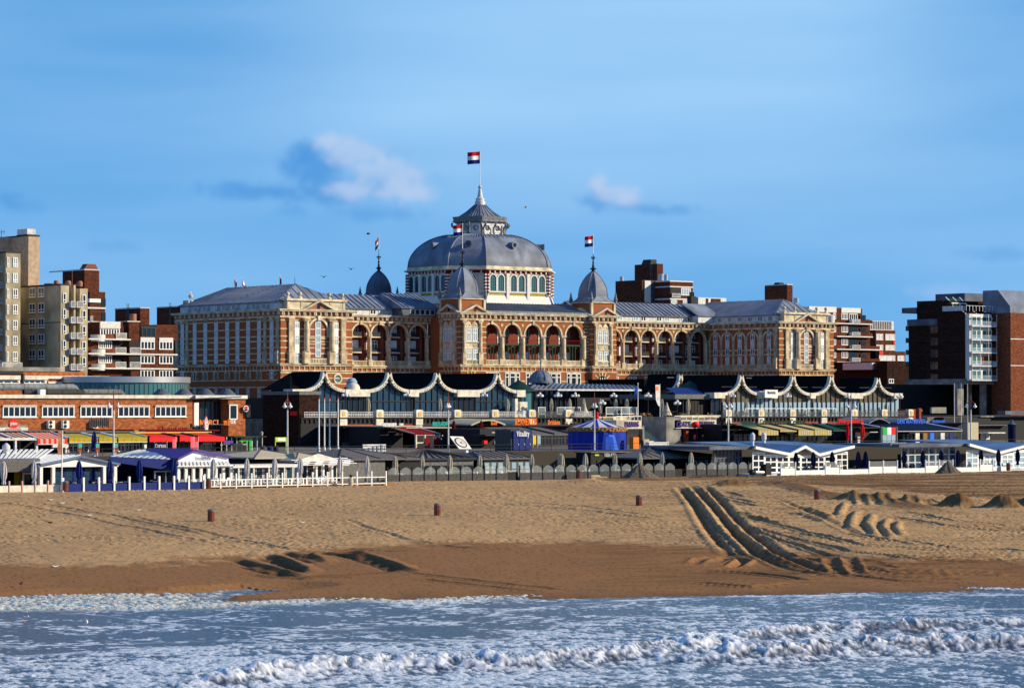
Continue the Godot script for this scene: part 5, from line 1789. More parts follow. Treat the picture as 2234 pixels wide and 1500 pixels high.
	for k in 5:
		b = Mb.new()
		b.fb(f, 603.62, 618.09 if k < 2 else 621.10, lv[k] - 0.15, lv[k] + 0.15, -0.3, 1.3)
		b.fb(f, 613.60 if k < 2 else 611.37, 618.09 if k < 2 else 621.10, lv[k] + 0.15, lv[k] + 0.16, 0.0, 1.3)
		obj("white_band", b, M.white_wood, R)
		b = Mb.new()
		b.fb(f, 609.70 if k > 1 else 613.23, 617.99 if k < 2 else 621.00, lv[k] + 0.16, lv[k] + 1.1, 1.0, 1.25)
		obj("balcony_front", b, M.brown_brick, R)
		window(R, f, 606.56, 609.15, lv[k] + 1.2, lv[k] + 3.0, 4, [], M.white, M.glass, 0.18, 0.04)
		window(R, f, 603.25, 604.35, lv[k] + 1.2, lv[k] + 3.0, 2, [], M.white, M.glass, 0.18, 0.04)
		window(R, f, 609.70, 613.04, lv[k] + 0.3, lv[k] + 2.9, 4, [], M.white if k == 0 else M.gray_dark, M.glass, 0.16, 0.04)
		metal_balcony(R, f, 609.70, 613.04, lv[k] + 0.2, 1.3, M.panel_white)
		window(R, f, 613.98, 616.22, lv[k] + 0.4, lv[k] + 2.6, 3, [], M.gray_dark, M.glass, 0.14, 0.25)
	b = Mb.new()
	b.lathe(W(600.14, 36.22, 598), [[1.3, 0], [1.3, 2.0], [0.6, 2.3], [0.0, 2.35]], 14)
	obj("roof_tank", b, M.panel_white, R)
	# striped white building behind
	var S := thing("office_block", "brown block with white blinds, red panels and a striped white roof storey", "office block", W(665.72, 10, 646))
	f = front(640)
	bx("wall", M.brown_brick, S, 661.90, 670.58, 5.0, 36.05, 640, 660)
	bx("wall", M.brown_brick, S, 661.90, 673.84, 5.0, 29.56, 638.8, 660)
	bx("roof_storey", M.panel_white, S, 660.60, 674.16, 35.91, 39.03, 644, 656)
	b = Mb.new()
	for k in 16: b.fb(front(644), 661.00 + k * 0.78, 661.00 + 0.28 + k * 0.78, 36.48, 38.89, 0.0, 0.12)
	obj("roof_stripes", b, M.gray_mid, S)
	for r in [[1912, 1928, 742, 728], [1932, 1953, 742, 728], [1912, 1928, 765, 752], [1932, 1953, 765, 752]]: pass
	for r in [[662.10, 665.12, 32.94, 34.92], [666.13, 670.38, 32.94, 34.92], [662.10, 665.12, 29.84, 31.53], [666.13, 670.38, 29.84, 31.53], [662.10, 669.16, 26.60, 28.29], [670.18, 673.23, 26.60, 28.29]]:
		window(S, front(638.8) if r[2] < 28.99 else f, r[0], r[1], r[2], r[3], 2, [], M.white_wood, M.panel_white, 0.2, 0.05)
	bx("red_panel", M.red, S, 669.57, 670.38, 31.67, 32.80, 639.8, 640.1)
	bx("red_panel", M.red, S, 662.10, 663.71, 28.43, 29.56, 638.55, 638.85)
	# low dark annexe in front of it
	var N := thing("annexe", "low dark brick annexe with one small white window beside the big dark hotel", "building", W(587.83, 10, 566))
	bx("wall", M.dark_brick, N, 583.57, 593.19, 5.0, 24.74, 560, 590)
	window(N, front(560), 584.10, 586.05, 18.81, 20.04, 2, [], M.white, M.glass, 0.2, 0.04)
	bx("pale_panel", M.white_wood, N, 581.86, 587.18, 22.55, 24.41, 564, 575)  # plain white panel behind the brick one
	bx("brick_panel", M.red_brick, N, 582.39, 586.11, 22.55, 24.04, 563.8, 564.1)
	# the large dark brick hotel on piers
	var c0 := 548.38
	var Z := thing("dark_hotel", "large dark brick building on concrete piers with a glazed white bay front", "hotel", W(c0 + 8, 6, 515))
	var dl := 519.26
	var dm := 508.84
	bx("wall", M.dark_brick, Z, c0, c0 + 18.0, 19.38, 35.87, 500, dm)
	bx("wall", M.dark_brick, Z, c0 + 0.5, c0 + 18.0, 19.38, 34.31, dm - 0.1, dl)
	bx("wall", M.dark_brick, Z, c0 + 1.0, c0 + 17.0, 33.61, 38.97, 508, dm + 8.0)
	bx("upper_fascia", M.zinc_dark, Z, c0 + 0.3, c0 + 18.0, 32.82, 34.31 + 0.1, dm + 0.5, dl + 0.3)
	bx("upper_fascia", M.zinc_dark, Z, c0 + 0.8, c0 + 17.0, 36.04, 37.41, dm + 8.1, dm + 13.0)
	bx("concrete_base", M.concrete, Z, c0 - 0.25, c0 + 19.0, 18.03, 19.38, 499.6, dl + 0.5)
	var l := leftface(c0)
	b = Mb.new()
	for k in 4: b.fb(l, 500, dl, 35.87 - 3.3 - k * 3.6, 35.87 - 3.24 - k * 3.6, -0.05, 0.02)
	for k in 3: b.fb(l, dm + 3.0 + k * 6.0, dm + 3.08 + k * 6.0, 19.38, 24.58, 0.3, 0.38)
	obj("wall_lines", b, M.gray_dark, Z)
	for k in 5:
		window(Z, Fr.new(Vector3(c0 + 0.5, 0, 0), l.a, l.n), dm + 0.3, dm + 3.0, 28.53 - k * 3.0 + 2.2, 28.53 - k * 3.0 + 4.2, 2, [], M.gray_dark, M.glass, 0.12, 0.02)
	for k in 4:
		metal_balcony(Z, Fr.new(Vector3(c0 + 0.5, 0, -(dl + 0.0)), Vector3.RIGHT, Vector3.FORWARD), 0.0, 2.0, 31.72 - k * 3.0, 1.0, M.gray_mid)
	# glazed bay
	var b1 := 556.67
	f = front(498.4)
	var lvz := [19.03, 22.53, 25.79, 28.95, 32.33]
	bx("bay_wall", M.white_wood, Z, c0 + 0.3, b1, 18.93, 35.38, 498.6, 500.2)
	for k in 5:
		var h: float = lvz[k] + 0.25
		for j in 2:
			var s := c0 + 0.9 + j * (b1 - c0 - 0.9) / 2
			if k == 1 and j == 1:
				bx("brick_infill", M.red_brick, Z, s + 0.1, s + 3.6, h, h + 2.2, 498.3, 498.65)
			else:
				window(Z, front(498.6), s, s + 3.7, h, h + 2.3, 2, [], M.white, M.glass_teal, 0.22, 0.05)
		b = Mb.new()
		b.fb(f, c0 - 0.5, b1 + 0.4, lvz[k] - 0.15, lvz[k] + 0.15, -0.2, 1.3)
		b.fb(f, c0 - 0.5, b1 + 0.4, lvz[k] + 1.1, lvz[k] + 1.18, 1.2, 1.28)
		for j in 4: b.fb(f, c0 - 0.4 + j * (b1 - c0 + 0.7) / 3, c0 - 0.3 + j * (b1 - c0 + 0.7) / 3, lvz[k] + 0.15, lvz[k] + 3.0, 1.22, 1.3)
		var bal := obj("balcony", b, M.panel_white, Z)
		b = Mb.new()
		b.fb(f, c0 - 0.45, b1 + 0.35, lvz[k] + 0.2, lvz[k] + 1.05, 1.24, 1.26)
		obj("glass_front", b, M.clear, bal)
		# curved white balcony ends to the right
		b = Mb.new()
		b.vb(b1 + 0.5, b1 + 4.4, lvz[k] - 0.1, lvz[k] + (1.05 if k != 2 and k != 0 else 0.15), 498.6, 499.0)
		obj("balcony_front", b, M.white_wood, Z)
		bx("recess_shade", M.black, Z, b1 + 0.4, b1 + 5.0, lvz[k] + 0.2, lvz[k] + 2.6, 499.95, 500.3)  # black back standing in for the shade behind the balcony
	for q in [[35.38, c0 + 0.3, b1, 498.6], [39.07, c0 + 2.2, c0 + 7.2, 506.0]]:
		b = Mb.new()
		b.sheet(W(q[1], q[0] - 1.2, q[3] - 0.3), W(q[2], q[0] - 1.2, q[3] - 0.3), W(q[2], q[0] + 0.5, q[3] + 2.2), W(q[1], q[0] + 0.5, q[3] + 2.2), 0.1)
		var gr := obj("glass_roof", b, M.green_dark, Z)
		b = Mb.new()
		for j in 3:
			var s: float = lerpf(q[1], q[2], j / 2.0)
			b.tube(W(s, q[0] - 1.25, q[3] - 0.35), W(s, q[0] + 0.65, q[3] + 2.2), 0.2, 0.2, 4)
		obj("roof_bars", b, M.white, gr)
	bx("penthouse", M.dark_brick, Z, c0 + 1.5, c0 + 12.0, 34.74, 38.84, 506.2, 515)
	window(Z, front(506.2), c0 + 2.4, c0 + 7.0, 36.55, 38.38, 3, [], M.white, M.glass_pale, 0.2, 0.05)
	b = Mb.new()
	b.vb(c0 - 0.4, b1 + 2.0, 37.34, 37.34 + 0.1, 499.0, 499.1)
	for k in 9: b.vb(c0 - 0.4 + k * 1.2, c0 - 0.3 + k * 1.2, 36.10, 37.34, 499.0, 499.1)
	obj("roof_rail", b, M.panel_white, Z)
	bx("terrace_glass", M.panel_white, Z, c0 - 0.3, c0 - 0.2, 36.16, 37.40, 500.5, 507)
	# right part with the sloping metal top
	var e0 := 558.56
	bx("wall", M.red_brick, Z, e0, e0 + 30.0, 4.0, 35.71, 494, 520)
	bx("stone_band", M.panel_white, Z, e0 - 0.02, e0 + 30.0, 29.14, 29.37, 493.95, 494.1)
	bx("stone_band", M.panel_white, Z, e0 - 0.02, e0 + 30.0, 22.57, 22.80, 493.95, 494.1)
	b = Mb.new()
	b.prism(Fr.new(Vector3(e0, 0, 0), Vector3.FORWARD, Vector3.LEFT), PackedVector2Array([Vector2(494, 35.71), Vector2(494, 37.30), Vector2(498.0, 41.42), Vector2(503, 41.42), Vector2(503, 35.71)]), -30.0, 0.1)
	obj("metal_roof", b, M.zinc, Z)
	bx("wall", M.dark_brick, Z, b1 + 0.2, e0 + 1.0, 4.0, 35.01, 500.3, 522)
	bx("roof_house", M.zinc_dark, Z, 566.99, e0 + 1.0, 35.01, 41.06, 510, 520)
	for k in 4:
		var pu: float = [546.06, 554.84, 555.37, 565.15][k]
		bx("pier", M.concrete, Z, pu, pu + [2.2, 0.9, 1.2, 1.0][k], 4.0, 18.03, 500.2 + k % 2 * 4.0, 501.4 + k % 2 * 4.0)
	bx("dark_ground_floor", M.black, Z, c0 - 12.0, c0 + 30.0, 4.0, 18.03 - 0.02, 512, 520)  # black in place of the shade under the building

# ---------------------------------------------------------------- upper terrace, its balustrade and the gabled pavilions
func terrace() -> void:
	var b := Mb.new()
	b.vb(294.07 - 0.1, 368.97, 4.0, 10.4, 420.4, 556)
	b.vb(380.55, 900, 4.0, 10.4, 420.4, 556)
	b.vb(368.97 - 0.01, 380.55 + 0.01, 4.0, 10.39, 432, 556)
	b.vb(294.07 + 12.0, 900, 4.0, 10.38, 556, 700)
	struct("terrace_floor", b, M.paving)
	b = Mb.new()
	b.vb(-900, 1500, 1.0, 5.6, 352, 432.1)
	b.vb(-900, 294.07 + 13.0, 1.0, 5.59, 432.1, 900)
	struct("boulevard", b, M.paving)
	# sea wall at the edge of the boulevard
	b = Mb.new()
	b.vb(-900, 1500, 1.0, 5.75, 351.3, 351.99)
	tag(struct("sea_wall", b, M.sea_wall), "long dark grey sea wall behind the beach pavilions", "wall")
	var W1 := thing("promenade_wall", "dark brick promenade wall with cream posts and white lattice railing left of the steps", "terrace", W(322.61, 5.6, 420))
	terrace_front(W1, 293.38, 360.14, [302.22, 310.02, 318.73, 327.31, 335.90, 344.52, 353.25], true)
	var W2 := thing("promenade_wall", "brick promenade wall with cream posts and dark railing right of the steps", "terrace", W(417.42, 5.6, 420))
	terrace_front(W2, 391.71, 444.89, [393.51, 402.17, 410.73, 419.39, 427.96, 436.48, 444.22], false)
	# dark flank wall left of the terrace
	var fl := thing("flank_building", "dark brown brick building with a grey roof edge between the promenade and the hotel", "building", W(293.38 - 3, 5.6, 426))
	var lu := 294.07
	bx("wall", M.dark_brick, fl, lu - 0.2, lu + 4.0, 5.6, 14.55, 421, 432.17)
	bx("roof_edge", M.gray, fl, lu - 0.35, lu + 4.2, 14.55 + 0.01, 15.18, 420.8, 432.17 + 0.3)
	bx("red_sign", M.red, fl, lu - 0.4, lu - 0.2, 11.01, 11.71, 421.5, 423.5)
	# the broad steps up to the terrace between the two corner shops
	var s := thing("steps", "broad pale stone steps up to the terrace between two corner shops", "steps", W(369.92, 5.6, 418))
	for k in 16:
		var st := Mb.new()
		st.vb(364.64, 369.63, 5.6, 5.9 + k * 0.3, 412 + k * 0.55, 412.6 + k * 0.55 if k < 15 else 432.0)
		obj("step", st, M.stone_pale, s)
	var wv := Mb.new()
	wv.vb(369.63, 373.30, 5.6, 10.6, 411, 432)
	obj("side_wall", wv, M.concrete, s)
	wv = Mb.new()
	wv.vb(364.19, 364.64, 5.6, 9.0, 411.5, 432)
	obj("side_wall", wv, M.concrete, s)
	wv = Mb.new()
	for k in 12: wv.tube(W(368.96 + k * 0.9, 10.6, 411.3), W(368.96 + k * 0.9, 11.6, 411.3), 0.04, 0.04, 4)
	wv.tube(W(368.96, 11.6, 411.3), W(372.39, 11.6, 411.3), 0.05, 0.05, 4)
	obj("handrail", wv, M.iron, s)

func terrace_front(T: Node3D, u0: float, u1: float, posts: Array, pale: bool) -> void:
	var f := front(420)
	bx("wall", M.gray_dark if pale else M.brick_rose, T, u0, u1, 5.6, 10.38, 420, 420.5)
	var b := Mb.new()
	b.fb(f, u0, u1, 10.38, 10.62, -0.3, 0.35)
	obj("coping", b, M.black, T)
	if pale: bx("arcade_shade", M.black, T, u0, posts[0] - 0.8, 5.6, 10.3, 419.9, 420.2)  # black slab standing in for the shade inside the arcade
	b = Mb.new()
	var n := int((u1 - u0) / 0.95)
	for k in n: b.fb(f, u0 + k * 0.95, u0 + 0.25 + k * 0.95, 9.7, 10.37, -0.05, 0.3)
	obj("corbels", b, M.black, T)
	for s in posts:
		b = Mb.new()
		b.fb(f, s - 0.78, s + 0.78, 10.64, 11.85, -0.4, 0.5)
		b.fb(f, s - 0.66, s + 0.66, 11.85, 11.98, -0.3, 0.4)
		b.fb(f, s - 0.76, s + 0.76, 9.3, 10.36, -0.3, 0.45)
		b.fb(f, s - 0.72, s + 0.72, 5.6, 9.3, -0.3, 0.3)
		var p := obj("post", b, M.cream, T)
		b = Mb.new()
		b.fb(f, s - 0.3, s + 0.3, 10.85, 11.35, 0.48, 0.56)
		b.arch(f, s, 11.35, 0.0, 0.3, 0.48, 0.56, 8)
		obj("emblem", b, M.gold, p)
	# lattice railing between the posts
	var all := [u0] + posts + [u1]
	for k in all.size() - 1:
		var a: float = all[k] + 0.8
		var e: float = all[k + 1] - 0.8
		if e - a < 1.0: continue
		b = Mb.new()
		b.fb(f, a, e, 11.55, 11.63, 0.0, 0.08); b.fb(f, a, e, 10.7, 10.78, 0.0, 0.08)
		var m := int((e - a) / 0.5)
		for j in m:
			var s := a + j * (e - a) / m
			b.fb(f, s, s + 0.06, 10.78, 11.55, 0.01, 0.07)
			b.arch(f, s + 0.28, 11.15, 0.13, 0.08, 0.02, 0.06, 8, 0, TAU)
		obj("railing", b, M.panel_white if pale and k != 6 else M.gray, T)
		# arched recesses of the shops under the railing
		if pale and k > 0 and k < 3:
			b = Mb.new()
			b.fb(f, a + 0.2, e - 0.2, 5.7, 9.4, 0.0, 0.06)
			obj("red_bay", b, M.red_wall, T)

func gable(T: Node3D, uc: float, half: float, peak: float, eave: float, v: float, deep: float, glass: Material, mull: Material, base: float) -> void:
	var f := front(v)
	var n := 12
	var top := []
	for side in [-1.0, 1.0]:
		var pts := []
		for k in n + 1:
			var x := float(k) / n
			pts.append(Vector2(uc + side * (0.35 + (half - 0.35) * x), peak - (peak - eave) * sqrt(maxf(0.0, 1.0 - (1.0 - x) * (1.0 - x)))))
		top.append(pts)
	for q in 2:
		var pts: Array = top[q]
		var side := -1.0 if q == 0 else 1.0
		# white barge board following the curve
		var b := Mb.new()
		for k in n:
			var a: Vector2 = pts[k]; var e: Vector2 = pts[k + 1]
			var d := (e - a).normalized()
			var w := Vector2(-d.y, d.x) * side * -0.55
			var d2: Vector2 = (pts[mini(k + 2, n)] - pts[k + 1]).normalized() if k + 2 <= n else Vector2(side, 0)
			var w2 := Vector2(-d2.y, d2.x) * side * -0.55
			b.q(f.p(a.x, a.y + 0.12, 0.7), f.p(e.x, e.y + 0.12, 0.7), f.p(e.x - w2.x * 0.0, e.y - 0.46, 0.7), f.p(a.x - side * 0.34 * (1.0 - float(k) / n), a.y - 0.46, 0.7), f.n)
			b.q(f.p(a.x, a.y + 0.12, 0.7), f.p(e.x, e.y + 0.12, 0.7), f.p(e.x, e.y + 0.12, -0.1), f.p(a.x, a.y + 0.12, -0.1), Vector3.UP)
			b.q(f.p(a.x - side * 0.34 * (1.0 - float(k) / n), a.y - 0.46, 0.7), f.p(e.x, e.y - 0.46, 0.7), f.p(e.x, e.y - 0.46, -0.1), f.p(a.x - side * 0.34 * (1.0 - float(k) / n), a.y - 0.46, -0.1), Vector3.DOWN)
		obj("barge_board", b, M.cream, T)
		b = Mb.new()
		for k in n:
			var a: Vector2 = pts[k]; var e: Vector2 = pts[k + 1]
			b.q(f.p(a.x, a.y, 0.6), f.p(e.x, e.y, 0.6), f.p(e.x, e.y, -deep), f.p(a.x, a.y, -deep), Vector3(side * 0.5, 1, 0))
			b.q(f.p(a.x, a.y, -deep), f.p(e.x, e.y, -deep), f.p(e.x, eave - 0.5, -deep), f.p(a.x, eave - 0.5, -deep), -f.n)
		b.q(f.p(uc, peak + 0.15, 0.55), f.p(uc + side * 0.4, peak - 0.1, 0.55), f.p(uc + side * 0.4, peak - 0.1, -deep), f.p(uc, peak + 0.15, -deep), Vector3.UP)
		obj("roof", b, M.slate, T)
	# glazing under the gable
	var b := Mb.new()
	for q in 2:
		for k in n:
			var a: Vector2 = top[q][k]; var e: Vector2 = top[q][k + 1]
			b.q(f.p(a.x, base, -0.3), f.p(e.x, base, -0.3), f.p(e.x, e.y - 0.3, -0.3), f.p(a.x, a.y - 0.3, -0.3), f.n)
	b.q(f.p(uc - 0.36, base, -0.3), f.p(uc + 0.36, base, -0.3), f.p(uc + 0.36, peak - 0.3, -0.3), f.p(uc - 0.36, peak - 0.3, -0.3), f.n)
	var gl := obj("glazing", b, glass, T)
	b = Mb.new()
	var cnt := int(half * 2.0 / 1.25)
	for k in cnt + 1:
		var s := uc - half + k * half * 2.0 / cnt
		var x := clampf((absf(s - uc) - 0.35) / (half - 0.35), 0.0, 1.0)
		var yt := peak - (peak - eave) * sqrt(maxf(0.0, 1.0 - (1.0 - x) * (1.0 - x))) - 0.45
		b.fb(f, s - 0.06, s + 0.06, base, yt, -0.28, -0.12)
	b.fb(f, uc - half, uc + half, base + 2.95, base + 3.1, -0.28, -0.1)
	obj("mullions", b, mull, gl)

func pagodas() -> void:
	var v := 428.0
	var f := front(v)
	var L := thing("gabled_pavilion", "long glass pavilion with dark swept roofs and white curved gables left of the middle", "pavilion", W(321.49, 10.4, 434))
	var px := [303.77, 317.91, 328.81, 342.79]
	var eave := 15.46
	var peak := 18.55
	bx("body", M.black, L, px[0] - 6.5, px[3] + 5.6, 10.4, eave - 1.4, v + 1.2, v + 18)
	for k in 4:
		gable(L, px[k], 4.6, peak, eave, v, [9.5, 10.0, 14.0, 16.0][k], M.glass_blue, M.gray_dark, 10.45)
	for r in [[px[0] - 7.0, px[0] - 4.4], [px[0] + 4.4, px[1] - 4.4], [px[1] + 4.4, px[2] - 4.4], [px[2] + 4.4, px[3] - 4.4], [px[3] + 4.4, px[3] + 6.4]]:
		var b := Mb.new()
		b.fb(f, r[0], r[1], eave - 1.15, eave + 0.12, -2.0, 0.8)
		obj("fascia", b, M.cream, L)
		b = Mb.new()
		b.fb(f, r[0], r[1], 10.45, eave - 1.15, -0.6, -0.35)
		var gl := obj("glazing", b, M.glass, L)
		b = Mb.new()
		for k in int((r[1] - r[0]) / 1.2) + 1: b.fb(f, r[0] + k * 1.2, r[0] + 0.12 + k * 1.2, 10.45, eave - 1.15, -0.35, -0.2)
		obj("mullions", b, M.gray_dark, gl)
	var b := Mb.new()
	b.q(W(px[0] - 6.6, eave, v + 0.5), W(px[0] - 4.4, eave, v + 0.5), W(px[0] - 0.4, peak, v + 9.5), W(px[0] - 6.6, eave, v + 9.5), Vector3(-1, 1, 0))
	obj("roof", b, M.slate, L)
	# small white vault between the first two gables
	b = Mb.new()
	b.lathe(W(311.78, eave + 0.1, 430), [[1.25, 0], [1.2, 0.5], [0.9, 0.95], [0.4, 1.2], [0.0, 1.25]], 16)
	obj("white_vault", b, M.cream, L)
	b = Mb.new()
	b.lathe(W(313.65, eave + 0.4, 433), [[1.0, 0], [1.0, 1.2], [0.6, 1.7], [0.0, 1.9]], 14)
	obj("glass_dome", b, M.glass_pale, L)
	var R := thing("gabled_pavilion", "glass pavilion with dark swept roofs, white curved gables and brownish gable panes on the right", "pavilion", W(421.50, 10.4, 434))
	px = [404.34, 418.55, 429.27, 442.78]
	eave = 15.17
	peak = 18.66
	bx("body", M.black, R, px[0] - 12.0, px[3] + 7.0, 10.4, eave - 1.4, v + 1.2, v + 18)
	for k in 4:
		gable(R, px[k], 4.7, peak - (0.3 if k == 3 else 0.0), eave, v, [16.0, 11.0, 11.0, 10.0][k], M.gravel, M.gray_dark, 13.4)
		b = Mb.new()
		b.fb(f, px[k] - 4.5, px[k] + 4.5, 10.45, 13.4, -0.35, -0.3)
		var gl := obj("glazing", b, M.glass_pale, R)
		b = Mb.new()
		for j in 8: b.fb(f, px[k] - 4.5 + j * 1.28, px[k] - 4.36 + j * 1.28, 10.45, 13.4, -0.28, -0.12)
		obj("mullions", b, M.gray_dark, gl)
		var rng := RandomNumberGenerator.new()
		rng.seed = 60 + k
		b = Mb.new()
		for j in 9:
			var s := px[k] as float - 4.3 + j + rng.randf() * 0.4
			b.fb(f, s, s + rng.randf_range(0.15, 0.45), 10.5 + rng.randf() * 0.6, 11.6 + rng.randf() * 1.4, -0.299, -0.285)
		obj("curtains", b, M.gray_mid, gl)
	for r in [[px[0] - 7.5, px[0] - 4.6, 0.0], [px[0] + 4.6, px[1] - 4.6, 0.3], [px[1] + 4.6, px[2] - 4.6, 0.0], [px[2] + 4.6, px[3] - 4.6, 0.0], [px[3] + 4.6, px[3] + 7.0, 0.0]]:
		b = Mb.new()
		b.fb(f, r[0], r[1], eave - 1.0, eave + 0.12 + r[2], -2.0, 0.8)
		obj("fascia", b, M.cream, R)
		b = Mb.new()
		b.fb(f, r[0], r[1], 10.45, eave - 1.0, -0.6, -0.35)
		var gl := obj("glazing", b, M.glass_pale if r[0] > px[0] else M.glass, R)
		b = Mb.new()
		for k in int((r[1] - r[0]) / 1.2) + 1: b.fb(f, r[0] + k * 1.2, r[0] + 0.14 + k * 1.2, 10.45, eave - 1.0, -0.35, -0.2)
		obj("mullions", b, M.gray_dark, gl)
	# low wing to the left of it, with a grey fascia
	bx("low_wing", M.black, R, 390.09, px[0] - 7.4, 10.4, eave - 1.5, 429.5, 445)
	bx("fascia", M.gray, R, 387.74, px[0] - 7.45, eave - 1.15, eave - 0.25, 428.6, 446)
	for k in 12: bx("column", M.concrete if k == 11 else M.gray_dark, R, 390.38 + k * 0.75, 390.38 + 0.12 + k * 0.75 + (0.7 if k == 11 else 0.0), 10.4, eave - 1.15, 429.2, 429.45)
	b = Mb.new()
	b.sheet(W(390.21, eave - 0.2, 431), W(397.73, eave - 0.2, 431), W(401.42, eave + 1.1, 438), W(393.83, eave + 1.1, 438), 0.15)
	obj("blue_glass_roof", b, M.blue, R)
	b = Mb.new()
	b.sheet(W(411.64, eave + 0.1, 431), W(415.43, eave + 0.1, 431), W(419.28, eave + 1.2, 437), W(415.45, eave + 1.2, 437), 0.15)
	obj("blue_glass_roof", b, M.blue, R)
	# the gable set back at the left end and another behind
	for q in [[404.48, 446.0, 0.0], [424.46, 444.0, -0.4]]:
		gable(R, q[0], 3.0, peak + 0.3 + q[2], eave + 0.7, q[1], 9.0, M.panel_white, M.gray, eave + 0.2)
	bx("set_back_roof", M.slate, R, 409.32, 447.57, 10.4, 18.26, 462, 480)
	var sg := thing("shop_sign", "white sign board on the right glass pavilion between its first two gables", "sign", W(411.42, 14.22, 426))
	bx("board", M.white, sg, 409.54, 413.05, 14.31, 15.86, 426.2, 426.6)
	text(sg, "lettering", "Mandarijn", W(411.29, 15.31, 426.15), 0.5, M.gray_mid, "Droid Serif", false, 2.2, 0.04)
	# domed kiosk and zinc canopy in the middle
	var K := thing("domed_canopy", "zinc canopy with a small ribbed dome and spike in front of the hotel entrance", "canopy", W(379.90, 10.4, 452))
	var kc := W(373.31, 17.27, 452)
	b = Mb.new()
	b.lathe(kc, [[2.55, -0.1], [2.55, 0.3], [2.3, 1.1], [1.7, 1.8], [0.9, 2.3], [0.2, 2.5], [0.28, 2.8], [0.1, 3.1], [0.06, 4.6]], 8, 0.3)
	obj("dome", b, M.zinc, K)
	b = Mb.new()
	for j in 8:
		var t := TAU * j / 8 + 0.3
		var d := Vector3(cos(t), 0, sin(t))
		b.path([kc + d * 2.55 + Vector3.UP * 0.3, kc + d * 2.3 + Vector3.UP * 1.1, kc + d * 1.7 + Vector3.UP * 1.8, kc + d * 0.9 + Vector3.UP * 2.3], 0.08, 4)
	obj("dome_ribs", b, M.zinc_dark, K)
	var e0 := W(364.93, 15.98, 446); var e1 := W(394.24, 15.98, 446)
	var g0 := W(372.75 , kc.y - 0.05, 453); var g1 := W(401.46, kc.y - 0.4, 456)
	b = Mb.new()
	b.sheet(e0, e1, g1, g0, 0.2)
	b.sheet(g0, g1, g1 + Vector3(0, -1.2, -8), g0 + Vector3(0, -1.2, -8), 0.2)
	var cr := obj("roof", b, M.zinc, K)
	b = Mb.new()
	standing_seams(b, e0, e1, g0, g1, 24, 0.12, 0.16)
	obj("standing_seams", b, M.zinc_dark, cr)
	bx("eave", M.panel_white, K, 372.43, 394.24, e0.y - 0.35, e0.y - 0.02, 445.7, 446.0)
	bx("back_wall", M.glass, K, 368.54, 396.89, 10.4, e0.y - 0.4, 449, 456)
	bx("dark_panel", M.black, K, 379.16, 387.75, 10.4, e0.y - 0.4, 447.8, 449.1)
	for k in 22: bx("mullion", M.gray_dark, K, 367.72 + k * 1.3, 367.72 + k * 1.3 + 0.12, 10.4, e0.y - 0.3, 448.7, 448.95)
	for q in [[358.78, 17.65, "left"], [402.98, 17.79, "right"]]:
		var G := thing("glass_kiosk", "green glass kiosk with a dark pyramid roof on the %s of the domed canopy" % q[2], "kiosk", W(q[0], 10.4, 441))
		b = Mb.new()
		var hh: float = q[1] - 2.0
		b.lathe(W(q[0], 0, 441), [[3.6, hh], [0.0, q[1]]], 6, 0.2)
		b.lathe(W(q[0], 0, 441), [[3.6, hh - 0.2], [3.6, hh]], 6, 0.2)
		obj("roof", b, M.green_dark, G)
		b = Mb.new()
		b.lathe(W(q[0], 0, 441), [[3.0, 10.4], [3.0, hh - 0.1]], 6, 0.2)
		var gw := obj("glass_wall", b, M.glass_teal, G)
		b = Mb.new()
		for j in 12:
			var t := TAU * j / 12 + 0.2
			var rr := 3.05 if j % 2 == 0 else 2.68
			b.tube(W(q[0] + cos(t) * rr, 10.4, 441 - sin(t) * rr), W(q[0] + cos(t) * rr, hh, 441 - sin(t) * rr), 0.07, 0.07, 4)
		obj("mullions", b, M.iron, gw)
	var cw := thing("cream_kiosk", "small cream kiosk wall below the left green glass kiosk", "kiosk", W(346.66, 10.4, 425))
	bx("wall", M.cream, cw, 346.49, 348.24, 10.4, 13.43, 425.5, 427)
	bx("column", M.cream, cw, 345.40, 346.05, 10.4, 14.02, 425.6, 426.4)
	# forecourt walls in the middle
	b = Mb.new()
	b.vb(355.42, 369.85, 10.4, 10.7, 420.2, 421.0)
	b.vb(381.45, 392.64, 10.4, 10.9, 420.2, 421.0)
	tag(obj("forecourt_wall", b, M.stone_pale), "low pale wall along the terrace edge either side of the steps", "wall")

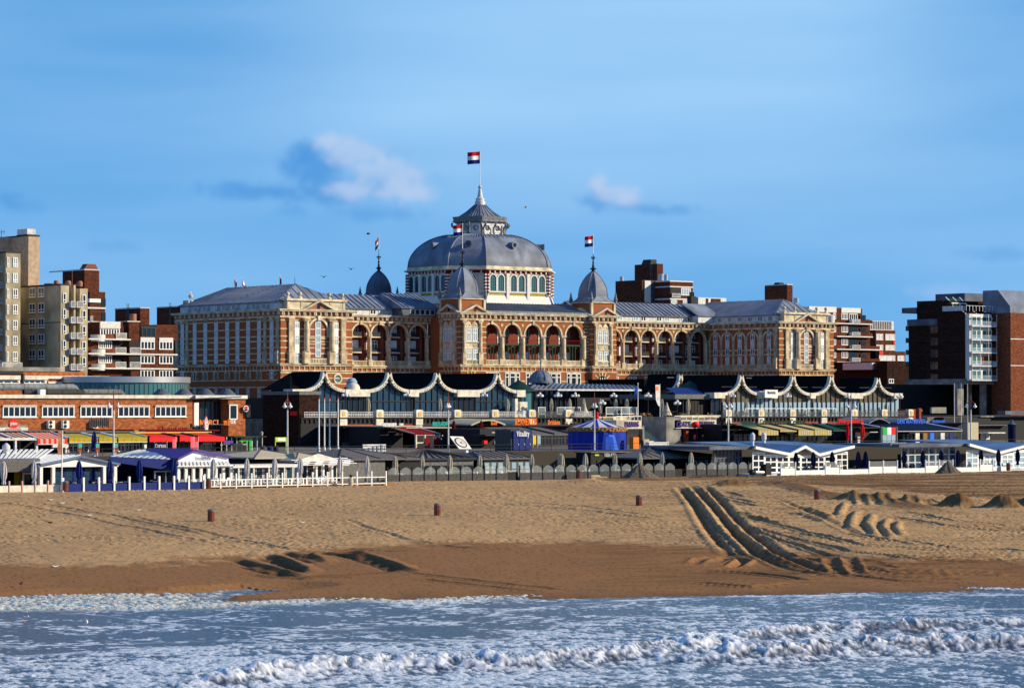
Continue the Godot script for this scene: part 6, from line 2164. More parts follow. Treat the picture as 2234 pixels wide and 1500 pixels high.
# ---------------------------------------------------------------- restaurant building and shops on the left
func left_restaurant() -> void:
	var v := 405.0
	var f := front(v)
	var top := 14.31
	var A := thing("restaurant_building", "long two storey brick restaurant with white window bands and a cream roof edge", "building", W(248.93, 5.6, 412))
	var ue := 271.98
	var us := 222.07
	var ug := 261.72
	bx("wall", M.shop_brick, A, us, ug, 5.6, top - 0.5, v, 425)
	bx("wall", M.shop_brick, A, 268.68, ue, 5.6, top - 0.5, v, 425)
	bx("wall", M.shop_brick, A, ug - 0.1, 268.68 + 0.1, 5.6, top - 0.6, 408, 425)
	bx("roof_edge", M.cream, A, us, ue + 0.2, top - 0.5, top + 0.05, v - 0.35, 425.2)
	bx("roof", M.gray_dark, A, us, ue, top - 0.2, top + 0.02, v + 0.2, 425)
	for r in [[227.17, 233.07], [234.04, 239.84], [240.91, 246.74], [247.75, 253.60], [254.63, 260.50]]:
		window(A, f, r[0], r[1], 10.91, 12.57, 6, [], M.white, M.glass, 0.16, 0.04, 0.12)
		bx("shutter_box", M.white_wood, A, r[0], r[1], 12.57, 12.75, v - 0.3, v)
	# corner with the tall curved window and its canopy
	bx("corner_glass", M.glass, A, 263.10, 269.92, 8.18, 13.32, 407.2, 408.05)
	var b := Mb.new()
	for k in 9: b.vb(263.10 + 0.4 + k * 1.05, 263.10 + 0.52 + k * 1.05, 8.18, 13.32, 407.05, 407.2)
	obj("mullions", b, M.gray_dark, A)
	bx("white_post", M.white, A, 262.37, 263.24, 9.32, 13.24, 405.4, 406.4)
	b = Mb.new()
	b.q(W(ug, top - 0.45, 404.0), W(271.09, top - 0.1, 404.4), W(271.09, top - 0.1, 408), W(ug, top - 0.9, 408), Vector3.DOWN)
	b.q(W(ug, top + 0.02, 404.0), W(271.09, top + 0.02, 404.4), W(271.09, top + 0.02, 408), W(ug, top + 0.02, 408), Vector3.UP)
	b.q(W(ug, top - 0.45, 404.0), W(271.09, top - 0.1, 404.4), W(271.09, top + 0.02, 404.4), W(ug, top + 0.02, 404.0), Vector3.BACK)
	obj("canopy", b, M.panel_white, A)
	window(A, f, 268.77 , 270.37, 10.41, 12.87, 1, [], M.white, M.glass, 0.18, 0.05)
	# glass rotunda, ducts and roof plant
	var Rr := thing("glass_rotunda", "low round glass block rotunda with a bright metal band behind the brick restaurant", "building", W(268.23, 10.4, 436))
	b = Mb.new()
	var rc := W(270.72, 0, 444)
	b.lathe(rc, [[13.0, top - 1.0], [13.0, 16.61]], 48)
	var gw := obj("glass_blocks", b, M.glass_teal, Rr)
	b = Mb.new()
	for j in 96:
		var t := TAU * j / 96
		b.tube(rc + Vector3(cos(t) * 13.05, top - 1.0, sin(t) * 13.05), rc + Vector3(cos(t) * 13.05, 16.61, sin(t) * 13.05), 0.05, 0.05, 4)
	obj("glazing_bars", b, M.gray, gw)
	b = Mb.new()
	b.lathe(rc, [[13.2, 16.61], [13.3, 16.61], [13.3, 17.62], [0.0, 17.62 + 0.1]], 48)
	obj("metal_band", b, M.steel, Rr)
	for q in [[229.12, 244.24, 15.61, 412.0, 0.55, "long pale ventilation duct on the brick restaurant's roof, upper left", M.lead], [233.09, 243.96, 14.81, 409.0, 0.45, "dark ventilation duct with an elbow on the brick restaurant's roof", M.gray_dark], [244.13, 251.39, 14.90, 409.6, 0.42, "short grey duct with an elbow before the glass rotunda", M.gray]]:
		b = Mb.new()
		b.tube(W(q[0], q[2], q[3]), W(q[1] - 0.6, q[2], q[3]), q[4], q[4], 14)
		var pr := W(q[1] - 0.6, q[2], q[3])
		for k in 5:
			var t0 := PI / 2 * k / 5; var t1 := PI / 2 * (k + 1) / 5
			b.tube(pr + Vector3(sin(t0) * 0.7, -0.7 + cos(t0) * 0.7, 0), pr + Vector3(sin(t1) * 0.7, -0.7 + cos(t1) * 0.7, 0), q[4], q[4], 14)
		for k in 4: b.tube(W(lerpf(q[0], q[1], (k + 0.5) / 4), q[2], q[3]), W(lerpf(q[0], q[1], (k + 0.5) / 4) + 0.12, q[2], q[3]), q[4] + 0.05, q[4] + 0.05, 14)
		tag(obj("roof_duct", b, q[6]), q[5], "duct", "ducts on the restaurant roof")
	b = Mb.new()
	for k in 4:
		b.lathe(W(259.07 + k * 4.2, top, 410), [[1.5, 0], [1.5, 0.25], [0.5, 1.1], [0.0, 1.12]], 4, PI / 4)
	tag(obj("skylights", b, M.zinc_dark), "row of dark roof lights at the right end of the brick restaurant's roof", "skylight")
	bx("roof_fan", M.white, A, 235.28, 236.18, top, top + 0.9, 407.5, 408.5)
	# annexe with cream blinds behind the ducts
	var B := thing("annexe", "low brick annexe with cream roof edge and sun blinds above the roof ducts", "building", W(256.91, 10.4, 445))
	bx("wall", M.shop_brick, B, 241.27, 266.97, 10.4, 17.23, 440, 452)
	bx("roof_edge", M.cream, B, 255.32, 267.34, 17.23, 17.73, 439.6, 452)
	bx("concrete_band", M.concrete, B, 244.56, 261.41, 18.55, 19.25, 446, 452)
	bx("brick_band", M.shop_brick, B, 244.56, 266.30, 17.60, 18.55 - 0.01, 446.2, 452)
	for r in [[243.83, 250.06], [250.67, 255.15]]:
		b = Mb.new()
		b.fb(front(440), r[0], r[1], 17.04, 17.73, -0.3, 0.7)
		obj("sun_blind", b, M.cream, B)
		window(B, front(440), r[0], r[1], 16.27, 16.96, 4, [], M.white, M.glass, 0.25, 0.05)
	window(B, front(440), 259.94, 262.99, 15.54, 16.63, 3, [], M.white, M.glass_teal, 0.18, 0.05)
	window(B, front(440), 264.16, 266.34, 15.55, 16.65, 1, [], M.gray, M.zinc_dark, 0.18, 0.05)
	window(B, front(440), 255.50, 258.78, 16.45, 16.76, 1, [], M.white, M.panel_white, 0.1, 0.05)
	b = Mb.new()
	b.path([W(238.29, 17.97, 430), W(244.89, 17.97, 430), W(244.89, 16.18, 430)], 0.28, 8)
	tag(obj("exhaust_pipe", b, M.iron), "bent black exhaust pipe above the brick restaurant at the left edge", "pipe")
	# outdoor units on the brick wall
	for k in 3:
		var uu: float = [235.35, 237.92, 243.37][k]
		var U := thing("air_conditioner", ["white air conditioner with two fans on the brick wall, leftmost of three", "white air conditioner with two fans on the brick wall, middle of three", "white air conditioner half hidden behind the black grille sign"][k], "air conditioner", W(uu, 9.08, 404.6), "air conditioners on the brick wall")
		bx("case", M.white, U, uu - 0.5, uu + 0.6, 9.15, 10.36, 404.2, 404.9)
		for j in 2:
			b = Mb.new()
			var pc := W(uu - 0.12, 9.47 + j * 0.62, 404.2)
			b.tube(pc, pc + Vector3(0, 0, 0.05), 0.27, 0.27, 14, true)
			obj("fan_grille", b, M.black, U)

# striped or plain folding awning on a frame: high at the back, with a valance in front
func awning(parent: Node3D, u0: float, u1: float, v_back: float, h_back: float, v_front: float, h_front: float, drop: float, m: Array, stripes: int, frame: Material, label := "") -> void:
	var top := Node3D.new()
	var b: Mb
	if stripes <= 1:
		b = Mb.new()
		b.sheet(W(u0, h_back, v_back), W(u1, h_back, v_back), W(u1, h_front, v_front), W(u0, h_front, v_front), 0.05)
		if drop > 0.0: b.vb(u0, u1, h_front - drop, h_front - 0.01, v_front - 0.03, v_front + 0.03)
		obj("awning", b, m[0], parent, label)
	else:
		for q in 2:
			b = Mb.new()
			for k in stripes:
				if k % 2 == q:
					var a := lerpf(u0, u1, float(k) / stripes); var e := lerpf(u0, u1, float(k + 1) / stripes)
					b.sheet(W(a, h_back, v_back), W(e, h_back, v_back), W(e, h_front, v_front), W(a, h_front, v_front), 0.05)
					if drop > 0.0: b.vb(a, e, h_front - drop, h_front - 0.01, v_front - 0.03, v_front + 0.03)
			obj("awning_stripes", b, m[q], parent)
	b = Mb.new()
	for u in [u0, u1]: b.tube(W(u, h_back + 0.08, v_back), W(u, h_front + 0.08, v_front), 0.13, 0.13, 4)
	b.tube(W(u0, h_front - drop, v_front), W(u1, h_front - drop, v_front), 0.07, 0.07, 4)
	obj("awning_frame", b, frame, parent)
	top.free()

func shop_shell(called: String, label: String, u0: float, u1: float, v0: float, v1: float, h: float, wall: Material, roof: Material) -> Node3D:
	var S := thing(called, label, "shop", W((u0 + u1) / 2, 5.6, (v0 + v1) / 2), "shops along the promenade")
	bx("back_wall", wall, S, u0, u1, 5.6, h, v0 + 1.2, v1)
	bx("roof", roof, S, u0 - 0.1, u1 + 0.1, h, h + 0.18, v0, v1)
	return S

func shopfront(S: Node3D, u0: float, u1: float, v: float, h0: float, h1: float, n: int, fm: Material, gm: Material) -> void:
	for k in n:
		var a := lerpf(u0, u1, float(k) / n); var e := lerpf(u0, u1, float(k + 1) / n)
		window(S, front(v), a + 0.05, e - 0.05, h0, h1, 2, [0.72], fm, gm, 0.14, 0.0)

func promenade_shops() -> void:
	var b: Mb
	# cream front with a round red sign
	var fs := thing("roof_fascia", "cream shop fascia with a lattice top under a round red sign at the left edge", "sign", W(221.69, 9.6, 392))
	bx("board", M.cream, fs, 218.76, 224.02, 8.88, 9.43, 391.6, 392.0)
	bx("lattice", M.concrete, fs, 218.76, 224.02, 9.43, 9.77, 391.7, 391.9)
	text(fs, "lettering", "CARTOUCHE", W(221.56, 9.16, 391.5), 0.4, M.pink_pale, "Droid Sans", true, 2.6, 0.05)
	var rs := thing("round_sign", "round red sign with white letters above the cream fascia", "sign", W(221.77, 9.43, 392))
	b = Mb.new()
	b.arch(front(391.6), 221.54, 9.98, 0.0, 0.75, -0.2, 0.05, 20, 0, TAU)
	b.prism(front(391.6), PackedVector2Array([Vector2(221.54 - 0.3, 10.45), Vector2(221.54 + 0.3, 10.45), Vector2(221.54, 10.66)]), -0.2, 0.0)
	obj("disc", b, M.red, rs)
	text(rs, "lettering", "gelato", W(221.49, 10.01, 391.5), 0.42, M.white, "Droid Serif", true, 1.15, 0.06)
	# red and cream striped awnings
	var S := shop_shell("striped_shop", "cafe under red and cream striped awnings at the left end of the promenade", 213.09, 229.30, 390, 404.9, 8.82, M.black, M.canvas_gray)
	var hb := 8.69
	var hf := 7.87
	for r in [[211.66, 217.31], [217.54, 221.67]]:
		awning(S, r[0], r[1], 389.5, hb, 385, hf, 0.0, [M.red_dark, M.canvas], 9, M.white)
	awning(S, 221.63, 226.59, 389.5, hb, 384.6, 7.77, 0.8, [M.red, M.canvas], 11, M.white)
	bx("beam", M.white_wood, S, 211.11, 221.63, 7.59, 7.79, 384.7, 385.1)
	for x in [218.11, 221.63, 226.59]: bx("post", M.white_wood, S, x - 0.15, x + 0.15, 5.6, hf, 384.8, 385.2)
	bx("low_wall", M.white_wood, S, 223.60, 226.23, 6.5, 6.95, 383.6, 384)
	window(S, front(390.8), 221.80, 222.42, 5.7, 7.6, 1, [], M.red_dark, M.mint, 0.14, 0.0)
	# yellow awnings on a white shop
	S = shop_shell("yellow_shop", "white shop under mustard yellow awnings", 229.53, 243.47, 390, 404.9, 8.61, M.gray_dark, M.canvas_gray)
	for r in [[227.18, 232.06], [232.30, 235.41], [235.65, 240.73]]:
		awning(S, r[0], r[1], 389.8, 8.47, 385, 7.90, 0.72, [M.mustard], 1, M.white)
	shopfront(S, 228.67, 234.22, 388, 5.7, 7.04, 3, M.white, M.glass)
	shopfront(S, 237.27, 241.32, 388, 5.7, 7.04, 3, M.white, M.glass)
	bx("door", M.black, S, 234.38, 236.54, 5.7, 6.97, 387.9, 388.3)
	bx("fascia", M.white_wood, S, 228.36, 242.22, 7.04, 7.21, 387.6, 388.2)
	bx("corner_post", M.white, S, 240.56, 240.97, 5.6, 7.78, 385.5, 386.2)
	b = Mb.new()
	for k in 11:
		var x := 234.26 + k * 0.33
		b.lathe(W(x, 9.23 + absf(sin(k * 1.3)) * 0.25, 391), [[0.1, 0], [0.16, 0.3], [0.16, 1.1], [0.05, 1.5]], 6)
	tag(obj("barrel_sign", b, M.gray_mid), "cluster of dark upright bars standing on the roof behind the yellow awnings", "sign")
	# red awnings with yellow frame
	S = shop_shell("red_shop", "bar under bright red awnings with a yellow roof frame", 243.55, 257.02, 390, 404.9, 8.75, M.black, M.red_dark)
	for r in [[241.13, 246.13], [246.54, 249.61], [249.86, 254.72]]:
		awning(S, r[0], r[1], 389.8, 8.39, 385, 7.89, 0.72, [M.red], 1, M.iron)
	b = Mb.new()
	b.vb(241.34, 255.24, 8.46, 8.64, 389.4, 390)
	b.vb(242.58, 247.20, 8.73, 8.90, 391.6, 392)
	b.vb(251.72, 256.37, 8.73, 8.90, 391.6, 392)
	obj("yellow_frame", b, M.yellow, S)
	shopfront(S, 242.55, 255.03, 388, 5.7, 7.22, 7, M.gray_dark, M.glass)
	var ls := thing("shop_sign", "dark red decorative lettering on the roof of the bar with red awnings", "sign", W(249.15, 8.75, 391))
	text(ls, "lettering", "Shooters", W(249.15, 8.99, 391), 0.85, M.red_dark, "Droid Serif", true, 5.6, 0.1)
	var bn := thing("banner", "dark blue banner with white lettering below the red awnings", "banner", W(242.48, 5.6, 384))
	bx("cloth", M.navy, bn, 241.42, 243.54, 5.84, 7.16, 383.9, 384)
	text(bn, "lettering", "Corvan", W(242.39, 6.61, 383.85), 0.55, M.panel_white, "Droid Serif", true, 1.9, 0.03)
	b = Mb.new()
	for x in [241.42, 243.58]: b.tube(W(x, 5.6, 383.95), W(x, 7.23, 383.95), 0.05, 0.05, 5)
	obj("poles", b, M.panel_white, bn)
	for k in 3:
		var x: float = [244.89, 248.15, 248.89][k]
		var fl := thing("pink_banner", ["pink upright banner right of the dark blue one", "pink upright banner under the gap between the red awnings", "small pink banner beside its taller neighbour"][k], "banner", W(x, 5.6, 384))
		bx("cloth", M.pink, fl, x - 0.3, x + 0.3, 6.0, [7.6, 7.9, 7.2][k], 383.96, 384)
		b = Mb.new()
		b.tube(W(x + 0.33, 5.6, 384), W(x + 0.33, 8.0, 384), 0.04, 0.04, 5)
		obj("pole", b, M.white, fl)
	# glass porch with purple banner and green frame at the end
	S = thing("glass_porch", "glass porch with a purple banner and bright green end post", "porch", W(259.28, 5.6, 390))
	bx("roof", M.green_dark, S, 257.19, 263.21, 7.76, 7.90, 386, 400)
	bx("purple_banner", M.purple, S, 255.72, 257.50, 6.67, 7.31, 386.8, 387)
	b = Mb.new()
	b.vb(259.74, 260.17, 5.6, 7.30, 385.6, 386.2); b.vb(257.94, 259.74, 7.15, 7.30 - 0.01, 385.7, 386.1)
	obj("green_post", b, M.green, S)
	b = Mb.new()
	for k in 9: b.vb(255.38 + k * 0.95, 255.38 + 0.1 + k * 0.95, 5.6, 7.81, 386.9, 387.1)
	b.vb(255.21, 260.41, 6.6, 6.7, 386.9, 387.08)
	obj("frame", b, M.panel_white, S)
	bx("interior", M.black, S, 258.51, 264.38, 5.6, 7.74, 392, 400)
	# orange lettering on the corner window
	var os := thing("shop_sign", "orange lettering across the tall dark corner window of the brick restaurant", "sign", W(265.54, 10.06, 404))
	text(os, "lettering", "MERCI", W(266.25 - 2.0, 9.98, 404), 0.78, M.orange, "Droid Sans", true, 3.6, 0.08)
	text(os, "lettering", "mir", W(267.75, 9.98, 404), 0.9, M.orange, "Droid Serif", true, 1.4, 0.08)
	text(os, "white_letters", "OX", W(268.91, 10.05, 404), 0.6, M.white, "Droid Sans", true, 1.0, 0.08)
	b = Mb.new()
	b.vb(263.96, 269.80, 9.61, 9.69, 403.95, 404.1)
	obj("rail", b, M.gray, os)
	var hs := thing("house_sign", "small white house shaped sign with a pointed pink roof above the red awnings", "sign", W(255.30, 8.86, 391))
	b = Mb.new()
	b.prism(front(391), PackedVector2Array([Vector2(254.91, 9.29), Vector2(255.68, 9.29), Vector2(255.68, 10.21), Vector2(255.30, 11.07), Vector2(254.91, 10.21)]), -0.3, 0.0)
	obj("board", b, M.pink_pale, hs)
	b = Mb.new()
	b.vb(255.04, 255.55, 8.71, 9.29, 390.9, 391.3)
	b.arch(front(390.98), 255.30, 9.79, 0.2, 0.15, 0.0, 0.05, 14, 0, TAU)
	obj("clock_face", b, M.white, hs)
	var cs := thing("round_sign", "white round sign with red and blue halves on a black panel at the brick corner", "sign", W(272.16, 11.15, 405))
	bx("panel", M.black, cs, ue_x(), 272.70, 10.78, 12.80, 404.6, 404.9)
	b = Mb.new()
	b.arch(front(404.55), 271.78, 12.20, 0.0, 0.52, -0.03, 0.05, 18, 0, TAU)
	obj("disc", b, M.white, cs)
	b = Mb.new()
	b.arch(front(404.48), 271.78, 12.20, 0.0, 0.4, 0.0, 0.06, 12, 0.25, PI - 0.25)
	obj("red_half", b, M.red, cs)
	b = Mb.new()
	b.arch(front(404.48), 271.78, 12.20, 0.0, 0.4, 0.0, 0.06, 12, PI + 0.25, TAU - 0.25)
	obj("blue_half", b, M.blue, cs)
	right_shops()

func ue_x() -> float:
	return 271.94

func roof_letters(words: String, label: String, px_u: float, h: float, v: float, size: float, width: float, m: Material, font := "Droid Serif") -> void:
	var t := thing("shop_sign", label, "sign", W(px_u, h, v), "lettering over the promenade shops")
	text(t, "lettering", words, W(px_u, h, v), size, m, font, true, width, 0.15)
	var b := Mb.new()
	for k in 4: b.tube(W(px_u - width * 0.4 + k * width * 0.27, h - size * 1.1, v + 0.12), W(px_u - width * 0.4 + k * width * 0.27, h + size * 0.2, v + 0.12), 0.04, 0.04, 4)
	obj("supports", b, M.iron, t)

func right_shops() -> void:
	var b: Mb
	# dark shop under the red arches
	var S := shop_shell("dark_cafe", "cafe with dark windows under the orange red bay of the terrace", 296.80, 303.77, 412, 419.8, 8.82, M.black, M.navy)
	shopfront(S, 297.72, 304.31, 413, 6.4, 8.50, 5, M.gray_dark, M.glass)
	bx("plinth", M.gray_mid, S, 296.80, 303.77, 5.6, 6.4, 411.8, 412.4)
	S = shop_shell("brown_cafe", "brown cafe with a flat canvas roof and a slanting orange side", 297.87, 305.41, 402, 419.8, 9.11, M.black, M.canvas)
	b = Mb.new()
	b.prism(front(402), PackedVector2Array([Vector2(301.09, 8.87), Vector2(302.83, 8.87), Vector2(301.19, 7.64)]), -0.2, 0.05)
	obj("orange_side", b, M.red_wall, S)
	bx("front_beam", M.gray_dark, S, 296.40, 301.09, 8.80, 9.11, 401.6, 402)
	shopfront(S, 298.06, 304.92, 404, 5.7, 8.01, 5, M.gray_dark, M.glass)
	roof_letters("WINNER", "white block letters on the roof of the brown cafe", 298.33, 9.47, 401, 0.62, 2.9, M.white, "Droid Sans")
	S = shop_shell("red_awning_cafe", "cafe with a dark red sloping awning on a pale frame", 302.74, 312.24, 402, 419.8, 8.85, M.black, M.canvas)
	awning(S, 299.75, 304.95, 401.5, 8.77, 396, 7.91, 0.15, [M.red_dark], 1, M.pink_pale)
	b = Mb.new()
	for x in [300.03, 301.86, 303.79, 304.95]: b.vb(x - 0.12, x + 0.12, 5.6, 7.83, 395.8, 396.1)
	b.vb(300.03, 304.95, 6.4, 6.6, 395.85, 396.05)
	obj("awning_posts", b, M.cream, S)
	for x in [300.91, 302.83]: bx("menu_board", M.red_dark, S, x - 0.5, x + 0.5, 5.7, 7.3, 393.9, 394.1)
	for k in 3:
		var pb := Mb.new()
		var x: float = [310.82, 313.12, 314.73][k]
		pb.vb(x - 0.5, x + 0.4, 9.0, 9.6, 419.5, 419.7)
		tag(obj("notice_board", pb, M.panel_white), ["leftmost small white board on the terrace wall over the brown cafe", "middle small white board on the terrace wall over the brown cafe", "rightmost small white board on the terrace wall over the brown cafe"][k], "board")
	roof_letters("MOSADA", "turquoise letters standing above the cafe with the dark red awning", 309.77, 9.57, 402, 0.75, 3.3, M.teal, "Droid Sans")
	S = shop_shell("terrace_cafe", "cafe with a striped red roof edge behind the tilted picture board", 313.79, 320.32, 404, 419.8, 8.56, M.black, M.gray_mid)
	bx("cream_band", M.cream, S, 310.73, 319.12, 7.47, 7.71, 402.6, 403)
	bx("red_band", M.red_wall, S, 310.54, 319.12, 8.41, 8.57, 402.7, 403.1)
	for x in [311.72, 315.90, 318.51]: bx("post", M.brick_rose, S, x - 0.2, x + 0.2, 5.6, 8.41, 402.5, 403)
	# cream bent roofs
	for q in [[318.11, 325.74, "left"], [327.39, 331.54, "right"]]:
		b = Mb.new()
		var n := 10
		for k in n:
			var a := lerpf(q[0], q[1], float(k) / n); var e := lerpf(q[0], q[1], float(k + 1) / n)
			var ha := 9.47 + sin(PI * k / n) * 0.85; var he := 9.47 + sin(PI * (k + 1) / n) * 0.85
			b.sheet(W(a, ha, 404), W(e, he, 404), W(e, he + 0.15, 412), W(a, ha + 0.15, 412), 0.25)
		tag(obj("curved_roof", b, M.canvas), "pale curved shop roof on the %s, beside the orange lettering" % q[2], "roof")
	roof_letters("bar", "small orange word between the two pale curved roofs", 322.36, 9.64, 403, 0.6, 1.5, M.orange)
	roof_letters("KENNEN EN", "large orange letters over the dark awning in the middle", 329.43, 9.86, 403, 1.1, 5.0, M.orange)
	roof_letters("Drinken", "smaller orange word to the right of the large orange letters", 335.79, 9.72, 403, 0.75, 2.8, M.orange)
	S = shop_shell("dark_awning_cafe", "cafe under wide dark brown awnings left of the carousel", 324.38, 340.86, 403, 419.8, 9.13, M.black, M.gray_dark)
	for r in [[318.35, 328.09], [328.39, 332.21]]:
		awning(S, r[0], r[1], 402.5, 8.97, 394, 7.79, 0.25, [M.canvas_gray], 1, M.iron)
	shopfront(S, 328.32, 337.27, 400, 5.7, 7.54, 6, M.gray_mid, M.glass)
	for q in [[322.36, M.yellow, "yellow"], [323.37, M.glass_pale, "pale blue"]]:
		var fl := thing("beach_banner", "%s upright banner beside the blue kiosk" % q[2], "banner", W(q[0], 5.6, 392))
		bx("cloth", q[1], fl, q[0] - 0.32, q[0] + 0.32, 6.0, 7.6, 391.95, 392)
		b = Mb.new()
		b.tube(W(q[0] - 0.34, 5.6, 391.97), W(q[0] - 0.34, 7.8, 391.97), 0.04, 0.04, 5)
		obj("pole", b, M.white, fl)
	# black kiosk and blue kiosk
	S = thing("black_kiosk", "black kiosk with a projecting flat roof and pale light strips", "kiosk", W(309.13, 5.6, 388))
	bx("wall", M.black, S, 305.75, 312.38, 5.6, 8.85, 386, 396)
	bx("canopy", M.iron, S, 304.17, 309.79, 7.73, 7.96, 382.5, 386)
	for q in [[305.40, 307.23, 8.20], [307.04, 309.08, 7.82]]: bx("light_strip", M.panel_white, S, q[0], q[1], q[2], q[2] + 0.15, 382.3, 382.5)
	bx("roof_box", M.iron, S, 311.05, 313.80, 7.91, 8.83 + 0.01, 385.5, 390)
	bx("window", M.glass_pale, S, 308.68, 309.17, 6.34, 6.79, 385.8, 386.1)
	bx("red_box", M.red, S, 304.84, 305.52, 6.39, 6.99, 383.7, 384.4)
	S = thing("blue_kiosk", "bright blue kiosk with three panel doors and white script lettering", "kiosk", W(295.08, 5.6, 364))
	var k0 := 293.23
	var k1 := 296.85
	bx("body", M.gray_mid, S, k0 - 0.3, k1 + 0.3, 5.6, 8.91, 362, 366)
	bx("fascia", M.blue, S, k0, k1, 7.69, 8.77, 361.7, 362.05)
	for k in 3: bx("door", M.blue, S, lerpf(k0, k1, k / 3.0) + 0.06, lerpf(k0, k1, (k + 1) / 3.0) - 0.06, 5.75, 7.62, 361.8, 362.05)
	for k in 3: bx("handle", M.white, S, lerpf(k0, k1, (k + 1) / 3.0) - 0.28, lerpf(k0, k1, (k + 1) / 3.0) - 0.18, 6.5, 6.75, 361.7, 361.8)
	var tx := text(S, "lettering", "Vitality", W((k0 + k1) / 2, 8.23, 361.6), 0.75, M.white, "Droid Serif", true, 2.6, 0.05)
	tx.rotation.z = 0.0
	# corner shops either side of the steps
	for q in [[357.39, 363.53, "left"], [371.70, 382.26, "right"]]:
		S = thing("corner_shop", "pale corner shop with purple letters on its fascia %s of the broad steps" % q[2], "shop", W((q[0] + q[1]) / 2, 5.6, 415))
		bx("wall", M.red_dark if q[2] == "right" else M.gray_dark, S, q[0], q[1], 5.6, 8.57, 412, 420.3)
		bx("fascia", M.stone_pale, S, q[0], q[1], 8.57, 10.02, 411, 420.3)
		bx("ledge", M.white_wood, S, q[0], q[1], 8.49, 8.61, 410.6, 411.2)
		text(S, "lettering", "CRAZY" if q[2] == "right" else "PIANOS", W((q[0] + q[1]) / 2 - (3.1 if q[2] == "right" else -0.6), 9.26, 410.9), 0.95, M.purple, "Droid Serif", true, 3.6 if q[2] == "right" else 3.4, 0.12)
		if q[2] == "right":
			text(S, "lettering", "PIANOS", W((q[0] + q[1]) / 2 + 2.9, 9.26, 410.9), 0.95, M.purple, "Droid Serif", true, 3.8, 0.12)
			b = Mb.new()
			b.ball(W((q[0] + q[1]) / 2 - 0.3, 9.17, 410.7), 0.75, 12, 0.8)
			obj("red_piano_body", b, M.red, S)
			for k in 5:
				var s := lerpf(q[0], q[1], (k + 0.5) / 5.0)
				window(S, front(412), s - 0.9, s + 0.9, 5.8, 8.32, 2, [], M.red_wall if k % 2 else M.iron, M.glass, 0.16, 0.0)
			for x in [375.26, 379.21]: bx("pier", M.red_wall, S, x - 0.3, x + 0.3, 5.6, 8.49, 411.4, 412.0)
		b = Mb.new()
		b.vb(q[0], q[1], 10.71, 10.71 + 0.14, 411.0, 411.14)
		for k in 8: b.vb(lerpf(q[0], q[1] - 0.1, k / 7.0), lerpf(q[0], q[1] - 0.1, k / 7.0) + 0.1, 10.02, 10.71, 411.02, 411.1)
		obj("roof_rail", b, M.white_wood, S)
	# green grand cafe
	S = shop_shell("green_cafe", "grand cafe with striped yellow awnings and green lettering on the right", 378.29, 409.54, 404, 419.8, 9.05, M.black, M.green_dark)
	for r in [[378.84, 383.85, 0.85], [384.32, 388.56, 0.25], [389.04, 392.97, 0.95], [393.21, 397.66, 0.95]]:
		awning(S, r[0], r[1], 403.5, 9.23, 396, 8.10, r[2], [M.mustard, M.canvas], 14, M.green_dark)
	awning(S, 400.03, 403.82, 403.5, 9.23, 398, 8.09, 0.2, [M.green_dark], 1, M.green_dark)
	b = Mb.new()
	var n2 := 8
	for k in n2:
		var t0 := PI / 2 * k / n2; var t1 := PI / 2 * (k + 1) / n2
		b.q(W(378.86, 8.59 + sin(t0) * 1.2, 400 + (1 - cos(t0)) * 2.0), W(382.36, 8.59 + sin(t0) * 1.2, 400 + (1 - cos(t0)) * 2.0), W(382.36, 8.59 + sin(t1) * 1.2, 400 + (1 - cos(t1)) * 2.0), W(378.86, 8.59 + sin(t1) * 1.2, 400 + (1 - cos(t1)) * 2.0), Vector3(0, 1, 1))
	obj("green_hood", b, M.green_dark, S)
	shopfront(S, 378.15, 406.89, 402, 5.7, 7.53, 12, M.gray_dark, M.glass)
	roof_letters("Grand Vitesse Central", "dark green letters along the roof above the yellow awnings", 391.83, 9.62, 403, 0.95, 12.0, M.green_dark)
	roof_letters("Bourgondisch", "red letters on the roof right of the green lettering", 410.91, 9.77, 404, 0.85, 6.8, M.red)
	S = shop_shell("dark_snack_bar", "dark snack bar with three pale signs and a humped grey roof", 406.28, 412.74, 397, 419.8, 8.42, M.black, M.gray_dark)
	bx("light_strip", M.panel_white, S, 407.81, 409.92, 7.64, 7.77, 395.8, 396)
	b = Mb.new()
	for k in 3: b.vb(406.64, 407.26, 6.86 - k * 0.45 - 0.35, 6.86 - k * 0.45, 397.9, 398.2)
	obj("menu_panels", b, M.panel_white, S)
	for q in [[414.95, 420.78], [422.96, 428.51]]:
		b = Mb.new()
		for k in 8:
			var a := lerpf(q[0], q[1], k / 8.0); var e := lerpf(q[0], q[1], (k + 1) / 8.0)
			b.sheet(W(a, 9.38 + sin(PI * k / 8) * 0.9, 403), W(e, 9.38 + sin(PI * (k + 1) / 8) * 0.9, 403), W(e, 9.71 + sin(PI * (k + 1) / 8) * 0.7, 412), W(a, 9.71 + sin(PI * k / 8) * 0.7, 412), 0.2)
		tag(obj("curved_roof", b, M.lead), "humped grey shop roof %s of the striped flag panels" % ("left" if q[0] < 421.04 else "right"), "roof")
	# green white red panels
	S = thing("poster_screen", "glass screen with green, white and red poster panels on the right", "screen", W(388.13, 5.6, 372))
	for k in 3:
		var x: float = [386.48, 387.60, 388.72][k]
		bx("poster", [M.green, M.white, M.red][k], S, x, x + 1.0, 7.50, 8.81, 371.9, 372.1)
		bx("pane", M.glass_pale, S, x, x + 1.0, 5.7, 7.50 - 0.03, 371.95, 372.05)
	b = Mb.new()
	for x in [386.07, 390.01]: b.vb(x - 0.1, x + 0.1, 5.6, 8.97, 371.8, 372.2)
	obj("frame", b, M.gray, S)
	# navy awning restaurant
	S = shop_shell("navy_restaurant", "restaurant under a wide navy blue awning with blue roof letters", 423.43, 442.42, 403, 419.8, 9.17, M.black, M.navy)
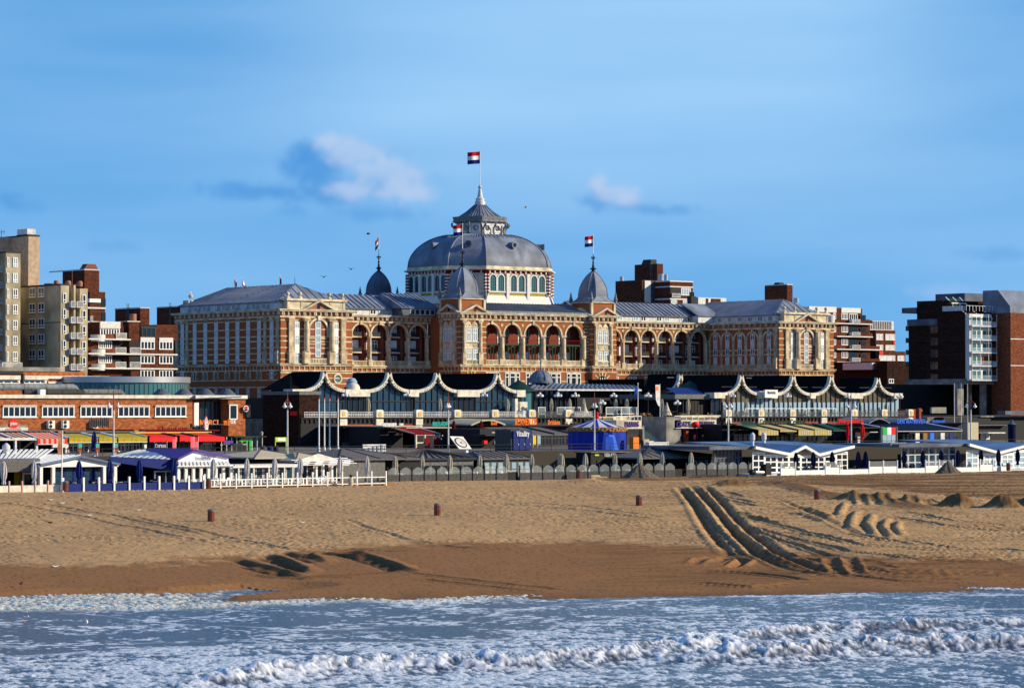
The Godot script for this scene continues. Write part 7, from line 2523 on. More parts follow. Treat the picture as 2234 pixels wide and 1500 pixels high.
	awning(S, 412.28, 430.37, 402.5, 9.18, 393, 7.94, 0.1, [M.navy], 1, M.white)
	shopfront(S, 419.88, 436.72, 400, 5.7, 7.32, 8, M.gray_mid, M.glass)
	for q in [[416.62, M.cream], [418.77, M.wood], [420.67, M.blue_bright], [423.61, M.panel_white], [426.05, M.blue]]: bx("board", q[1], S, q[0] - 0.5, q[0] + 0.6, 5.7, 7.5, 391.9, 392.1)
	roof_letters("DEN WATERVIJF", "blue roof letters over the navy awning", 426.63, 9.64, 403, 0.85, 7.8, M.blue_bright, "Droid Sans")
	roof_letters("Restaurant", "smaller blue roof word at the right end of the navy awning", 434.44, 9.66, 403, 0.6, 3.6, M.blue_bright, "Droid Sans")
	# orange wall and dark quay buildings at the right
	S = thing("brick_hut", "orange red hut at the right end of the terrace railing", "hut", W(445.97, 10.4, 421))
	bx("wall", M.red_wall, S, 444.89, 447.46, 8.5, 12.03, 419.5, 424)
	bx("door_post", M.brick_rose, S, 445.99, 446.60, 8.5, 12.22, 419.0, 419.6)
	S = thing("quay_building", "dark low building with glazed shopfronts below the big dark hotel", "building", W(472.49, 5.6, 430))
	bx("wall", M.black, S, 452.13, 493.19, 5.6, 10.35, 418, 424.5)  # black wall colour stands in for the shade over this corner
	bx("coping", M.concrete, S, 462.92, 475.67, 10.36, 10.6, 417.6, 425)
	bx("panel", M.concrete, S, 448.17, 452.52, 11.19, 12.41, 417.6, 418.1)
	bx("white_canopy", M.panel_white, S, 461.79, 466.98, 7.01, 7.25, 414.5, 418)
	bx("lintel", M.gray, S, 455.28, 470.65, 8.61, 8.75, 416.8, 418)
	for x in [463.18, 464.72]: window(S, front(418), x, x + 1.2, 5.7, 7.2, 2, [], M.white, M.glass_pale, 0.14, 0.05)
	bx("yellow_wall", M.canvas, S, 456.25, 459.29, 5.6, 9.30, 415, 418)
	bx("awning_roll", M.zinc_dark, S, 468.66, 485.05, 10.88, 11.64, 416, 418.2)
	bx("upper_deck", M.gray_dark, S, 466.64, 500.17, 10.35, 10.55, 420, 500)

# ---------------------------------------------------------------- lamps, poles, carousel and kiosks on the boulevard
func parasol(called: String, label: String, at: Vector3, ht: float, m: Material, group: String) -> Node3D:
	var P := thing(called, label, "parasol", Vector3.ZERO, group)
	var b := Mb.new()
	b.tube(Vector3.ZERO, Vector3.UP * ht, 0.04, 0.035, 6)
	b.vb(-0.35, 0.35, 0.0, 0.1, -0.35, 0.35)
	obj("pole", b, M.panel_white, P)
	b = Mb.new()
	var prof2 := [[0.03, 1.0], [0.16, 0.955], [0.27, 0.8], [0.33, 0.6], [0.27, 0.42], [0.16, 0.33], [0.24, 0.24], [0.19, 0.19]]
	var n := 16
	for k in prof2.size() - 1:
		var ring := []
		for q in 2:
			var r := []
			for j in n:
				var t := TAU * j / n
				var w: float = prof2[k + q][0] * (1.0 + (0.3 if j % 2 else -0.22) * (0.2 if k + q == 0 else 1.0))
				r.append(Vector3(cos(t + k * 0.05) * w, float(prof2[k + q][1]) * ht, sin(t + k * 0.05) * w))
			ring.append(r)
		for j in n:
			var a: Vector3 = ring[0][j]; var d: Vector3 = ring[0][(j + 1) % n]; var e: Vector3 = ring[1][(j + 1) % n]; var g: Vector3 = ring[1][j]
			b.q(a, d, e, g, (a + e) / 2 - Vector3.UP * (a.y + e.y) / 2)
	b.ball(Vector3.UP * (ht + 0.04), 0.06, 6)
	obj("canopy", b, m, P)
	P.position = at
	return P

func many(proto: Node3D, spots: Array, h: float, v: float, label: String, sides: Array, group: String) -> void:
	for k in spots.size():
		var at := W(spots[k], h, v + (k % 3) * 0.4)
		var lb: String = sides[k] if k < sides.size() and sides[k] else label
		if k == 0:
			proto.position = at
			proto.set_meta("label", lb)
			proto.set_meta("group", group)
		else:
			dup(proto, at, lb, 0.37 * k, group)

func globe_lamp(at: Vector3, ht: float) -> Node3D:
	var P := thing("street_lamp", "", "street lamp", Vector3.ZERO)
	var b := Mb.new()
	b.lathe(Vector3.ZERO, [[0.22, 0], [0.2, 0.6], [0.1, 0.8], [0.07, 1.4], [0.06, ht - 0.6]], 8)
	for k in 4:
		var d := Vector3(cos(k * PI / 2 + 0.5), 0, sin(k * PI / 2 + 0.5))
		b.path([Vector3.UP * (ht - 0.9), Vector3.UP * (ht - 0.95) + d * 0.3, Vector3.UP * (ht - 0.75) + d * 0.55], 0.04, 5)
	obj("post", b, M.iron, P)
	for k in 5:
		b = Mb.new()
		var d := Vector3(cos(k * PI / 2 + 0.5), 0, sin(k * PI / 2 + 0.5))
		b.ball(Vector3.UP * (ht - 0.15) if k == 4 else Vector3.UP * (ht - 0.55) + d * 0.55, 0.27, 10)
		obj("globe", b, M.globe, P)
	P.position = at
	return P

func mast_lamp(at: Vector3, ht: float) -> Node3D:
	var P := thing("mast_lamp", "", "street lamp", Vector3.ZERO)
	var b := Mb.new()
	b.tube(Vector3.ZERO, Vector3.UP * (ht - 2.8), 0.14, 0.11, 8)
	obj("mast", b, M.panel_white, P)
	b = Mb.new()
	b.tube(Vector3.UP * (ht - 2.8), Vector3.UP * ht, 0.1, 0.05, 8)
	b.tube(Vector3(-0.7, ht - 1.7, 0), Vector3(0.7, ht - 1.7, 0), 0.05, 0.05, 6)
	b.path([Vector3(-0.7, ht - 1.7, 0), Vector3(0, ht - 1.1, 0), Vector3(0.7, ht - 1.7, 0)], 0.035, 5)
	obj("mast_head", b, M.brick_rose, P)
	for s in [-1.0, 1.0]:
		b = Mb.new()
		b.lathe(Vector3(s * 0.72, ht - 2.35, 0), [[0.36, 0], [0.3, 0.16], [0.14, 0.3], [0.1, 0.55], [0.03, 0.66]], 10)
		b.ball(Vector3(s * 0.72, ht - 2.4, 0), 0.16, 8)
		obj("bell_lamp", b, M.globe, P)
	P.position = at
	return P

func boulevard_things() -> void:
	var b: Mb
	var ml := mast_lamp(Vector3.ZERO, 9.2)
	many(ml, [217.14, 246.67, 276.51, 304.97, 334.14, 363.04, 392.04], 5.6, 356, "", ["tall red and white lamp mast with two bell lamps before the brick restaurant", "tall lamp mast with two bell lamps left of the four white flagpoles", "tall lamp mast with two bell lamps beside the tilted picture board", "tall lamp mast rising in front of the carousel roof", "tall lamp mast with two bell lamps right of the purple lettered corner shop", "tall lamp mast with two bell lamps in front of the red roof letters", "tall lamp mast with two bell lamps before the big dark hotel's piers"], "lamp masts along the sea wall")
	var gl := globe_lamp(Vector3.ZERO, 4.7)
	many(gl, [303.86, 317.53, 335.25, 351.97, 356.50, 374.88, 395.98, 411.28, 428.53, 442.66], 10.4, 421.2, "", ["globe lamp under the first white roof valley of the left pavilion", "globe lamp below the valley between the second and third left gables", "globe lamp left of the rightmost gable of the left pavilion", "globe lamp standing before the domed canopy's left half", "globe lamp right of the domed canopy's dome", "globe lamp before the right green glass kiosk", "globe lamp at the leftmost gable of the right pavilion", "globe lamp below the second gable of the right pavilion", "globe lamp between the third and fourth gables of the right pavilion", "globe lamp at the far right end of the right pavilion"], "globe lamps on the terrace")
	for k in 4:
		var c := dup(gl, W([354.94, 373.20, 358.29, 376.92][k], [10.4, 10.4, 9.0, 9.0][k], [430, 430, 416, 416][k]), ["globe lamp close before the left green glass kiosk", "globe lamp beneath the right end of the zinc canopy", "globe lamp just above the carousel's right edge", "globe lamp above the right corner shop's purple letters"][k], 0.4, "globe lamps on the terrace")
	# flagpoles
	var fp := thing("flagpole", "", "flagpole", Vector3.ZERO)
	b = Mb.new()
	b.tube(Vector3.ZERO, Vector3.UP * 1.0, 0.2, 0.18, 8); b.tube(Vector3.UP * 1.0, Vector3.UP * 8.0, 0.11, 0.07, 8)
	obj("pole", b, M.white, fp)
	b = Mb.new()
	b.tube(Vector3.UP * 8.0, Vector3.UP * 8.25, 0.11, 0.1, 8, true)
	obj("tip", b, M.red, fp)
	many(fp, [249.86, 251.12, 252.35, 253.25], 5.6, 353, "", ["leftmost of the four bare white flagpoles with red tips", "second from the left of the four white flagpoles with red tips", "third from the left of the four white flagpoles with red tips", "rightmost of the four bare white flagpoles with red tips"], "white flagpoles on the boulevard")
	for k in 3:
		b = Mb.new()
		var u: float = [441.18, 443.18, 445.06][k]
		b.tube(W(u, 5.6, 405), W(u, 17.16, 405), 0.1, 0.06, 6)
		tag(obj("tall_pole", b, M.panel_white), ["leftmost of three tall thin poles before the dark hotel's piers", "middle one of three tall thin poles before the dark hotel's piers", "rightmost of three tall thin poles before the dark hotel's piers"][k], "pole", "tall poles before the dark hotel")
	flag("terrace_flag", "blue flag with a white pole on the terrace under the zinc canopy's right end", W(369.69, 10.4, 419), 16.88 - 10.4, 1.2, 1.1, [M.blue_bright], Vector3(-1, 0, -0.3).normalized(), 0.8)
	var bf := thing("banner_flag", "tall pale banner flag with an orange mark beside the right green kiosk", "flag", W(374.87, 10.4, 419))
	b = Mb.new()
	b.tube(W(375.22, 9.0, 419), W(375.22, 16.82, 419), 0.06, 0.05, 6)
	obj("pole", b, M.white, bf)
	b = Mb.new()
	b.prism(front(419), PackedVector2Array([Vector2(375.16, 16.65), Vector2(374.06, 16.65), Vector2(374.17, 13.80), Vector2(374.75, 12.76), Vector2(375.16, 12.50)]), -0.02, 0.02)
	obj("cloth", b, M.panel_white, bf)
	bx("orange_mark", M.orange, bf, 374.20, 374.84, 15.61, 16.30, 418.95, 419.05)
	# carousel
	var C := thing("carousel", "round carousel closed with blue tarpaulins under a blue and white striped tent roof", "carousel", W(310.60, 5.6, 366))
	var cc := W(314.08, 0, 366)
	var rr := 4.75
	var he := 9.20
	var hp := 10.58
	var hb2 := 8.54
	for q in 2:
		b = Mb.new()
		for k in 20:
			if k % 2 != q: continue
			var t0 := TAU * k / 20; var t1 := TAU * (k + 1) / 20
			for j in 4:
				var x0 := j / 4.0; var x1 := (j + 1) / 4.0
				var r0 := 0.3 + (rr - 0.5) * x0; var r1 := 0.3 + (rr - 0.5) * x1
				var y0 := hp - (hp - he) * pow(x0, 0.8); var y1 := hp - (hp - he) * pow(x1, 0.8)
				b.q(cc + Vector3(cos(t0) * r0, y0, sin(t0) * r0), cc + Vector3(cos(t1) * r0, y0, sin(t1) * r0), cc + Vector3(cos(t1) * r1, y1, sin(t1) * r1), cc + Vector3(cos(t0) * r1, y1, sin(t0) * r1), Vector3.UP)
		obj("roof_stripes", b, M.blue_tarp if q else M.panel_white, C)
	b = Mb.new()
	b.lathe(cc, [[rr, hb2], [rr, he - 0.05], [rr - 0.4, he + 0.05]], 24)
	obj("rounding_board", b, M.wood, C)
	b = Mb.new()
	for k in 48:
		var t := TAU * k / 48
		b.ball(cc + Vector3(cos(t) * (rr + 0.04), lerpf(hb2, he, 0.35 + 0.3 * (k % 2)), sin(t) * (rr + 0.04)), 0.16, 6)
	obj("gilded_bosses", b, M.gold, C)
	b = Mb.new()
	for k in 40:
		var t0 := TAU * k / 40; var t1 := TAU * (k + 1) / 40
		var a := rr - 0.15 + (0.12 if k % 2 else -0.05); var e := rr - 0.15 + (-0.05 if k % 2 else 0.12)
		b.q(cc + Vector3(cos(t0) * a, 5.6, sin(t0) * a), cc + Vector3(cos(t1) * e, 5.6, sin(t1) * e), cc + Vector3(cos(t1) * e, hb2, sin(t1) * e), cc + Vector3(cos(t0) * a, hb2, sin(t0) * a), Vector3(cos(t0), 0, sin(t0)))
	obj("tarpaulin", b, M.blue_tarp, C)
	b = Mb.new()
	b.lathe(cc, [[0.35, hp - 0.1], [0.4, hp + 0.25], [0.2, hp + 0.6], [0.28, hp + 0.9], [0.0, hp + 1.2]], 8)
	obj("finial", b, M.red, C)
	var tp := thing("tarpaulin_heap", "bright blue plastic sheet draped over a low ride in front of the carousel", "tarpaulin", W(308.80, 5.6, 358))
	b = Mb.new()
	var rng := RandomNumberGenerator.new()
	rng.seed = 12
	b.prism(front(358.0), PackedVector2Array([Vector2(308.99, 5.65), Vector2(311.40, 5.65), Vector2(310.91, 7.0), Vector2(310.53, 8.0), Vector2(309.37, 8.1), Vector2(309.23, 6.9)]), -0.9, 0.4)
	for k in 9: b.tube(W(308.75 + k * 0.18, 7.9 - absf(k - 4.0) * 0.05, 357.6), W(308.56 + k * 0.22, 5.7, 357.4), 0.05, 0.09, 5)
	obj("sheet", b, M.blue_bright, tp)
	bx("orange_box", M.orange, thing("orange_box", "orange cabinet under a black frame right of the carousel", "cabinet", W(317.44, 5.6, 360)), 316.65, 317.83, 5.75, 7.6, 360, 361)
	var fr := thing("screen_stand", "black metal stand and screen beside the carousel", "frame", W(320.47, 5.6, 364))
	bx("screen", M.black, fr, 318.59, 321.16, 8.03, 8.85, 363.8, 364.2)
	b = Mb.new()
	for x in [318.68, 322.06]: b.tube(W(x, 5.6, 364), W(x, 8.85, 364), 0.08, 0.08, 5)
	b.tube(W(318.68, 8.85, 364), W(322.06, 8.85, 364), 0.08, 0.08, 5)
	obj("posts", b, M.iron, fr)
	# tilted picture board on a white post
	var T := thing("picture_board", "tilted white board with a grey ringed oval picture on a white post", "sign", W(269.67, 5.6, 345))
	var q := [W(267.63, 8.20, 345), W(270.10, 8.12, 345), W(271.73, 6.29, 345), W(269.42, 6.31, 345)]
	b = Mb.new()
	b.q(q[0], q[1], q[2], q[3], Vector3.BACK)
	for k in 4: b.q(q[k], q[(k + 1) % 4], q[(k + 1) % 4] + Vector3(0, 0, -0.25), q[k] + Vector3(0, 0, -0.25), (q[k] + q[(k + 1) % 4]) / 2 - (q[0] + q[2]) / 2)
	b.q(q[0] + Vector3(0, 0, -0.25), q[1] + Vector3(0, 0, -0.25), q[2] + Vector3(0, 0, -0.25), q[3] + Vector3(0, 0, -0.25), Vector3.FORWARD)
	obj("board", b, M.white, T)
	var mid: Vector3 = (q[0] + q[2]) / 2
	var ax: Vector3 = (q[1] - q[0] + q[2] - q[3]) / 4
	var ay: Vector3 = (q[0] - q[3] + q[1] - q[2]) / 4
	for w in [[0.80, 0.06, M.gray_mid], [0.66, 0.08, M.panel_white], [0.12, 0.1, M.iron]]:
		b = Mb.new()
		for k in 24:
			var t0 := TAU * k / 24; var t1 := TAU * (k + 1) / 24
			b.t3(mid + Vector3(0, 0, w[1]), mid + (ax * cos(t0) + ay * sin(t0)) * w[0] + Vector3(0, 0, w[1]), mid + (ax * cos(t1) + ay * sin(t1)) * w[0] + Vector3(0, 0, w[1]), Vector3.BACK)
		obj("oval_picture", b, w[2], T)
	bx("post", M.white, T, 270.95, 271.34, 2.2, 6.30, 345.3, 345.7)
	# toilet block
	T = thing("toilet_block", "black toilet block with white lettering and two green lit signs at the sea wall", "toilet block", W(299.47, 2.2, 347))
	bx("wall", M.black, T, 295.68, 303.77, 2.2, 5.47, 346, 349.5)
	bx("roof", M.gray, T, 295.49, 303.96, 5.47, 5.61, 345.7, 349.8)
	text(T, "lettering", "TOILET", W(299.29, 5.12, 345.9), 0.55, M.panel_white, "Droid Sans", true, 2.0, 0.06)
	for x in [296.79, 302.09]: bx("green_sign", M.lime, T, x - 0.4, x + 0.4, 5.00, 5.25, 345.85, 346.05)
	for x in [297.34, 299.38, 301.43]: bx("door", M.iron, T, x - 0.45, x + 0.45, 2.3, 4.4, 345.9, 346.05)
	T = thing("white_barrier", "long white box barrier on the boulevard edge below the steps", "barrier", W(314.54, 5.6, 353))
	bx("box", M.white, T, 313.39, 317.68, 5.75, 6.9, 352.6, 353.4)
	T = thing("bus_sign", "yellow green framed sign standing on the boulevard before the dark flank wall", "sign", W(261.73, 5.6, 380))
	bx("board", M.lime, T, 260.71, 262.85, 7.1, 7.8, 379.9, 380.1)
	bx("white_strip", M.white, T, 261.05, 262.50, 7.25, 7.65, 379.85, 379.9)
	for x in [260.75, 262.76]: bx("leg", M.lime, T, x - 0.06, x + 0.06, 5.6, 7.1, 379.95, 380.05)
	T = thing("advertising_column", "dark round advertising column with a small domed cap at the right edge", "column", W(435.58, 5.6, 385))
	b = Mb.new()
	b.lathe(W(435.58, 5.6, 385), [[0.75, 0], [0.75, 3.2], [0.85, 3.3], [0.85, 3.5]], 18)
	obj("drum", b, M.navy, T)
	b = Mb.new()
	b.lathe(W(435.58, 9.1, 385), [[0.85, 0.0], [0.7, 0.15], [0.35, 0.35], [0.25, 0.6], [0.3, 0.8], [0.0, 0.95]], 16)
	obj("cap", b, M.zinc_dark, T)
	T = thing("street_lantern", "old style street lantern by the dark flank wall", "street lamp", W(250.08, 5.6, 368))
	b = Mb.new()
	b.lathe(W(250.08, 5.6, 368), [[0.14, 0], [0.06, 0.6], [0.05, 2.6]], 8)
	obj("post", b, M.iron, T)
	b = Mb.new()
	b.lathe(W(250.08, 8.2, 368), [[0.12, 0], [0.25, 0.45], [0.05, 0.65]], 6)
	obj("lantern", b, M.canvas, T)
	for k in 3:
		b = Mb.new()
		b.lathe(W([249.61, 250.84, 251.92][k], 5.6, 367), [[0.4, 0], [0.42, 1.0], [0.3, 1.1], [0.0, 1.12]], 12)
		tag(obj("boulevard_bin", b, [M.gray_mid, M.blue, M.iron][k]), ["grey round bin left of the street lantern's foot", "blue round bin right of the street lantern's foot", "black round bin beside the blue one on the boulevard"][k], "bin", "bins by the street lantern")
	for k in 3:
		var sp := thing("sign_board", ["turquoise and red sign board on the boulevard before the yellow awnings, at the lamp mast", "turquoise and red sign board under the black grille sign", "small turquoise board left of the shop door under the yellow awnings"][k], "sign", W([218.73, 215.77, 212.99][k], 5.6, 358))
		var u: float = [218.73, 215.77, 212.99][k]
		bx("turquoise_half", M.teal, sp, u - 0.28, u + 0.28, 6.9, 7.4, 357.95, 358.05)
		bx("red_half", M.red_wall, sp, u - 0.28, u + 0.28, 6.3, 6.89, 357.95, 358.05)
		bx("post", M.panel_white, sp, u - 0.05, u + 0.05, 5.6, 6.3, 357.97, 358.03)
	T = thing("advert_hoarding", "blue and white hoarding with dark slanting strokes on the boulevard", "hoarding", W(259.69, 5.6, 353))
	bx("board", M.panel_white, T, 257.69, 261.86, 5.9, 7.0, 352.9, 353.1)
	for k in 5: bx("stroke", M.zinc, T, 257.86 + k * 0.75, 257.86 + 0.35 + k * 0.75, 6.0, 6.4 + 0.13 * k, 352.8, 352.9)
	# railing along the sea wall
	T = thing("sea_wall_railing", "thin dark railing along the sea wall edge", "railing", W(292.90, 5.75, 352.4))
	b = Mb.new()
	b.tube(W(200, 6.75, 352.2), W(420, 6.75, 352.2), 0.04, 0.04, 4); b.tube(W(200, 6.25, 352.2), W(420, 6.25, 352.2), 0.03, 0.03, 4)
	obj("rail", b, M.iron, T)
	for k in 110:
		if k % 2 == 0: bx("railing_post", M.iron, T, 201 + k * 2.0, 201.07 + k * 2.0, 5.75, 6.75, 352.17, 352.24)
	# parasols on the terrace
	var pa := parasol("terrace_parasol", "", Vector3.ZERO, 3.6, M.canvas, "")
	many(pa, [310.73, 327.04, 342.92, 352.73, 357.50, 361.31, 364.69, 368.91, 372.01, 380.26, 387.36, 402.99], 10.4, 424, "", ["closed beige parasol before the second left gable", "closed beige parasol before the third left gable's right half", "closed beige parasol at the right end of the left pavilion", "closed beige parasol before the domed canopy's dark glass", "closed beige parasol at the canopy's white windscreens", "closed beige parasol above the carousel roof's left side", "closed beige parasol straight above the carousel's tip", "closed beige parasol right of the carousel's tip", "closed beige parasol beside the blue terrace flag", "closed beige parasol right of the pale banner flag", "closed beige parasol above the right corner shop", "closed beige parasol before the leftmost right gable"], "closed beige parasols on the terrace")
	for k in 2:
		b = Mb.new()
		b.lathe(W([358.19, 378.74][k], 10.4, 421), [[1.0, 0.5], [0.5, 1.6], [0.08, 2.9], [0.0, 3.0]], 8)
		b.tube(W([358.19, 378.74][k], 10.4, 421), W([358.19, 378.74][k], 12.0, 421), 0.05, 0.05, 5)
		tag(obj("tied_parasol", b, M.canvas), ["half folded wide beige parasol over the carousel's left edge", "half folded wide beige parasol right of the banner flag"][k], "parasol")
	pa = parasol("dark_red_parasol", "closed dark red parasol over the tilted picture board", W(309.62, 5.6, 398), 4.6, M.red_dark, "closed dark red parasols")
	dup(pa, W(313.97, 5.6, 396), "closed dark red parasol left of the black kiosk", 0.4)
	pa = parasol("black_parasol", "left of two tall closed black parasols right of the corner shop", W(379.12, 5.6, 406), 4.8, M.black, "closed black parasols")
	dup(pa, W(380.75, 5.6, 406), "right of two tall closed black parasols, touching the lamp mast", 0.4)
	pa = parasol("red_parasol", "closed bright red parasol left of the dark snack bar", W(397.98, 5.6, 392), 3.6, M.red, "closed bright red parasols")
	dup(pa, W(401.86, 5.6, 392), "closed bright red parasol before the humped grey roof", 0.4)
	# white windscreens of the terrace
	for k in 3:
		var r: Array = [[347.90, 349.64], [352.39, 358.15], [364.33, 372.09]][k]
		T = thing("windscreen", ["small white framed windscreen left of the globe lamps before the domed canopy", "white framed glass windscreen before the domed canopy", "white framed glass windscreen above the carousel's right half"][k], "windscreen", W(r[0], 10.4, 422), "windscreens on the terrace")
		b = Mb.new()
		b.vb(r[0], r[1], 12.35, 12.45, 421.95, 422.05); b.vb(r[0], r[1], 11.1, 11.2, 421.95, 422.05)
		var n := maxi(1, int((r[1] - r[0]) / 1.6))
		for j in n + 1: b.vb(lerpf(r[0], r[1] - 0.1, float(j) / n), lerpf(r[0], r[1] - 0.1, float(j) / n) + 0.1, 10.4, 12.35, 421.96, 422.04)
		obj("frame", b, M.white, T)
		bx("pane", M.clear, T, r[0] + 0.1, r[1] - 0.1, 11.2, 12.35, 421.99, 422.01)
	T = thing("windscreen", "long white framed windscreen before the right pavilion's middle gables", "windscreen", W(412.44, 10.4, 422), "windscreens on the terrace")
	b = Mb.new()
	b.vb(400.14, 425.06, 12.1, 12.22, 421.9, 422.1)
	for k in 7: b.vb(lerpf(400.14, 425.06 - 0.14, k / 6.0), lerpf(400.14, 425.06 - 0.14, k / 6.0) + 0.14, 10.4, 12.1, 421.92, 422.08)
	obj("frame", b, M.white, T)
	people()

func person(called: String, label: String, at: Vector3, turn: float, coat: Color, trousers: Color, stride: float) -> Node3D:
	# one skin over a skeleton of tapered bones, meshed as surface nets
	var J := [[Vector3(0, 0.95, 0), Vector3(0, 1.2, 0.01), 0.155, 0.15], [Vector3(0, 1.2, 0.01), Vector3(0, 1.42, 0), 0.16, 0.13], [Vector3(0, 1.42, 0), Vector3(0, 1.56, 0.01), 0.06, 0.055], [Vector3(0, 1.63, 0.02), Vector3(0, 1.69, 0.01), 0.095, 0.1],
		[Vector3(-0.17, 1.42, 0), Vector3(-0.24, 1.13, -0.03 - stride * 0.3), 0.065, 0.05], [Vector3(-0.24, 1.13, -0.03 - stride * 0.3), Vector3(-0.24, 0.86, 0.05 - stride * 0.4), 0.05, 0.04],
		[Vector3(0.17, 1.42, 0), Vector3(0.24, 1.13, -0.03 + stride * 0.3), 0.065, 0.05], [Vector3(0.24, 1.13, -0.03 + stride * 0.3), Vector3(0.24, 0.86, 0.05 + stride * 0.4), 0.05, 0.04],
		[Vector3(-0.09, 0.93, 0), Vector3(-0.1, 0.5, 0.02 + stride * 0.5), 0.1, 0.07], [Vector3(-0.1, 0.5, 0.02 + stride * 0.5), Vector3(-0.1, 0.09, stride * 0.7), 0.07, 0.05], [Vector3(-0.1, 0.06, stride * 0.7), Vector3(-0.11, 0.05, stride * 0.7 + 0.16), 0.055, 0.045],
		[Vector3(0.09, 0.93, 0), Vector3(0.1, 0.5, 0.03 - stride * 0.4), 0.1, 0.07], [Vector3(0.1, 0.5, 0.03 - stride * 0.4), Vector3(0.1, 0.09, -stride * 0.8), 0.07, 0.05], [Vector3(0.1, 0.06, -stride * 0.8), Vector3(0.11, 0.05, -stride * 0.8 + 0.16), 0.055, 0.045]]
	var cs := 0.045
	var nx := 17; var ny := 42; var nz := 26
	var org0 := Vector3(-nx * cs / 2, -0.02, -nz * cs / 2)
	var fld := PackedFloat32Array()
	fld.resize(nx * ny * nz)
	for z in nz:
		for y in ny:
			for x in nx:
				var p := org0 + Vector3(x, y, z) * cs
				var acc := 0.0
				for jn in J:
					var a: Vector3 = jn[0]; var e: Vector3 = jn[1]
					var t := clampf((p - a).dot(e - a) / maxf((e - a).length_squared(), 1e-5), 0.0, 1.0)
					acc += exp(-38.0 * (p.distance_to(a.lerp(e, t)) - lerpf(jn[2], jn[3], t)))
				fld[(z * ny + y) * nx + x] = -log(maxf(acc, 1e-20)) / 38.0
	var cell := {}
	var b := Mb.new()
	b.colored = true
	var pos := func(id: int) -> Vector3: return cell[id]
	for z in nz - 1:
		for y in ny - 1:
			for x in nx - 1:
				var sum := Vector3.ZERO
				var n := 0
				for ed in [[0, 1], [2, 3], [4, 5], [6, 7], [0, 2], [1, 3], [4, 6], [5, 7], [0, 4], [1, 5], [2, 6], [3, 7]]:
					var c0 := Vector3i(x + (ed[0] & 1), y + ((ed[0] >> 1) & 1), z + ((ed[0] >> 2) & 1))
					var c1 := Vector3i(x + (ed[1] & 1), y + ((ed[1] >> 1) & 1), z + ((ed[1] >> 2) & 1))
					var f0 := fld[(c0.z * ny + c0.y) * nx + c0.x]; var f1 := fld[(c1.z * ny + c1.y) * nx + c1.x]
					if (f0 < 0.0) != (f1 < 0.0):
						sum += Vector3(c0).lerp(Vector3(c1), f0 / (f0 - f1))
						n += 1
				if n: cell[(z * ny + y) * nx + x] = org0 + sum / n * cs
	for z in range(1, nz - 1):
		for y in range(1, ny - 1):
			for x in range(1, nx - 1):
				var id := (z * ny + y) * nx + x
				var inside := fld[id] < 0.0
				for q in [[1, nx, nx * ny], [nx, nx * ny, 1], [nx * ny, 1, nx]]:
					if inside != (fld[id + q[0]] < 0.0):
						var w := [id, id - q[1], id - q[1] - q[2], id - q[2]]
						if not (cell.has(w[0]) and cell.has(w[1]) and cell.has(w[2]) and cell.has(w[3])): continue
						var dir := Vector3(1 if q[0] == 1 else 0, 1 if q[0] == nx else 0, 1 if q[0] == nx * ny else 0) * (1.0 if inside else -1.0)
						var hy: float = cell[w[0]].y
						var hx := absf(cell[w[0]].x)
						b.col = trousers
						if hy > 0.93: b.col = coat
						if hx > 0.2 and hy < 0.9 and hy > 0.7: b.col = Color(0.45, 0.27, 0.18)
						if hy > 1.5: b.col = Color(0.45, 0.27, 0.18) if cell[w[0]].z > 0.03 and hy < 1.72 else Color(0.04, 0.025, 0.015)
						if hy < 0.1: b.col = Color(0.03, 0.025, 0.02)
						b.q(cell[w[0]], cell[w[1]], cell[w[2]], cell[w[3]], dir)
	var P := thing(called, label, "person", Vector3.ZERO, "people on the promenade")
	obj("body", b, M.vertex, P)
	P.position = at
	P.rotation.y = turn
	return P

func people() -> void:
	var a := person("person", "person in a dark coat walking left of the carousel roof, leftmost of three", W(344.73, 8.05, 410), 0.4, Color(0.02, 0.02, 0.025), Color(0.02, 0.02, 0.03), 0.25)
	bx("viewing_step", M.concrete, thing("viewing_step", "raised concrete step with people behind the carousel", "step", W(346.13, 5.6, 410)), 343.98, 347.22, 5.6, 8.05, 409, 411.5)
	dup(a, W(346.12, 8.05, 410.5), "person in a dark coat at the middle of the three behind the carousel", 2.4)
	dup(a, W(346.57, 8.05, 410), "person in a dark coat, rightmost of the three behind the carousel", 1.1)
	for k in 5: dup(a, W([302.26, 303.03, 303.70, 304.28, 306.22][k], 5.6, 392 + k), ["person in black by the cafe door, leftmost of the group beside the picture board", "person in black turned away, second of the group by the cafe door", "person in black, third of the group by the cafe door", "person in black close to the lamp mast by the cafe", "person in black behind the tilted picture board"][k], k * 1.3)
	var r := person("person", "person in a red jacket on the boulevard over the carousel's right edge", W(357.39, 10.4, 421.5), 0.2, Color(0.5, 0.03, 0.04), Color(0.03, 0.03, 0.05), 0.1)
	dup(a, W(367.22, 10.4, 421.5), "person in a dark coat beside the one in red above the left corner shop", 0.3)
	dup(a, W(314.98, 5.6, 356), "person in dark clothes right of the orange cabinet", 2.0)
	dup(r, W(373.91, 5.6, 408), "person in a red jacket at the right corner shop's door", 1.5)
	for k in 3: dup(a, W([375.04, 377.35, 379.09][k], 5.6, 407), ["person in black before the right corner shop's brick pier", "person in black at the right corner shop's window", "person in black at the right end of the right corner shop"][k], k * 2.0)

# ---------------------------------------------------------------- beach pavilions
func slat_roof(b: Mb, a0: Vector3, a1: Vector3, e0: Vector3, e1: Vector3, n: int) -> void:
	for k in n:
		var t := (k + 0.15) / n; var t2 := (k + 0.7) / n
		b.sheet(a0.lerp(a1, t), a0.lerp(a1, t2), e0.lerp(e1, t2), e0.lerp(e1, t), 0.08)

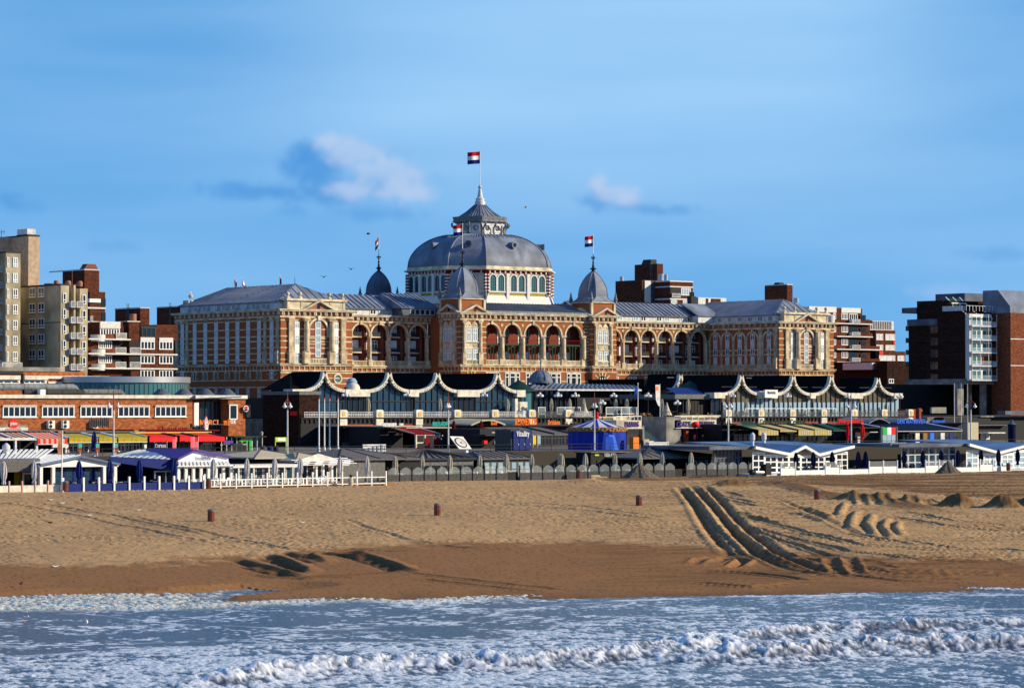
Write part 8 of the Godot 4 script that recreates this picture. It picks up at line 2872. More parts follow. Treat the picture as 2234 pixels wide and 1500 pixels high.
func glazed_wall(P: Node3D, u0: float, u1: float, v: float, h0: float, h1: float, n: int, fm: Material, gm: Material, bars := 1) -> void:
	var w := (u1 - u0) / n
	var hb := []
	for k in bars: hb.append((k + 1.0) / (bars + 1.0))
	for k in n: window(P, front(v), u0 + k * w + 0.04, u0 + (k + 1) * w - 0.04, h0, h1, 1, hb, fm, gm, 0.13, 0.0)

func hip_roof(P: Node3D, u0: float, u1: float, v0: float, v1: float, he: float, hr: float, in0: float, in1: float, m: Material, seam: Material, ns: int) -> void:
	var vm := (v0 + v1) / 2
	var e := [W(u0, he, v0), W(u1, he, v0), W(u1, he, v1), W(u0, he, v1)]
	var r0 := W(u0 + in0, hr, vm); var r1 := W(u1 - in1, hr, vm)
	var b := Mb.new()
	b.q(e[0], e[1], r1, r0, Vector3(0, 1, 1)); b.q(e[2], e[3], r0, r1, Vector3(0, 1, -1)); b.t3(e[0], r0, e[3], Vector3(-1, 1, 0)); b.t3(e[1], e[2], r1, Vector3(1, 1, 0))
	for k in 4: b.q(e[k], e[(k + 1) % 4], e[(k + 1) % 4] - Vector3.UP * 0.22, e[k] - Vector3.UP * 0.22, (e[k] + e[(k + 1) % 4]) / 2 - (r0 + r1) / 2)
	var o := obj("roof", b, m, P)
	b = Mb.new()
	for k in ns:
		var t := (k + 0.5) / ns
		var p: Vector3 = e[0].lerp(e[1], t)
		var x := clampf(p.x + 0.0, r0.x, r1.x)
		var q := W(x, hr, vm) if p.x >= r0.x and p.x <= r1.x else (r0.lerp(e[0], (r0.x - p.x) / in0) if p.x < r0.x else r1.lerp(e[1], (p.x - r1.x) / in1))
		b.tube(p + Vector3.UP * 0.03, q + Vector3.UP * 0.03, 0.07, 0.07, 4)
	for pr in [[e[0], r0], [e[1], r1], [r0, r1]]: b.tube(pr[0], pr[1], 0.09, 0.09, 4)
	obj("roof_ribs", b, seam, o)

func beach_pavilions() -> void:
	var b: Mb
	var g := 2.2
	# decks
	for q in [[175.32, 239.02, 320.3, 346.0, M.wood], [246.44, 318.10, 332.3, 350.5, M.gray_mid], [312.35, 390.79, 326.3, 349.0, M.panel_white]]:
		b = Mb.new()
		b.vb(q[0], q[1], 1.0, g + 0.14, q[2], q[3])
		tag(struct("deck", b, q[4]), "", "")
	# cream and grey pavilion at the left edge
	var P := thing("beach_pavilion", "grey fronted pavilion with a cream window frame at the left edge", "pavilion", W(185.95, g, 334))
	bx("fascia", M.canvas_gray, P, 179.22, 189.15, 4.38, 5.98, 327.6, 328)
	bx("back_wall", M.black, P, 181.40, 191.45, g, 4.28, 332, 340)
	bx("green_door", M.mustard, P, 187.59, 188.37, g, 4.30, 331, 331.4)
	window(P, front(330), 187.94, 190.24, g + 0.2, 4.25, 1, [], M.cream, M.glass, 0.25, 0.0)
	b = Mb.new()
	slat_roof(b, W(179.85, 6.04, 328), W(189.28, 5.92, 328), W(185.34, 6.04 + 1.0, 338), W(197.36, 6.04 + 1.0, 338), 16)
	obj("roof_slats", b, M.white, P)
	bx("roof", M.blue_roof, P, 179.85, 189.28, 5.86, 6.04 + 0.02, 328, 338)
	b = Mb.new()
	b.lathe(W(187.90, 5.96, 334), [[0.35, 0], [0.35, 0.9], [0.5, 1.2], [0.5, 1.6], [0.2, 1.9], [0.0, 2.0]], 10)
	obj("roof_vent", b, M.panel_white, P)
	# white gabled pavilion
	P = thing("beach_pavilion", "white gabled pavilion with blue glazing beside the cream fence", "pavilion", W(193.65, g, 332))
	var f := front(326)
	b = Mb.new()
	b.prism(f, PackedVector2Array([Vector2(188.03, 4.96), Vector2(199.59, 4.93), Vector2(199.59, 5.22), Vector2(193.82, 6.27), Vector2(188.03, 5.30)]), -0.3, 0.0)
	obj("gable", b, M.white, P)
	b = Mb.new()
	for q in [[188.03, 5.30, 193.82, 6.27], [193.82, 6.27, 199.59, 5.22]]:
		b.sheet(W(q[0], q[1] + 0.1, 325.5), W(q[2], q[3] + 0.1, 325.5), W(q[2], q[3] + 0.1, 338), W(q[0], q[1] + 0.1, 338), 0.25)
	var ro := obj("roof", b, M.blue_roof, P)
	b = Mb.new()
	slat_roof(b, W(188.03, 5.30, 325.5) + Vector3.UP * 0.2, W(188.03, 5.30, 338) + Vector3.UP * 0.2, W(193.82, 6.27, 325.5) + Vector3.UP * 0.2, W(193.82, 6.27, 338) + Vector3.UP * 0.2, 9)
	obj("roof_slats", b, M.white, ro)
	for x in [188.29, 190.05, 197.43, 199.05]: bx("post", M.white, P, x - 0.2, x + 0.2, g, 4.94, 325.8, 326.2)
	glazed_wall(P, 190.74, 197.87, 327, g + 0.5, 4.86, 5, M.blue, M.glass_blue, 1)
	bx("base_wall", M.white, P, 188.41, 190.18, g, g + 0.6, 326.2, 326.6)
	bx("back_wall", M.black, P, 192.88, 203.90, g, 4.99, 334, 338)
	# blue pavilion with white house front
	P = thing("beach_pavilion", "blue pavilion with a lavender slatted roof and a white glazed gable house", "pavilion", W(209.22, g, 334))
	b = Mb.new()
	b.prism(front(330), PackedVector2Array([Vector2(200.80, 6.09), Vector2(204.93, 5.92), Vector2(211.93, 5.55), Vector2(210.94, 4.06), Vector2(207.02, 4.59), Vector2(202.31, 5.24), Vector2(200.81, 5.38)]), -0.2, 0.0)
	obj("blue_canvas", b, M.blue, P)
	b = Mb.new()
	b.sheet(W(200.80, 6.14, 330), W(211.93, 5.55, 330), W(221.69, 6.71, 342), W(212.38, 6.73, 342), 0.2)
	ro = obj("roof", b, M.blue_roof, P)
	b = Mb.new()
	slat_roof(b, W(200.80, 6.20, 330), W(211.93, 5.61, 330), W(212.38, 6.79, 342), W(221.69, 6.77, 342), 12)
	obj("roof_slats", b, M.panel_white, ro)
	bx("dark_interior", M.navy, P, 204.70, 214.89, g, 5.50, 336, 342)
	window(P, front(331), 208.03, 211.55, g + 0.2, 4.18, 2, [], M.white, M.glass, 0.18, 0.0)
	b = Mb.new()
	b.prism(front(329), PackedVector2Array([Vector2(210.44, 5.04), Vector2(218.36, 4.95), Vector2(218.21, 5.79), Vector2(212.98, 6.81), Vector2(210.44, 5.64)]), -0.4, 0.0)
	obj("gable", b, M.white, P)
	b = Mb.new()
	for q in [[210.16, 5.70, 212.98, 6.87], [212.98, 6.87, 218.43, 5.91]]:
		b.sheet(W(q[0], q[1] + 0.12, 328.6), W(q[2], q[3] + 0.12, 328.6), W(q[2], q[3] + 0.12, 340), W(q[0], q[1] + 0.12, 340), 0.28)
	obj("gable_roof", b, M.purple, P)
	text(P, "lettering", "Strandhuis", W(214.84, 6.02, 328.5), 0.42, M.purple, "Droid Serif", true, 2.4, 0.05)
	b = Mb.new()
	slat_roof(b, W(208.84, 4.98, 326.5), W(217.13, 4.88, 326.5), W(210.44, 5.40, 329), W(218.43, 5.31, 329), 14)
	obj("porch_slats", b, M.white, P)
	bx("porch_beam", M.white, P, 208.68, 217.25, 4.76, 4.91, 326.3, 326.6)
	for k in 8:
		var x: float = lerpf(209.14, 217.29, k / 7.0)
		bx("post", M.white, P, x - 0.18, x + 0.18, g, 4.86, 326.8, 327.1)
	glazed_wall(P, 209.47, 217.42, 327.3, g + 0.8, 4.68, 7, M.white, M.glass, 0)
	bx("base_wall", M.white, P, 209.14, 217.29, g, g + 0.8, 327.1, 327.4)
	bx("side_wall", M.black, P, 221.73, 225.04, g, 4.81, 333, 340)
	# white canvas pavilions
	P = thing("beach_pavilion", "pale canvas roofed pavilion with a long white beam behind the white rail fence", "pavilion", W(227.77, g, 336))
	hip_roof(P, 225.86, 234.29, 334, 346, 5.67, 6.55, 5.0, 3.0, M.canvas, M.canvas_gray, 0)
	hip_roof(P, 229.76, 236.81, 330, 340, 5.25, 6.40, 4.0, 4.0, M.canvas, M.canvas_gray, 0)
	bx("walls", M.gray_dark, P, 227.51, 235.08, g, 5.57, 336, 345)
	b = Mb.new()
	b.prism(front(329.6), PackedVector2Array([Vector2(230.25, 5.04), Vector2(236.31, 5.09), Vector2(236.31, 5.41), Vector2(233.26, 6.18), Vector2(230.25, 5.41)]), -0.2, 0.0)
	obj("gable", b, M.cream, P)
	b = Mb.new()
	slat_roof(b, W(228.06, 4.74, 327), W(237.11, 4.63, 327), W(230.18, 5.10, 329.5), W(239.31, 5.19, 329.5), 4)
	for k in 4: b.tube(W(228.41, 4.69 + k * 0.22, 327 + k * 0.7), W(237.71, 4.87 + k * 0.22, 327 + k * 0.7), 0.06, 0.06, 5)
	obj("pergola", b, M.white, P)
	for x in [231.75, 232.88, 234.32]: bx("post", M.white, P, x - 0.14, x + 0.14, g, 4.79, 327.9, 328.2)
	glazed_wall(P, 231.84, 236.94, 330.5, g + 0.2, 4.86, 4, M.cream, M.glass, 0)
	bx("long_beam", M.white, P, 216.92, 227.72, 4.52, 4.73, 325.8, 326.3)
	bx("canvas_strip", M.canvas_white, P, 217.58, 228.04, 4.73, 4.90, 326.4, 331)
	for x in [217.87, 220.25, 222.65, 225.15, 227.51]: bx("post", M.white, P, x - 0.07, x + 0.07, g, 4.58, 325.9, 326.1)
	glazed_wall(P, 217.91, 228.76, 327.5, g + 0.2, 4.49, 9, M.panel_white, M.glass_blue, 0)
	# grey pavilions
	P = thing("beach_pavilion", "large grey hip roofed pavilion with blank grey side wall, left of the glass fronts", "pavilion", W(245.42, g, 340))
	bx("side_wall", M.gray, P, 239.27, 246.95, g, 5.28, 333, 346)
	hip_roof(P, 238.60, 252.81, 332.5, 349, 5.32, 6.57, 6.5, 6.0, M.canvas_gray, M.gray_dark, 3)
	bx("back_wall", M.black, P, 249.17, 255.47, g, 5.21, 336, 346)
	P = thing("beach_pavilion", "grey glass fronted pavilion with a ribbed lean-to roof in the middle", "pavilion", W(257.27, g, 342))
	var e0 := W(249.34, 5.24, 336); var e1 := W(265.23, 5.13, 336); var g0 := W(261.56, 6.26, 344); var g1 := W(271.46, 6.17, 344)
	g1.x = e1.x - 2.0
	b = Mb.new()
	b.sheet(e0, e1, g1, g0, 0.2)
	ro = obj("roof", b, M.canvas_gray, P)
	b = Mb.new()
	for k in 12: b.tube(e0.lerp(e1, (k + 0.5) / 12) + Vector3.UP * 0.05, g0.lerp(g1, (k + 0.5) / 12) + Vector3.UP * 0.05, 0.09, 0.09, 4)
	obj("roof_ribs", b, M.gray_dark, ro)
	bx("gutter", M.iron, P, e0.x, e1.x, e0.y - 0.35, e0.y - 0.03, 335.7, 336.0)
	glazed_wall(P, e0.x + 0.2, e1.x - 0.2, 336.2, g + 0.1, e0.y - 0.95, 8, M.gray, M.glass, 1)
	bx("frieze", M.gray, P, e0.x + 0.2, e1.x - 0.2, e0.y - 0.94, e0.y - 0.36, 336.1, 336.4)
	P = thing("beach_pavilion", "smaller grey glass pavilion with ribbed roof below the blue kiosk", "pavilion", W(272.68, g, 342))
	hip_roof(P, 267.03, 276.78, 337, 347, 5.05, 5.95, 2.5, 2.0, M.canvas_gray, M.gray_dark, 8)
	glazed_wall(P, 268.09, 276.93, 337.6, g + 0.1, 4.57, 7, M.gray, M.glass_pale, 1)
	bx("frieze", M.gray, P, 268.01, 276.84, 4.57 + 0.02, 4.97, 337.4, 337.7)
	bx("inside", M.black, P, 272.55, 281.36, g, 4.84, 343, 346)
	P = thing("beach_pavilion", "dark hip roofed pavilion behind the large gravel heap", "pavilion", W(307.38, g, 343))
	hip_roof(P, 298.68, 317.66, 338, 350, 4.79, 6.22, 9.0, 12.0, M.canvas_gray, M.gray_dark, 12)
	bx("wall", M.black, P, 301.80, 312.03, g, 4.69, 341, 348)
	glazed_wall(P, 310.01, 317.92, 338.8, g + 0.1, 4.42, 7, M.gray_mid, M.glass_pale, 0)
	# white zigzag pavilions
	for k in 2:
		var z: Array = [[315.00, 6.49, 322.40, 5.37, 325.66, 6.54, 328.74, 5.23, 336.43, 6.45], [362.98, 6.54, 370.27, 5.13, 378.06, 6.42]][k]
		P = thing("beach_pavilion", ["white framed glass pavilion with a zigzag white roof edge and blue roof", "white framed pavilion with a blue roof dipping to a point at the right edge"][k], "pavilion", W(z[0] + 8, g, 336))
		f = front(330)
		for j in z.size() / 2 - 1:
			b = Mb.new()
			b.prism(f, PackedVector2Array([Vector2(z[2 * j], z[2 * j + 1]), Vector2(z[2 * j + 2], z[2 * j + 3]), Vector2(z[2 * j + 2], z[2 * j + 3] - 0.42), Vector2(z[2 * j], z[2 * j + 1] - 0.42)]), -0.3, 0.15)
			obj("roof_edge", b, M.white, P)
			b = Mb.new()
			b.sheet(W(z[2 * j], z[2 * j + 1] - 0.02, 330.2), W(z[2 * j + 2], z[2 * j + 3] - 0.02, 330.2), W(z[2 * j + 2] - 0.0, 7.0 if j % 2 == 0 or k == 1 else 7.0, 346), W(z[2 * j], 7.0, 346), 0.15)
			obj("roof", b, M.blue_roof, P)
		var n := 8 if k == 0 else 5
		for j in n:
			var s := lerpf(z[0] + 0.3, z[z.size() - 2] - 0.5, float(j) / n); var s2 := lerpf(z[0] + 0.3, z[z.size() - 2] - 0.5, (j + 1.0) / n)
			var ht := 100.0
			for w in [s, s2]:
				for i in z.size() / 2 - 1:
					if w >= z[2 * i] and w <= z[2 * i + 2]: ht = minf(ht, lerpf(z[2 * i + 1], z[2 * i + 3], (w - z[2 * i]) / (z[2 * i + 2] - z[2 * i])))
			window(P, front(331), s, s2, g + 0.1, ht - 0.5, 2, [0.3, 0.6, 0.88], M.white, M.glass if k == 0 else M.glass_pale, 0.2, 0.0)
		bx("inside", M.black, P, z[0], z[z.size() - 2] - 0.4, g, 4.6, 340, 346)
		# flat wing to its left with grey fascia
		var w0: float = [306.42, 347.65][k]
		bx("wing_fascia", M.zinc_dark, P, w0, z[0] + 0.3, z[1] - 0.5, z[1] + 0.02, 331.0, 346)
		glazed_wall(P, w0 + 2.5, z[0], 333, g + 0.1, z[1] - 0.55, 8, M.gray if k == 0 else M.panel_white, M.glass_blue, 2)
	var sg := thing("shop_sign", "dark blue framed name board on the grey fascia of the right edge pavilion", "sign", W(348.82, 5.0, 331))
	bx("board", M.zinc, sg, 347.13, 350.73, 6.12, 6.78, 332.4, 332.7)
	text(sg, "lettering", "DOORNROOS", W(350.30, 6.43, 332.3), 0.4, M.navy, "Droid Sans", true, 2.6, 0.05)
	# pale blue roof vents
	for k in 2:
		b = Mb.new()
		b.lathe(W([323.95, 326.43][k], 6.4, 340), [[0.28, 0], [0.28, 0.7], [0.42, 1.0], [0.42, 1.7], [0.2, 2.0], [0.0, 2.1]], 12)
		tag(obj("roof_vent", b, M.panel_white), ["left of two pale roof vents on the grey flat wing", "right of two pale roof vents on the grey flat wing"][k], "vent", "roof vents on the flat wing")

func fences() -> void:
	var b: Mb
	var g := 2.2
	var F := thing("fence", "cream panel fence with thin pink posts at the left edge", "fence", W(182.81, g, 319))
	for k in 7:
		var a := 174.55 + k * 1.79
		bx("panel", M.cream, F, a + 0.03, a + 1.79 - 0.03, g - 0.3, g + 0.75, 319, 319.1)
		bx("post", M.pink_pale, F, a - 0.06, a + 0.06, g - 0.3, g + 1.3, 318.9, 319.2)
	F = thing("fence", "dark blue panel fence with white posts in front of the blue pavilion", "fence", W(197.80, g, 319))
	for k in 9:
		var a := lerpf(188.07, 207.94, k / 9.0); var e := lerpf(188.07, 207.94, (k + 1) / 9.0)
		bx("panel", M.blue, F, a + 0.1, e - 0.1, g - 0.25, g + 0.8, 319, 319.1)
	for k in 10:
		var a := lerpf(187.36 if k == 0 else 188.07, 207.80, k / 9.0)
		bx("post", M.white, F, a - 0.11, a + 0.11, g - 0.3, g + 1.6, 318.85, 319.1)
	F = thing("fence", "white rail fence with balusters in front of the canvas pavilions", "fence", W(222.80, g, 320))
	var u0 := 208.66
	var u1 := 237.54
	bx("top_rail", M.white, F, u0, u1, g + 0.88, g + 1.0, 319.95, 320.05)
	bx("bottom_rail", M.white, F, u0, u1, g + 0.05, g + 0.17, 319.95, 320.05)
	for k in 13:
		var a := lerpf(u0, u1 - 0.1, k / 12.0)
		bx("post", M.white, F, a - 0.06, a + 0.1, g - 0.2, g + 1.75, 319.9, 320.1)
		if k < 9:
			for j in [0.4, 0.62, 0.0]:
				if j > 0.0: bx("baluster", M.white, F, a + j * (u1 - u0) / 12 - 0.1, a + j * (u1 - u0) / 12 + 0.1, g + 0.17, g + 0.88, 319.96, 320.04)
	F = thing("fence", "long dark grey panel fence with slim posts and curved glass along the grey terraces", "fence", W(279.44, g, 331))
	u0 = 245.86
	u1 = 316.65
	var n := 33
	for k in n:
		if k == 10 or k == 25: continue
		var a := lerpf(u0, u1, float(k) / n); var e := lerpf(u0, u1, (k + 1.0) / n)
		bx("panel", M.gray_mid, F, a + 0.05, e - 0.05, g - 0.2, g + 0.85, 331, 331.08)
		bx("post", M.iron, F, a - 0.05, a + 0.05, g - 0.2, g + 1.95, 330.9, 331.1)
		b = Mb.new()
		var poly := PackedVector2Array([Vector2(a + 0.08, g + 0.87), Vector2(e - 0.08, g + 0.87)])
		for j in 9: poly.append(Vector2(lerpf(e - 0.08, a + 0.08, j / 8.0), g + 1.35 + sin(PI * j / 8.0) * 0.55))
		b.prism(front(331.04), poly, -0.01, 0.01)
		obj("pane", b, M.clear, F)
	for k in 2: bx("dark_gate", M.black, F, lerpf(u0, u1, (10.0 + 15 * k) / n) + 0.06, lerpf(u0, u1, (11.0 + 15 * k) / n) - 0.06, g - 0.2, g + 1.0, 331.3, 331.4)
	F = thing("fence", "low white panel fence with glass screens along the right pavilions", "fence", W(341.16, g, 326))
	u0 = 316.48
	u1 = 367.50
	n = 16
	for k in n:
		var a := lerpf(u0, u1, float(k) / n); var e := lerpf(u0, u1, (k + 1.0) / n)
		var tall: bool = k in [0, 3, 6, 7, 10, 11, 14]
		bx("panel", M.white, F, a + 0.03, e - 0.03, g - 0.2, g + (0.95 if tall else 0.6), 326, 326.1)
		if tall:
			bx("post", M.white, F, a - 0.03, a + 0.09, g, g + 1.9, 325.9, 326.1)
			bx("post", M.white, F, e - 0.09, e + 0.03, g, g + 1.9, 325.92, 326.12)
			b = Mb.new()
			b.vb(a + 0.1, e - 0.1, g + 0.97, g + 1.8, 326.04, 326.06)
			obj("pane", b, M.clear, F)
	# closed parasols behind the fences
	var pa := parasol("beige_parasol", "", Vector3.ZERO, 3.3, M.canvas, "")
	var lb := []
	for k in 15: lb.append("closed beige parasol behind the dark grey fence, number %s from its left end" % ["one", "two", "three", "four", "five", "six", "seven", "eight", "nine", "ten", "eleven", "twelve", "thirteen", "fourteen", "fifteen"][k])
	lb[6] = "closed beige parasol right below the blue kiosk, behind the dark grey fence"
	lb[8] = "closed beige parasol at the left corner of the black toilet block"
	lb[9] = "closed beige parasol before the toilet lettering"
	lb[10] = "closed beige parasol behind the tip of the large gravel heap"
	many(pa, [248.39, 253.44, 258.65, 263.44, 268.64, 273.67, 278.68, 278.68, 283.85, 288.92, 294.16, 299.02, 304.13, 309.22, 314.38].slice(0, 7) + [278.68, 283.85, 288.92, 294.16, 299.02, 304.13, 309.22, 314.38], g + 0.14, 332.6, "", [lb[0], lb[1], lb[2], lb[3], lb[4], lb[5], lb[6], lb[8], lb[9], lb[10], lb[11], lb[12], lb[13], lb[14], lb[7]], "closed beige parasols behind the grey fence")
	pa = parasol("white_parasol", "", Vector3.ZERO, 3.5, M.canvas_white, "")
	many(pa, [180.49, 184.95, 211.46, 216.12, 220.72, 225.08, 230.93, 235.68], g + 0.14, 321.4, "", ["closed pale parasol cut by the left edge", "closed pale parasol behind the cream fence", "closed pale parasol before the white gable house", "closed pale parasol at the left end of the long white beam", "closed pale parasol at the middle of the long white beam", "closed pale parasol at the right end of the long white beam", "closed pale parasol before the white pergola", "closed pale parasol before the blank grey side wall"], "closed pale parasols")
	pa = parasol("blue_parasol", "", Vector3.ZERO, 3.5, M.blue, "")
	many(pa, [190.71, 195.39, 199.95, 204.57], g + 0.14, 320.8, "", ["closed blue parasol before the middle of the white gabled pavilion", "closed blue parasol at the right post of the white gabled pavilion", "closed blue parasol before the blue canvas", "closed blue parasol at the left side of the white gable house"], "closed blue parasols")
	dup(pa, W(216.43, 5.6, 360), "closed blue parasol on the boulevard under the black grille sign", 0.3, "closed blue parasols")
	pa = parasol("navy_parasol", "", Vector3.ZERO, 3.2, M.navy, "")
	many(pa, [321.12, 325.26, 329.74, 334.69, 336.72, 345.82, 349.29, 353.97, 358.38, 362.95, 367.58, 372.71], g + 0.14, 327.4, "", ["closed navy parasol at the left dip of the zigzag roof", "closed navy parasol below the zigzag roof's peak", "closed navy parasol below the zigzag roof's right end", "closed navy parasol just right of the zigzag pavilion", "closed navy parasol second right of the zigzag pavilion", "closed navy parasol below the name board", "closed navy parasol right of the name board", "closed navy parasol left of the right gravel heap", "closed navy parasol right of the right gravel heap", "closed navy parasol left of the right blue roof's dip", "closed navy parasol at the right blue roof's dip", "closed navy parasol near the right edge"], "closed navy parasols")
	# tables and chairs on the terraces
	var rng := RandomNumberGenerator.new()
	rng.seed = 99
	for q in [[211.60, 231.94, 322.5, 4.0, M.white, "white", "white rail fence", 26], [248.48, 292.69, 333.0, 3.0, M.panel_white, "pale", "dark grey fence", 44], [320.08, 372.44, 328.0, 3.0, M.iron, "black", "white panel fence", 44], [189.97, 209.54, 321.0, 4.0, M.navy, "dark blue", "blue panel fence", 24], [357.95, 393.98, 422.5, 5.0, M.wood, "brown", "forecourt wall", 36]]:
		var T := thing("table", "", "table", Vector3.ZERO)
		b = Mb.new()
		b.lathe(Vector3.ZERO, [[0.25, 0.0], [0.04, 0.06], [0.04, 0.7]], 6)
		obj("leg", b, M.steel, T)
		b = Mb.new()
		b.lathe(Vector3.ZERO, [[0.0, 0.7], [0.42, 0.7], [0.42, 0.75], [0.0, 0.75]], 10)
		obj("tabletop", b, M.panel_white if q[5] != "black" else M.gray, T)
		var C := thing("chair", "", "chair", Vector3.ZERO)
		b = Mb.new()
		b.vb(-0.24, 0.24, 0.42, 0.47, -0.24, 0.24)
		obj("seat", b, q[4], C)
		b = Mb.new()
		b.vb(-0.24, 0.24, 0.47, 0.95, 0.2, 0.24)
		obj("backrest", b, q[4], C)
		for x in [-0.2, 0.2]:
			for z in [-0.2, 0.2]:
				b = Mb.new()
				b.vb(x - 0.02, x + 0.02, 0.0, 0.42, z - 0.02, z + 0.02)
				obj("leg", b, q[4], C)
		var h := 10.4 if q[6] == "forecourt wall" else g + 0.14
		var lt: String = "small round table behind the %s" % q[6]
		var lc: String = "%s chair at a table behind the %s" % [q[5], q[6]]
		for k in q[7] / 2:
			var at := W(lerpf(q[0], q[1], (k + 0.2 + rng.randf() * 0.6) / (q[7] / 2)), h, q[2] + rng.randf() * q[3])
			var tt: Node3D = T
			if k == 0:
				T.position = at; T.set_meta("label", lt); T.set_meta("group", "tables behind the " + q[6])
			else: dup(T, at, lt, rng.randf() * 3.0, "tables behind the " + q[6])
			for j in 2:
				var an := rng.randf() * TAU
				var ca := at + Vector3(sin(an), 0, cos(an)) * 0.75
				if k == 0 and j == 0:
					C.position = ca; C.rotation.y = an; C.set_meta("label", lc); C.set_meta("group", "chairs behind the " + q[6])
				else: dup(C, ca, lc, an, "chairs behind the " + q[6])

func gravel_heap(called: String, label: String, at: Vector3, r: float, h: float) -> void:
	var fn := FastNoiseLite.new()
	fn.seed = 5
	fn.frequency = 0.9
	var b := Mb.new()
	var n := 64; var m := 26
	var pt := func(j: int, k: int) -> Vector3:
		var t := TAU * (j % n) / n
		var x := float(k) / m
		var rr := r * x * (1.0 + fn.get_noise_2d(cos(t) * 1.2, sin(t) * 1.2) * 0.25)
		var p := Vector3(cos(t) * rr, 0, sin(t) * rr)
		p.y = h * pow(1.0 - x, 1.15) + (fn.get_noise_2d(p.x * 2.0 + 9.0, p.z * 2.0) * 0.16 + fn.get_noise_2d(p.x * 6.0, p.z * 6.0 + 30.0) * 0.07) * (1.0 - x * 0.5) - 0.1
		return at + p
	for k in m:
		for j in n: b.q(pt.call(j, k), pt.call(j + 1, k), pt.call(j + 1, k + 1), pt.call(j, k + 1), Vector3.UP)
	tag(obj(called, b, M.gravel), label, "gravel heap")

func bird(called: String, label: String, at: Vector3, k: float, body: Material, fly: bool, turn: float) -> void:
	var B := thing(called, label, "bird", Vector3.ZERO, "birds")
	var b := Mb.new()
	b.lathe(Vector3.ZERO, [[0.0, -0.3], [0.06, -0.2], [0.1, 0.0], [0.085, 0.14], [0.04, 0.24]], 8)
	for i in b.v.size():
		b.v[i] = Vector3(b.v[i].x, b.v[i].z + 0.32, b.v[i].y); b.n[i] = Vector3(b.n[i].x, b.n[i].z, b.n[i].y)
	for i in range(0, b.v.size(), 3):
		var tv := b.v[i + 1]; b.v[i + 1] = b.v[i + 2]; b.v[i + 2] = tv
		var tn := b.n[i + 1]; b.n[i + 1] = b.n[i + 2]; b.n[i + 2] = tn
	b.ball(Vector3(0, 0.4, 0.25), 0.065, 8)
	b.tube(Vector3(0, 0.39, 0.3), Vector3(0, 0.37, 0.4), 0.025, 0.005, 5)
	obj("body", b, body, B)
	if fly:
		for s in [-1.0, 1.0]:
			b = Mb.new()
			b.q(Vector3(s * 0.06, 0.36, 0.1), Vector3(s * 0.06, 0.36, -0.1), Vector3(s * 0.35, 0.52, -0.12), Vector3(s * 0.35, 0.52, 0.1), Vector3.UP)
			b.q(Vector3(s * 0.35, 0.52, 0.1), Vector3(s * 0.35, 0.52, -0.12), Vector3(s * 0.7, 0.42, -0.16), Vector3(s * 0.68, 0.42, -0.08), Vector3.UP)
			obj("wing", b, M.gray if body == M.white else body, B)
	else:
		b = Mb.new()
		for s in [-0.03, 0.03]: b.tube(Vector3(s, 0.0, 0), Vector3(s, 0.25, 0), 0.012, 0.012, 4)
		obj("legs", b, M.orange if body == M.white else M.iron, B)
		b = Mb.new()
		b.sheet(Vector3(-0.09, 0.4, 0.1), Vector3(0.09, 0.4, 0.1), Vector3(0.04, 0.36, -0.3), Vector3(-0.04, 0.36, -0.3), 0.03)
		obj("folded_wings", b, M.gray if body == M.white else body, B)
	B.position = at
	B.rotation.y = turn
	B.scale = Vector3.ONE * k

func beach_height(p: Vector3) -> float:
	var s := SHORE_C * p.x + SHORE_S * p.z
	var t := SHORE_S * p.x - SHORE_C * p.z
	var r := clampi(int(round(t_row(t))), 0, BROWS - 1)
	var c := clampi(int(round((s / t - BX0) / ((BX1 - BX0) / BN))), 0, BN)
	return bh[r * (BN + 1) + c]

func on_sand(u: float, v: float, lift := 0.0) -> Vector3:
	var p := W(u, 0, v)
	p.y = beach_height(p) + lift
	return p

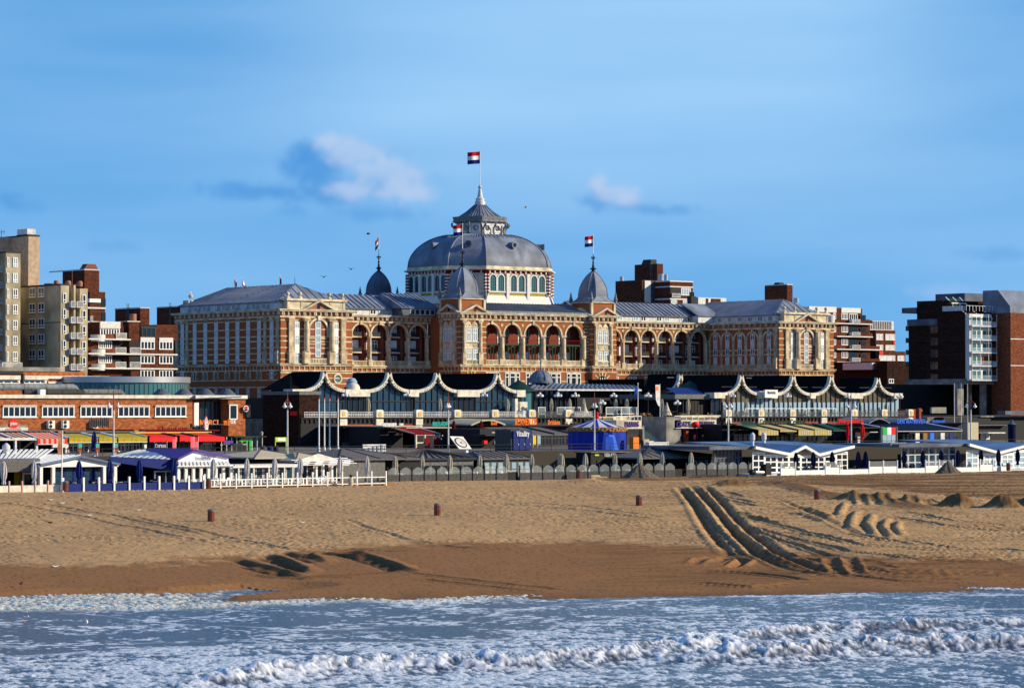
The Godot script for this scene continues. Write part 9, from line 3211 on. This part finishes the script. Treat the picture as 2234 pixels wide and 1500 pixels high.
func beach_things() -> void:
	var b: Mb
	# litter bins
	var B := thing("beach_bin", "", "bin", Vector3.ZERO)
	b = Mb.new()
	b.lathe(Vector3.ZERO, [[0.27, -0.1], [0.31, 0.05], [0.31, 0.92]], 14)
	for k in 14:
		var t := TAU * k / 14
		b.tube(Vector3(cos(t) * 0.315, 0.0, sin(t) * 0.315), Vector3(cos(t) * 0.315, 0.92, sin(t) * 0.315), 0.03, 0.03, 4)
	obj("slatted_drum", b, M.brick_rose, B)
	b = Mb.new()
	b.lathe(Vector3.ZERO, [[0.33, 0.92], [0.35, 0.95], [0.34, 1.08], [0.2, 1.17], [0.0, 1.2]], 14)
	obj("lid", b, M.gray, B)
	var spots := [156.78, 239.27, 182.47, 237.24, 214.13, 242.55, 243.28, 244.60]
	var lb := ["round slatted litter bin alone on the sand at the left", "round slatted litter bin on the sand near the middle", "round slatted litter bin on the sand left of the wheel ruts", "round slatted litter bin between the blade marks and the dark sand at the right"]
	for k in 4:
		var at := on_sand(spots[2 * k], spots[2 * k + 1])
		if k == 0:
			B.position = at; B.set_meta("label", lb[0]); B.set_meta("group", "litter bins on the beach")
		else: dup(B, at, lb[k], k * 0.5, "litter bins on the beach")
	var more := [[187.33, 318.3], [208.37, 318.6], [279.39, 329.6], [366.81, 325.0]]
	for k in 4: dup(B, W(more[k][0], 2.25, more[k][1]), ["brown litter bin between the cream and blue fences", "brown litter bin where the blue fence meets the white rail fence", "dark litter bin in front of the dark grey fence below the toilet block", "dark litter bin at the right end of the white panel fence"][k], k * 0.7, "litter bins on the beach")
	# tall white pole with a faded flag
	var P := thing("banner_pole", "tall white pole with a faded reddish banner at the cream fence's end", "flag", W(186.93, 2.2, 318.6))
	b = Mb.new()
	b.tube(W(186.93, 2.0, 318.6), W(187.06, 9.64, 318.6), 0.09, 0.06, 8)
	obj("pole", b, M.white, P)
	b = Mb.new()
	for k in 8:
		var y0 := lerpf(9.52, 6.61, k / 8.0); var y1 := lerpf(9.52, 6.61, (k + 1) / 8.0)
		b.q(W(186.42 + sin(k * 0.9) * 0.06, y0, 318.6 + sin(k * 1.3) * 0.08), W(186.96, y0, 318.6), W(186.96, y1, 318.6), W(186.42 + sin(k * 0.9 + 0.9) * 0.06, y1, 318.6 + sin(k * 1.3 + 1.3) * 0.08), Vector3.BACK)
	obj("banner", b, M.brick_frieze, P)
	b = Mb.new()
	b.lathe(W(230.56, 2.2, 318.5), [[0.3, -0.1], [0.36, 0.4], [0.33, 0.95], [0.0, 0.95]], 12)
	P = thing("planter", "yellowish barrel planter with a green plant before the white rail fence", "planter", W(230.56, 2.2, 318.5))
	obj("barrel", b, M.canvas, P)
	b = Mb.new()
	var rng := RandomNumberGenerator.new()
	rng.seed = 4
	for k in 60:
		var d := Vector3(rng.randf_range(-1, 1), rng.randf_range(0.2, 1.4), rng.randf_range(-1, 1)) * 0.42
		var c := W(230.56, 3.15, 318.5)
		var sd := d.cross(Vector3.UP).normalized() * 0.05
		b.t3(c + d * 0.2 - sd, c + d * 0.2 + sd, c + d, Vector3.UP)
	obj("leaves", b, M.green_dark, P)
	gravel_heap("gravel_heap", "large dark grey gravel heap in front of the dark grey fence", on_sand(288.78, 327), 2.9, 2.3)
	gravel_heap("gravel_heap", "smaller dark gravel heap in front of the white panel fence at the right", on_sand(350.31, 323), 2.3, 2.1)
	# timber, sheeting and a fallen pipe
	P = thing("timber_stack", "loose stack of planks beside the large gravel heap", "timber", W(282.55, 2.3, 329))
	for k in 7:
		var c := on_sand(281.08 + (k % 3) * 0.5, 328.0, 0.1 + 0.14 * (k / 2))
		b = Mb.new()
		b.fb(Fr.new(c, Vector3(1, 0, 0.25 * (k % 3 - 1)).normalized(), Vector3.BACK), -1.1, 1.1, -0.05, 0.05, -0.12, 0.12)
		obj("plank", b, M.wood if k % 2 else M.canvas, P)
	b = Mb.new()
	var sp := on_sand(302.92, 327.5, 0.12)
	b.sheet(sp + Vector3(-3.4, 0.05, 0.4), sp + Vector3(2.6, 0.0, 0.9), sp + Vector3(3.4, 0.12, -0.9), sp + Vector3(-2.4, 0.1, -0.9), 0.06)
	tag(obj("ground_sheet", b, M.gray_dark), "flat dark sheet lying on the sand before the dark grey fence", "sheet")
	P = thing("pipe_roll", "steel drain pipe with a black end lying by the white pavilion", "pipe", W(310.25, 2.3, 325))
	b = Mb.new()
	b.tube(W(310.06, 2.65, 325), W(311.87, 2.6, 325), 0.3, 0.3, 12, true)
	obj("pipe", b, M.steel, P)
	b = Mb.new()
	b.tube(W(309.30, 2.7, 325), W(310.06, 2.7, 325), 0.42, 0.42, 12, true)
	obj("collar", b, M.black, P)
	P = thing("container", "dark waste container with a lit side beside the steel pipe", "container", W(313.30, 2.2, 326))
	bx("body", M.black, P, 312.83, 313.98, 2.2, 3.7, 325.4, 326.6)
	bx("lid", M.gray_mid, P, 312.79, 314.01, 3.7, 3.85, 325.3, 326.7)
	# birds
	bird("gull", "white gull standing in the shallow water at the left edge", W([86.83, 152.10][0], 0.02, [86.83, 152.10][1]), 0.85, M.white, false, 0.6)
	bird("gull", "white gull with raised wings in the shallow water at the left", W([87.75, 146.73][0], 0.0, [87.75, 146.73][1]), 0.95, M.white, true, -0.5)
	var cr := [140.82, 242.09, 100.00, 175.69, 169.67, 284.77]
	for k in 3: bird("crow", ["black crow on the dry sand left of the leftmost bin", "black crow on the wet sand near the froth at the left edge", "black crow on the sand below the blue fence"][k], on_sand(cr[2 * k], cr[2 * k + 1]), 0.8, M.black, false, 1.2 + k)
	bird("gull", "gull perched on the ball at the hotel's far left corner", W(388.5, 39.4, 602), 1.3, M.white, false, 2.0)
	b = Mb.new()
	b.vb(387.3, 389.7, 34.8, 37.9, 601, 603.5)
	b.ball(W(388.5, 38.9, 602), 0.55, 10)
	tag(obj("corner_finial", b, M.stone_pale), "stone block with a ball at the hotel's far left roof corner", "finial")
	var sky_birds := [[410.33, 52.22], [397.67, 41.83], [405.47, 43.85], [457.78, 60.39], [410.56, 51.55]]
	for k in 4: bird("flying_gull", ["tiny bird flying left of the dark cupola's flag", "tiny bird flying over the left wing roof", "tiny bird flying right of the left wing roof's peak", "tiny bird flying right of the dome lantern"][k], W(sky_birds[k][0], sky_birds[k][1], 560), 1.6, M.gray_mid if k < 3 else M.white, true, 1.0 + k)
	# scraps on the sand
	for k in 7:
		var p: Array = [[164.42, 264.48], [170.04, 292.15], [166.73, 283.90], [153.36, 255.89], [163.31, 233.38], [111.11, 190.21], [203.26, 307.77]][k]
		b = Mb.new()
		var c := on_sand(p[0], p[1], 0.03)
		b.sheet(c + Vector3(-0.2, 0.02, 0.2), c + Vector3(0.2, 0.1, 0.15), c + Vector3(0.15, 0.04, -0.25), c + Vector3(-0.2, 0.12, -0.2), 0.03)
		tag(obj("scrap", b, M.yellow if k == 6 else M.white), ["white scrap of litter left of the leftmost bin", "white scrap on the sand under the cream fence", "second white scrap under the cream fence, a little lower", "white scrap on the old wheel tracks at the left", "white scrap on the sand right of the leftmost bin", "white scrap on the damp sand at the left", "yellow scrap by the white rail fence's left end"][k], "litter", "litter on the sand")
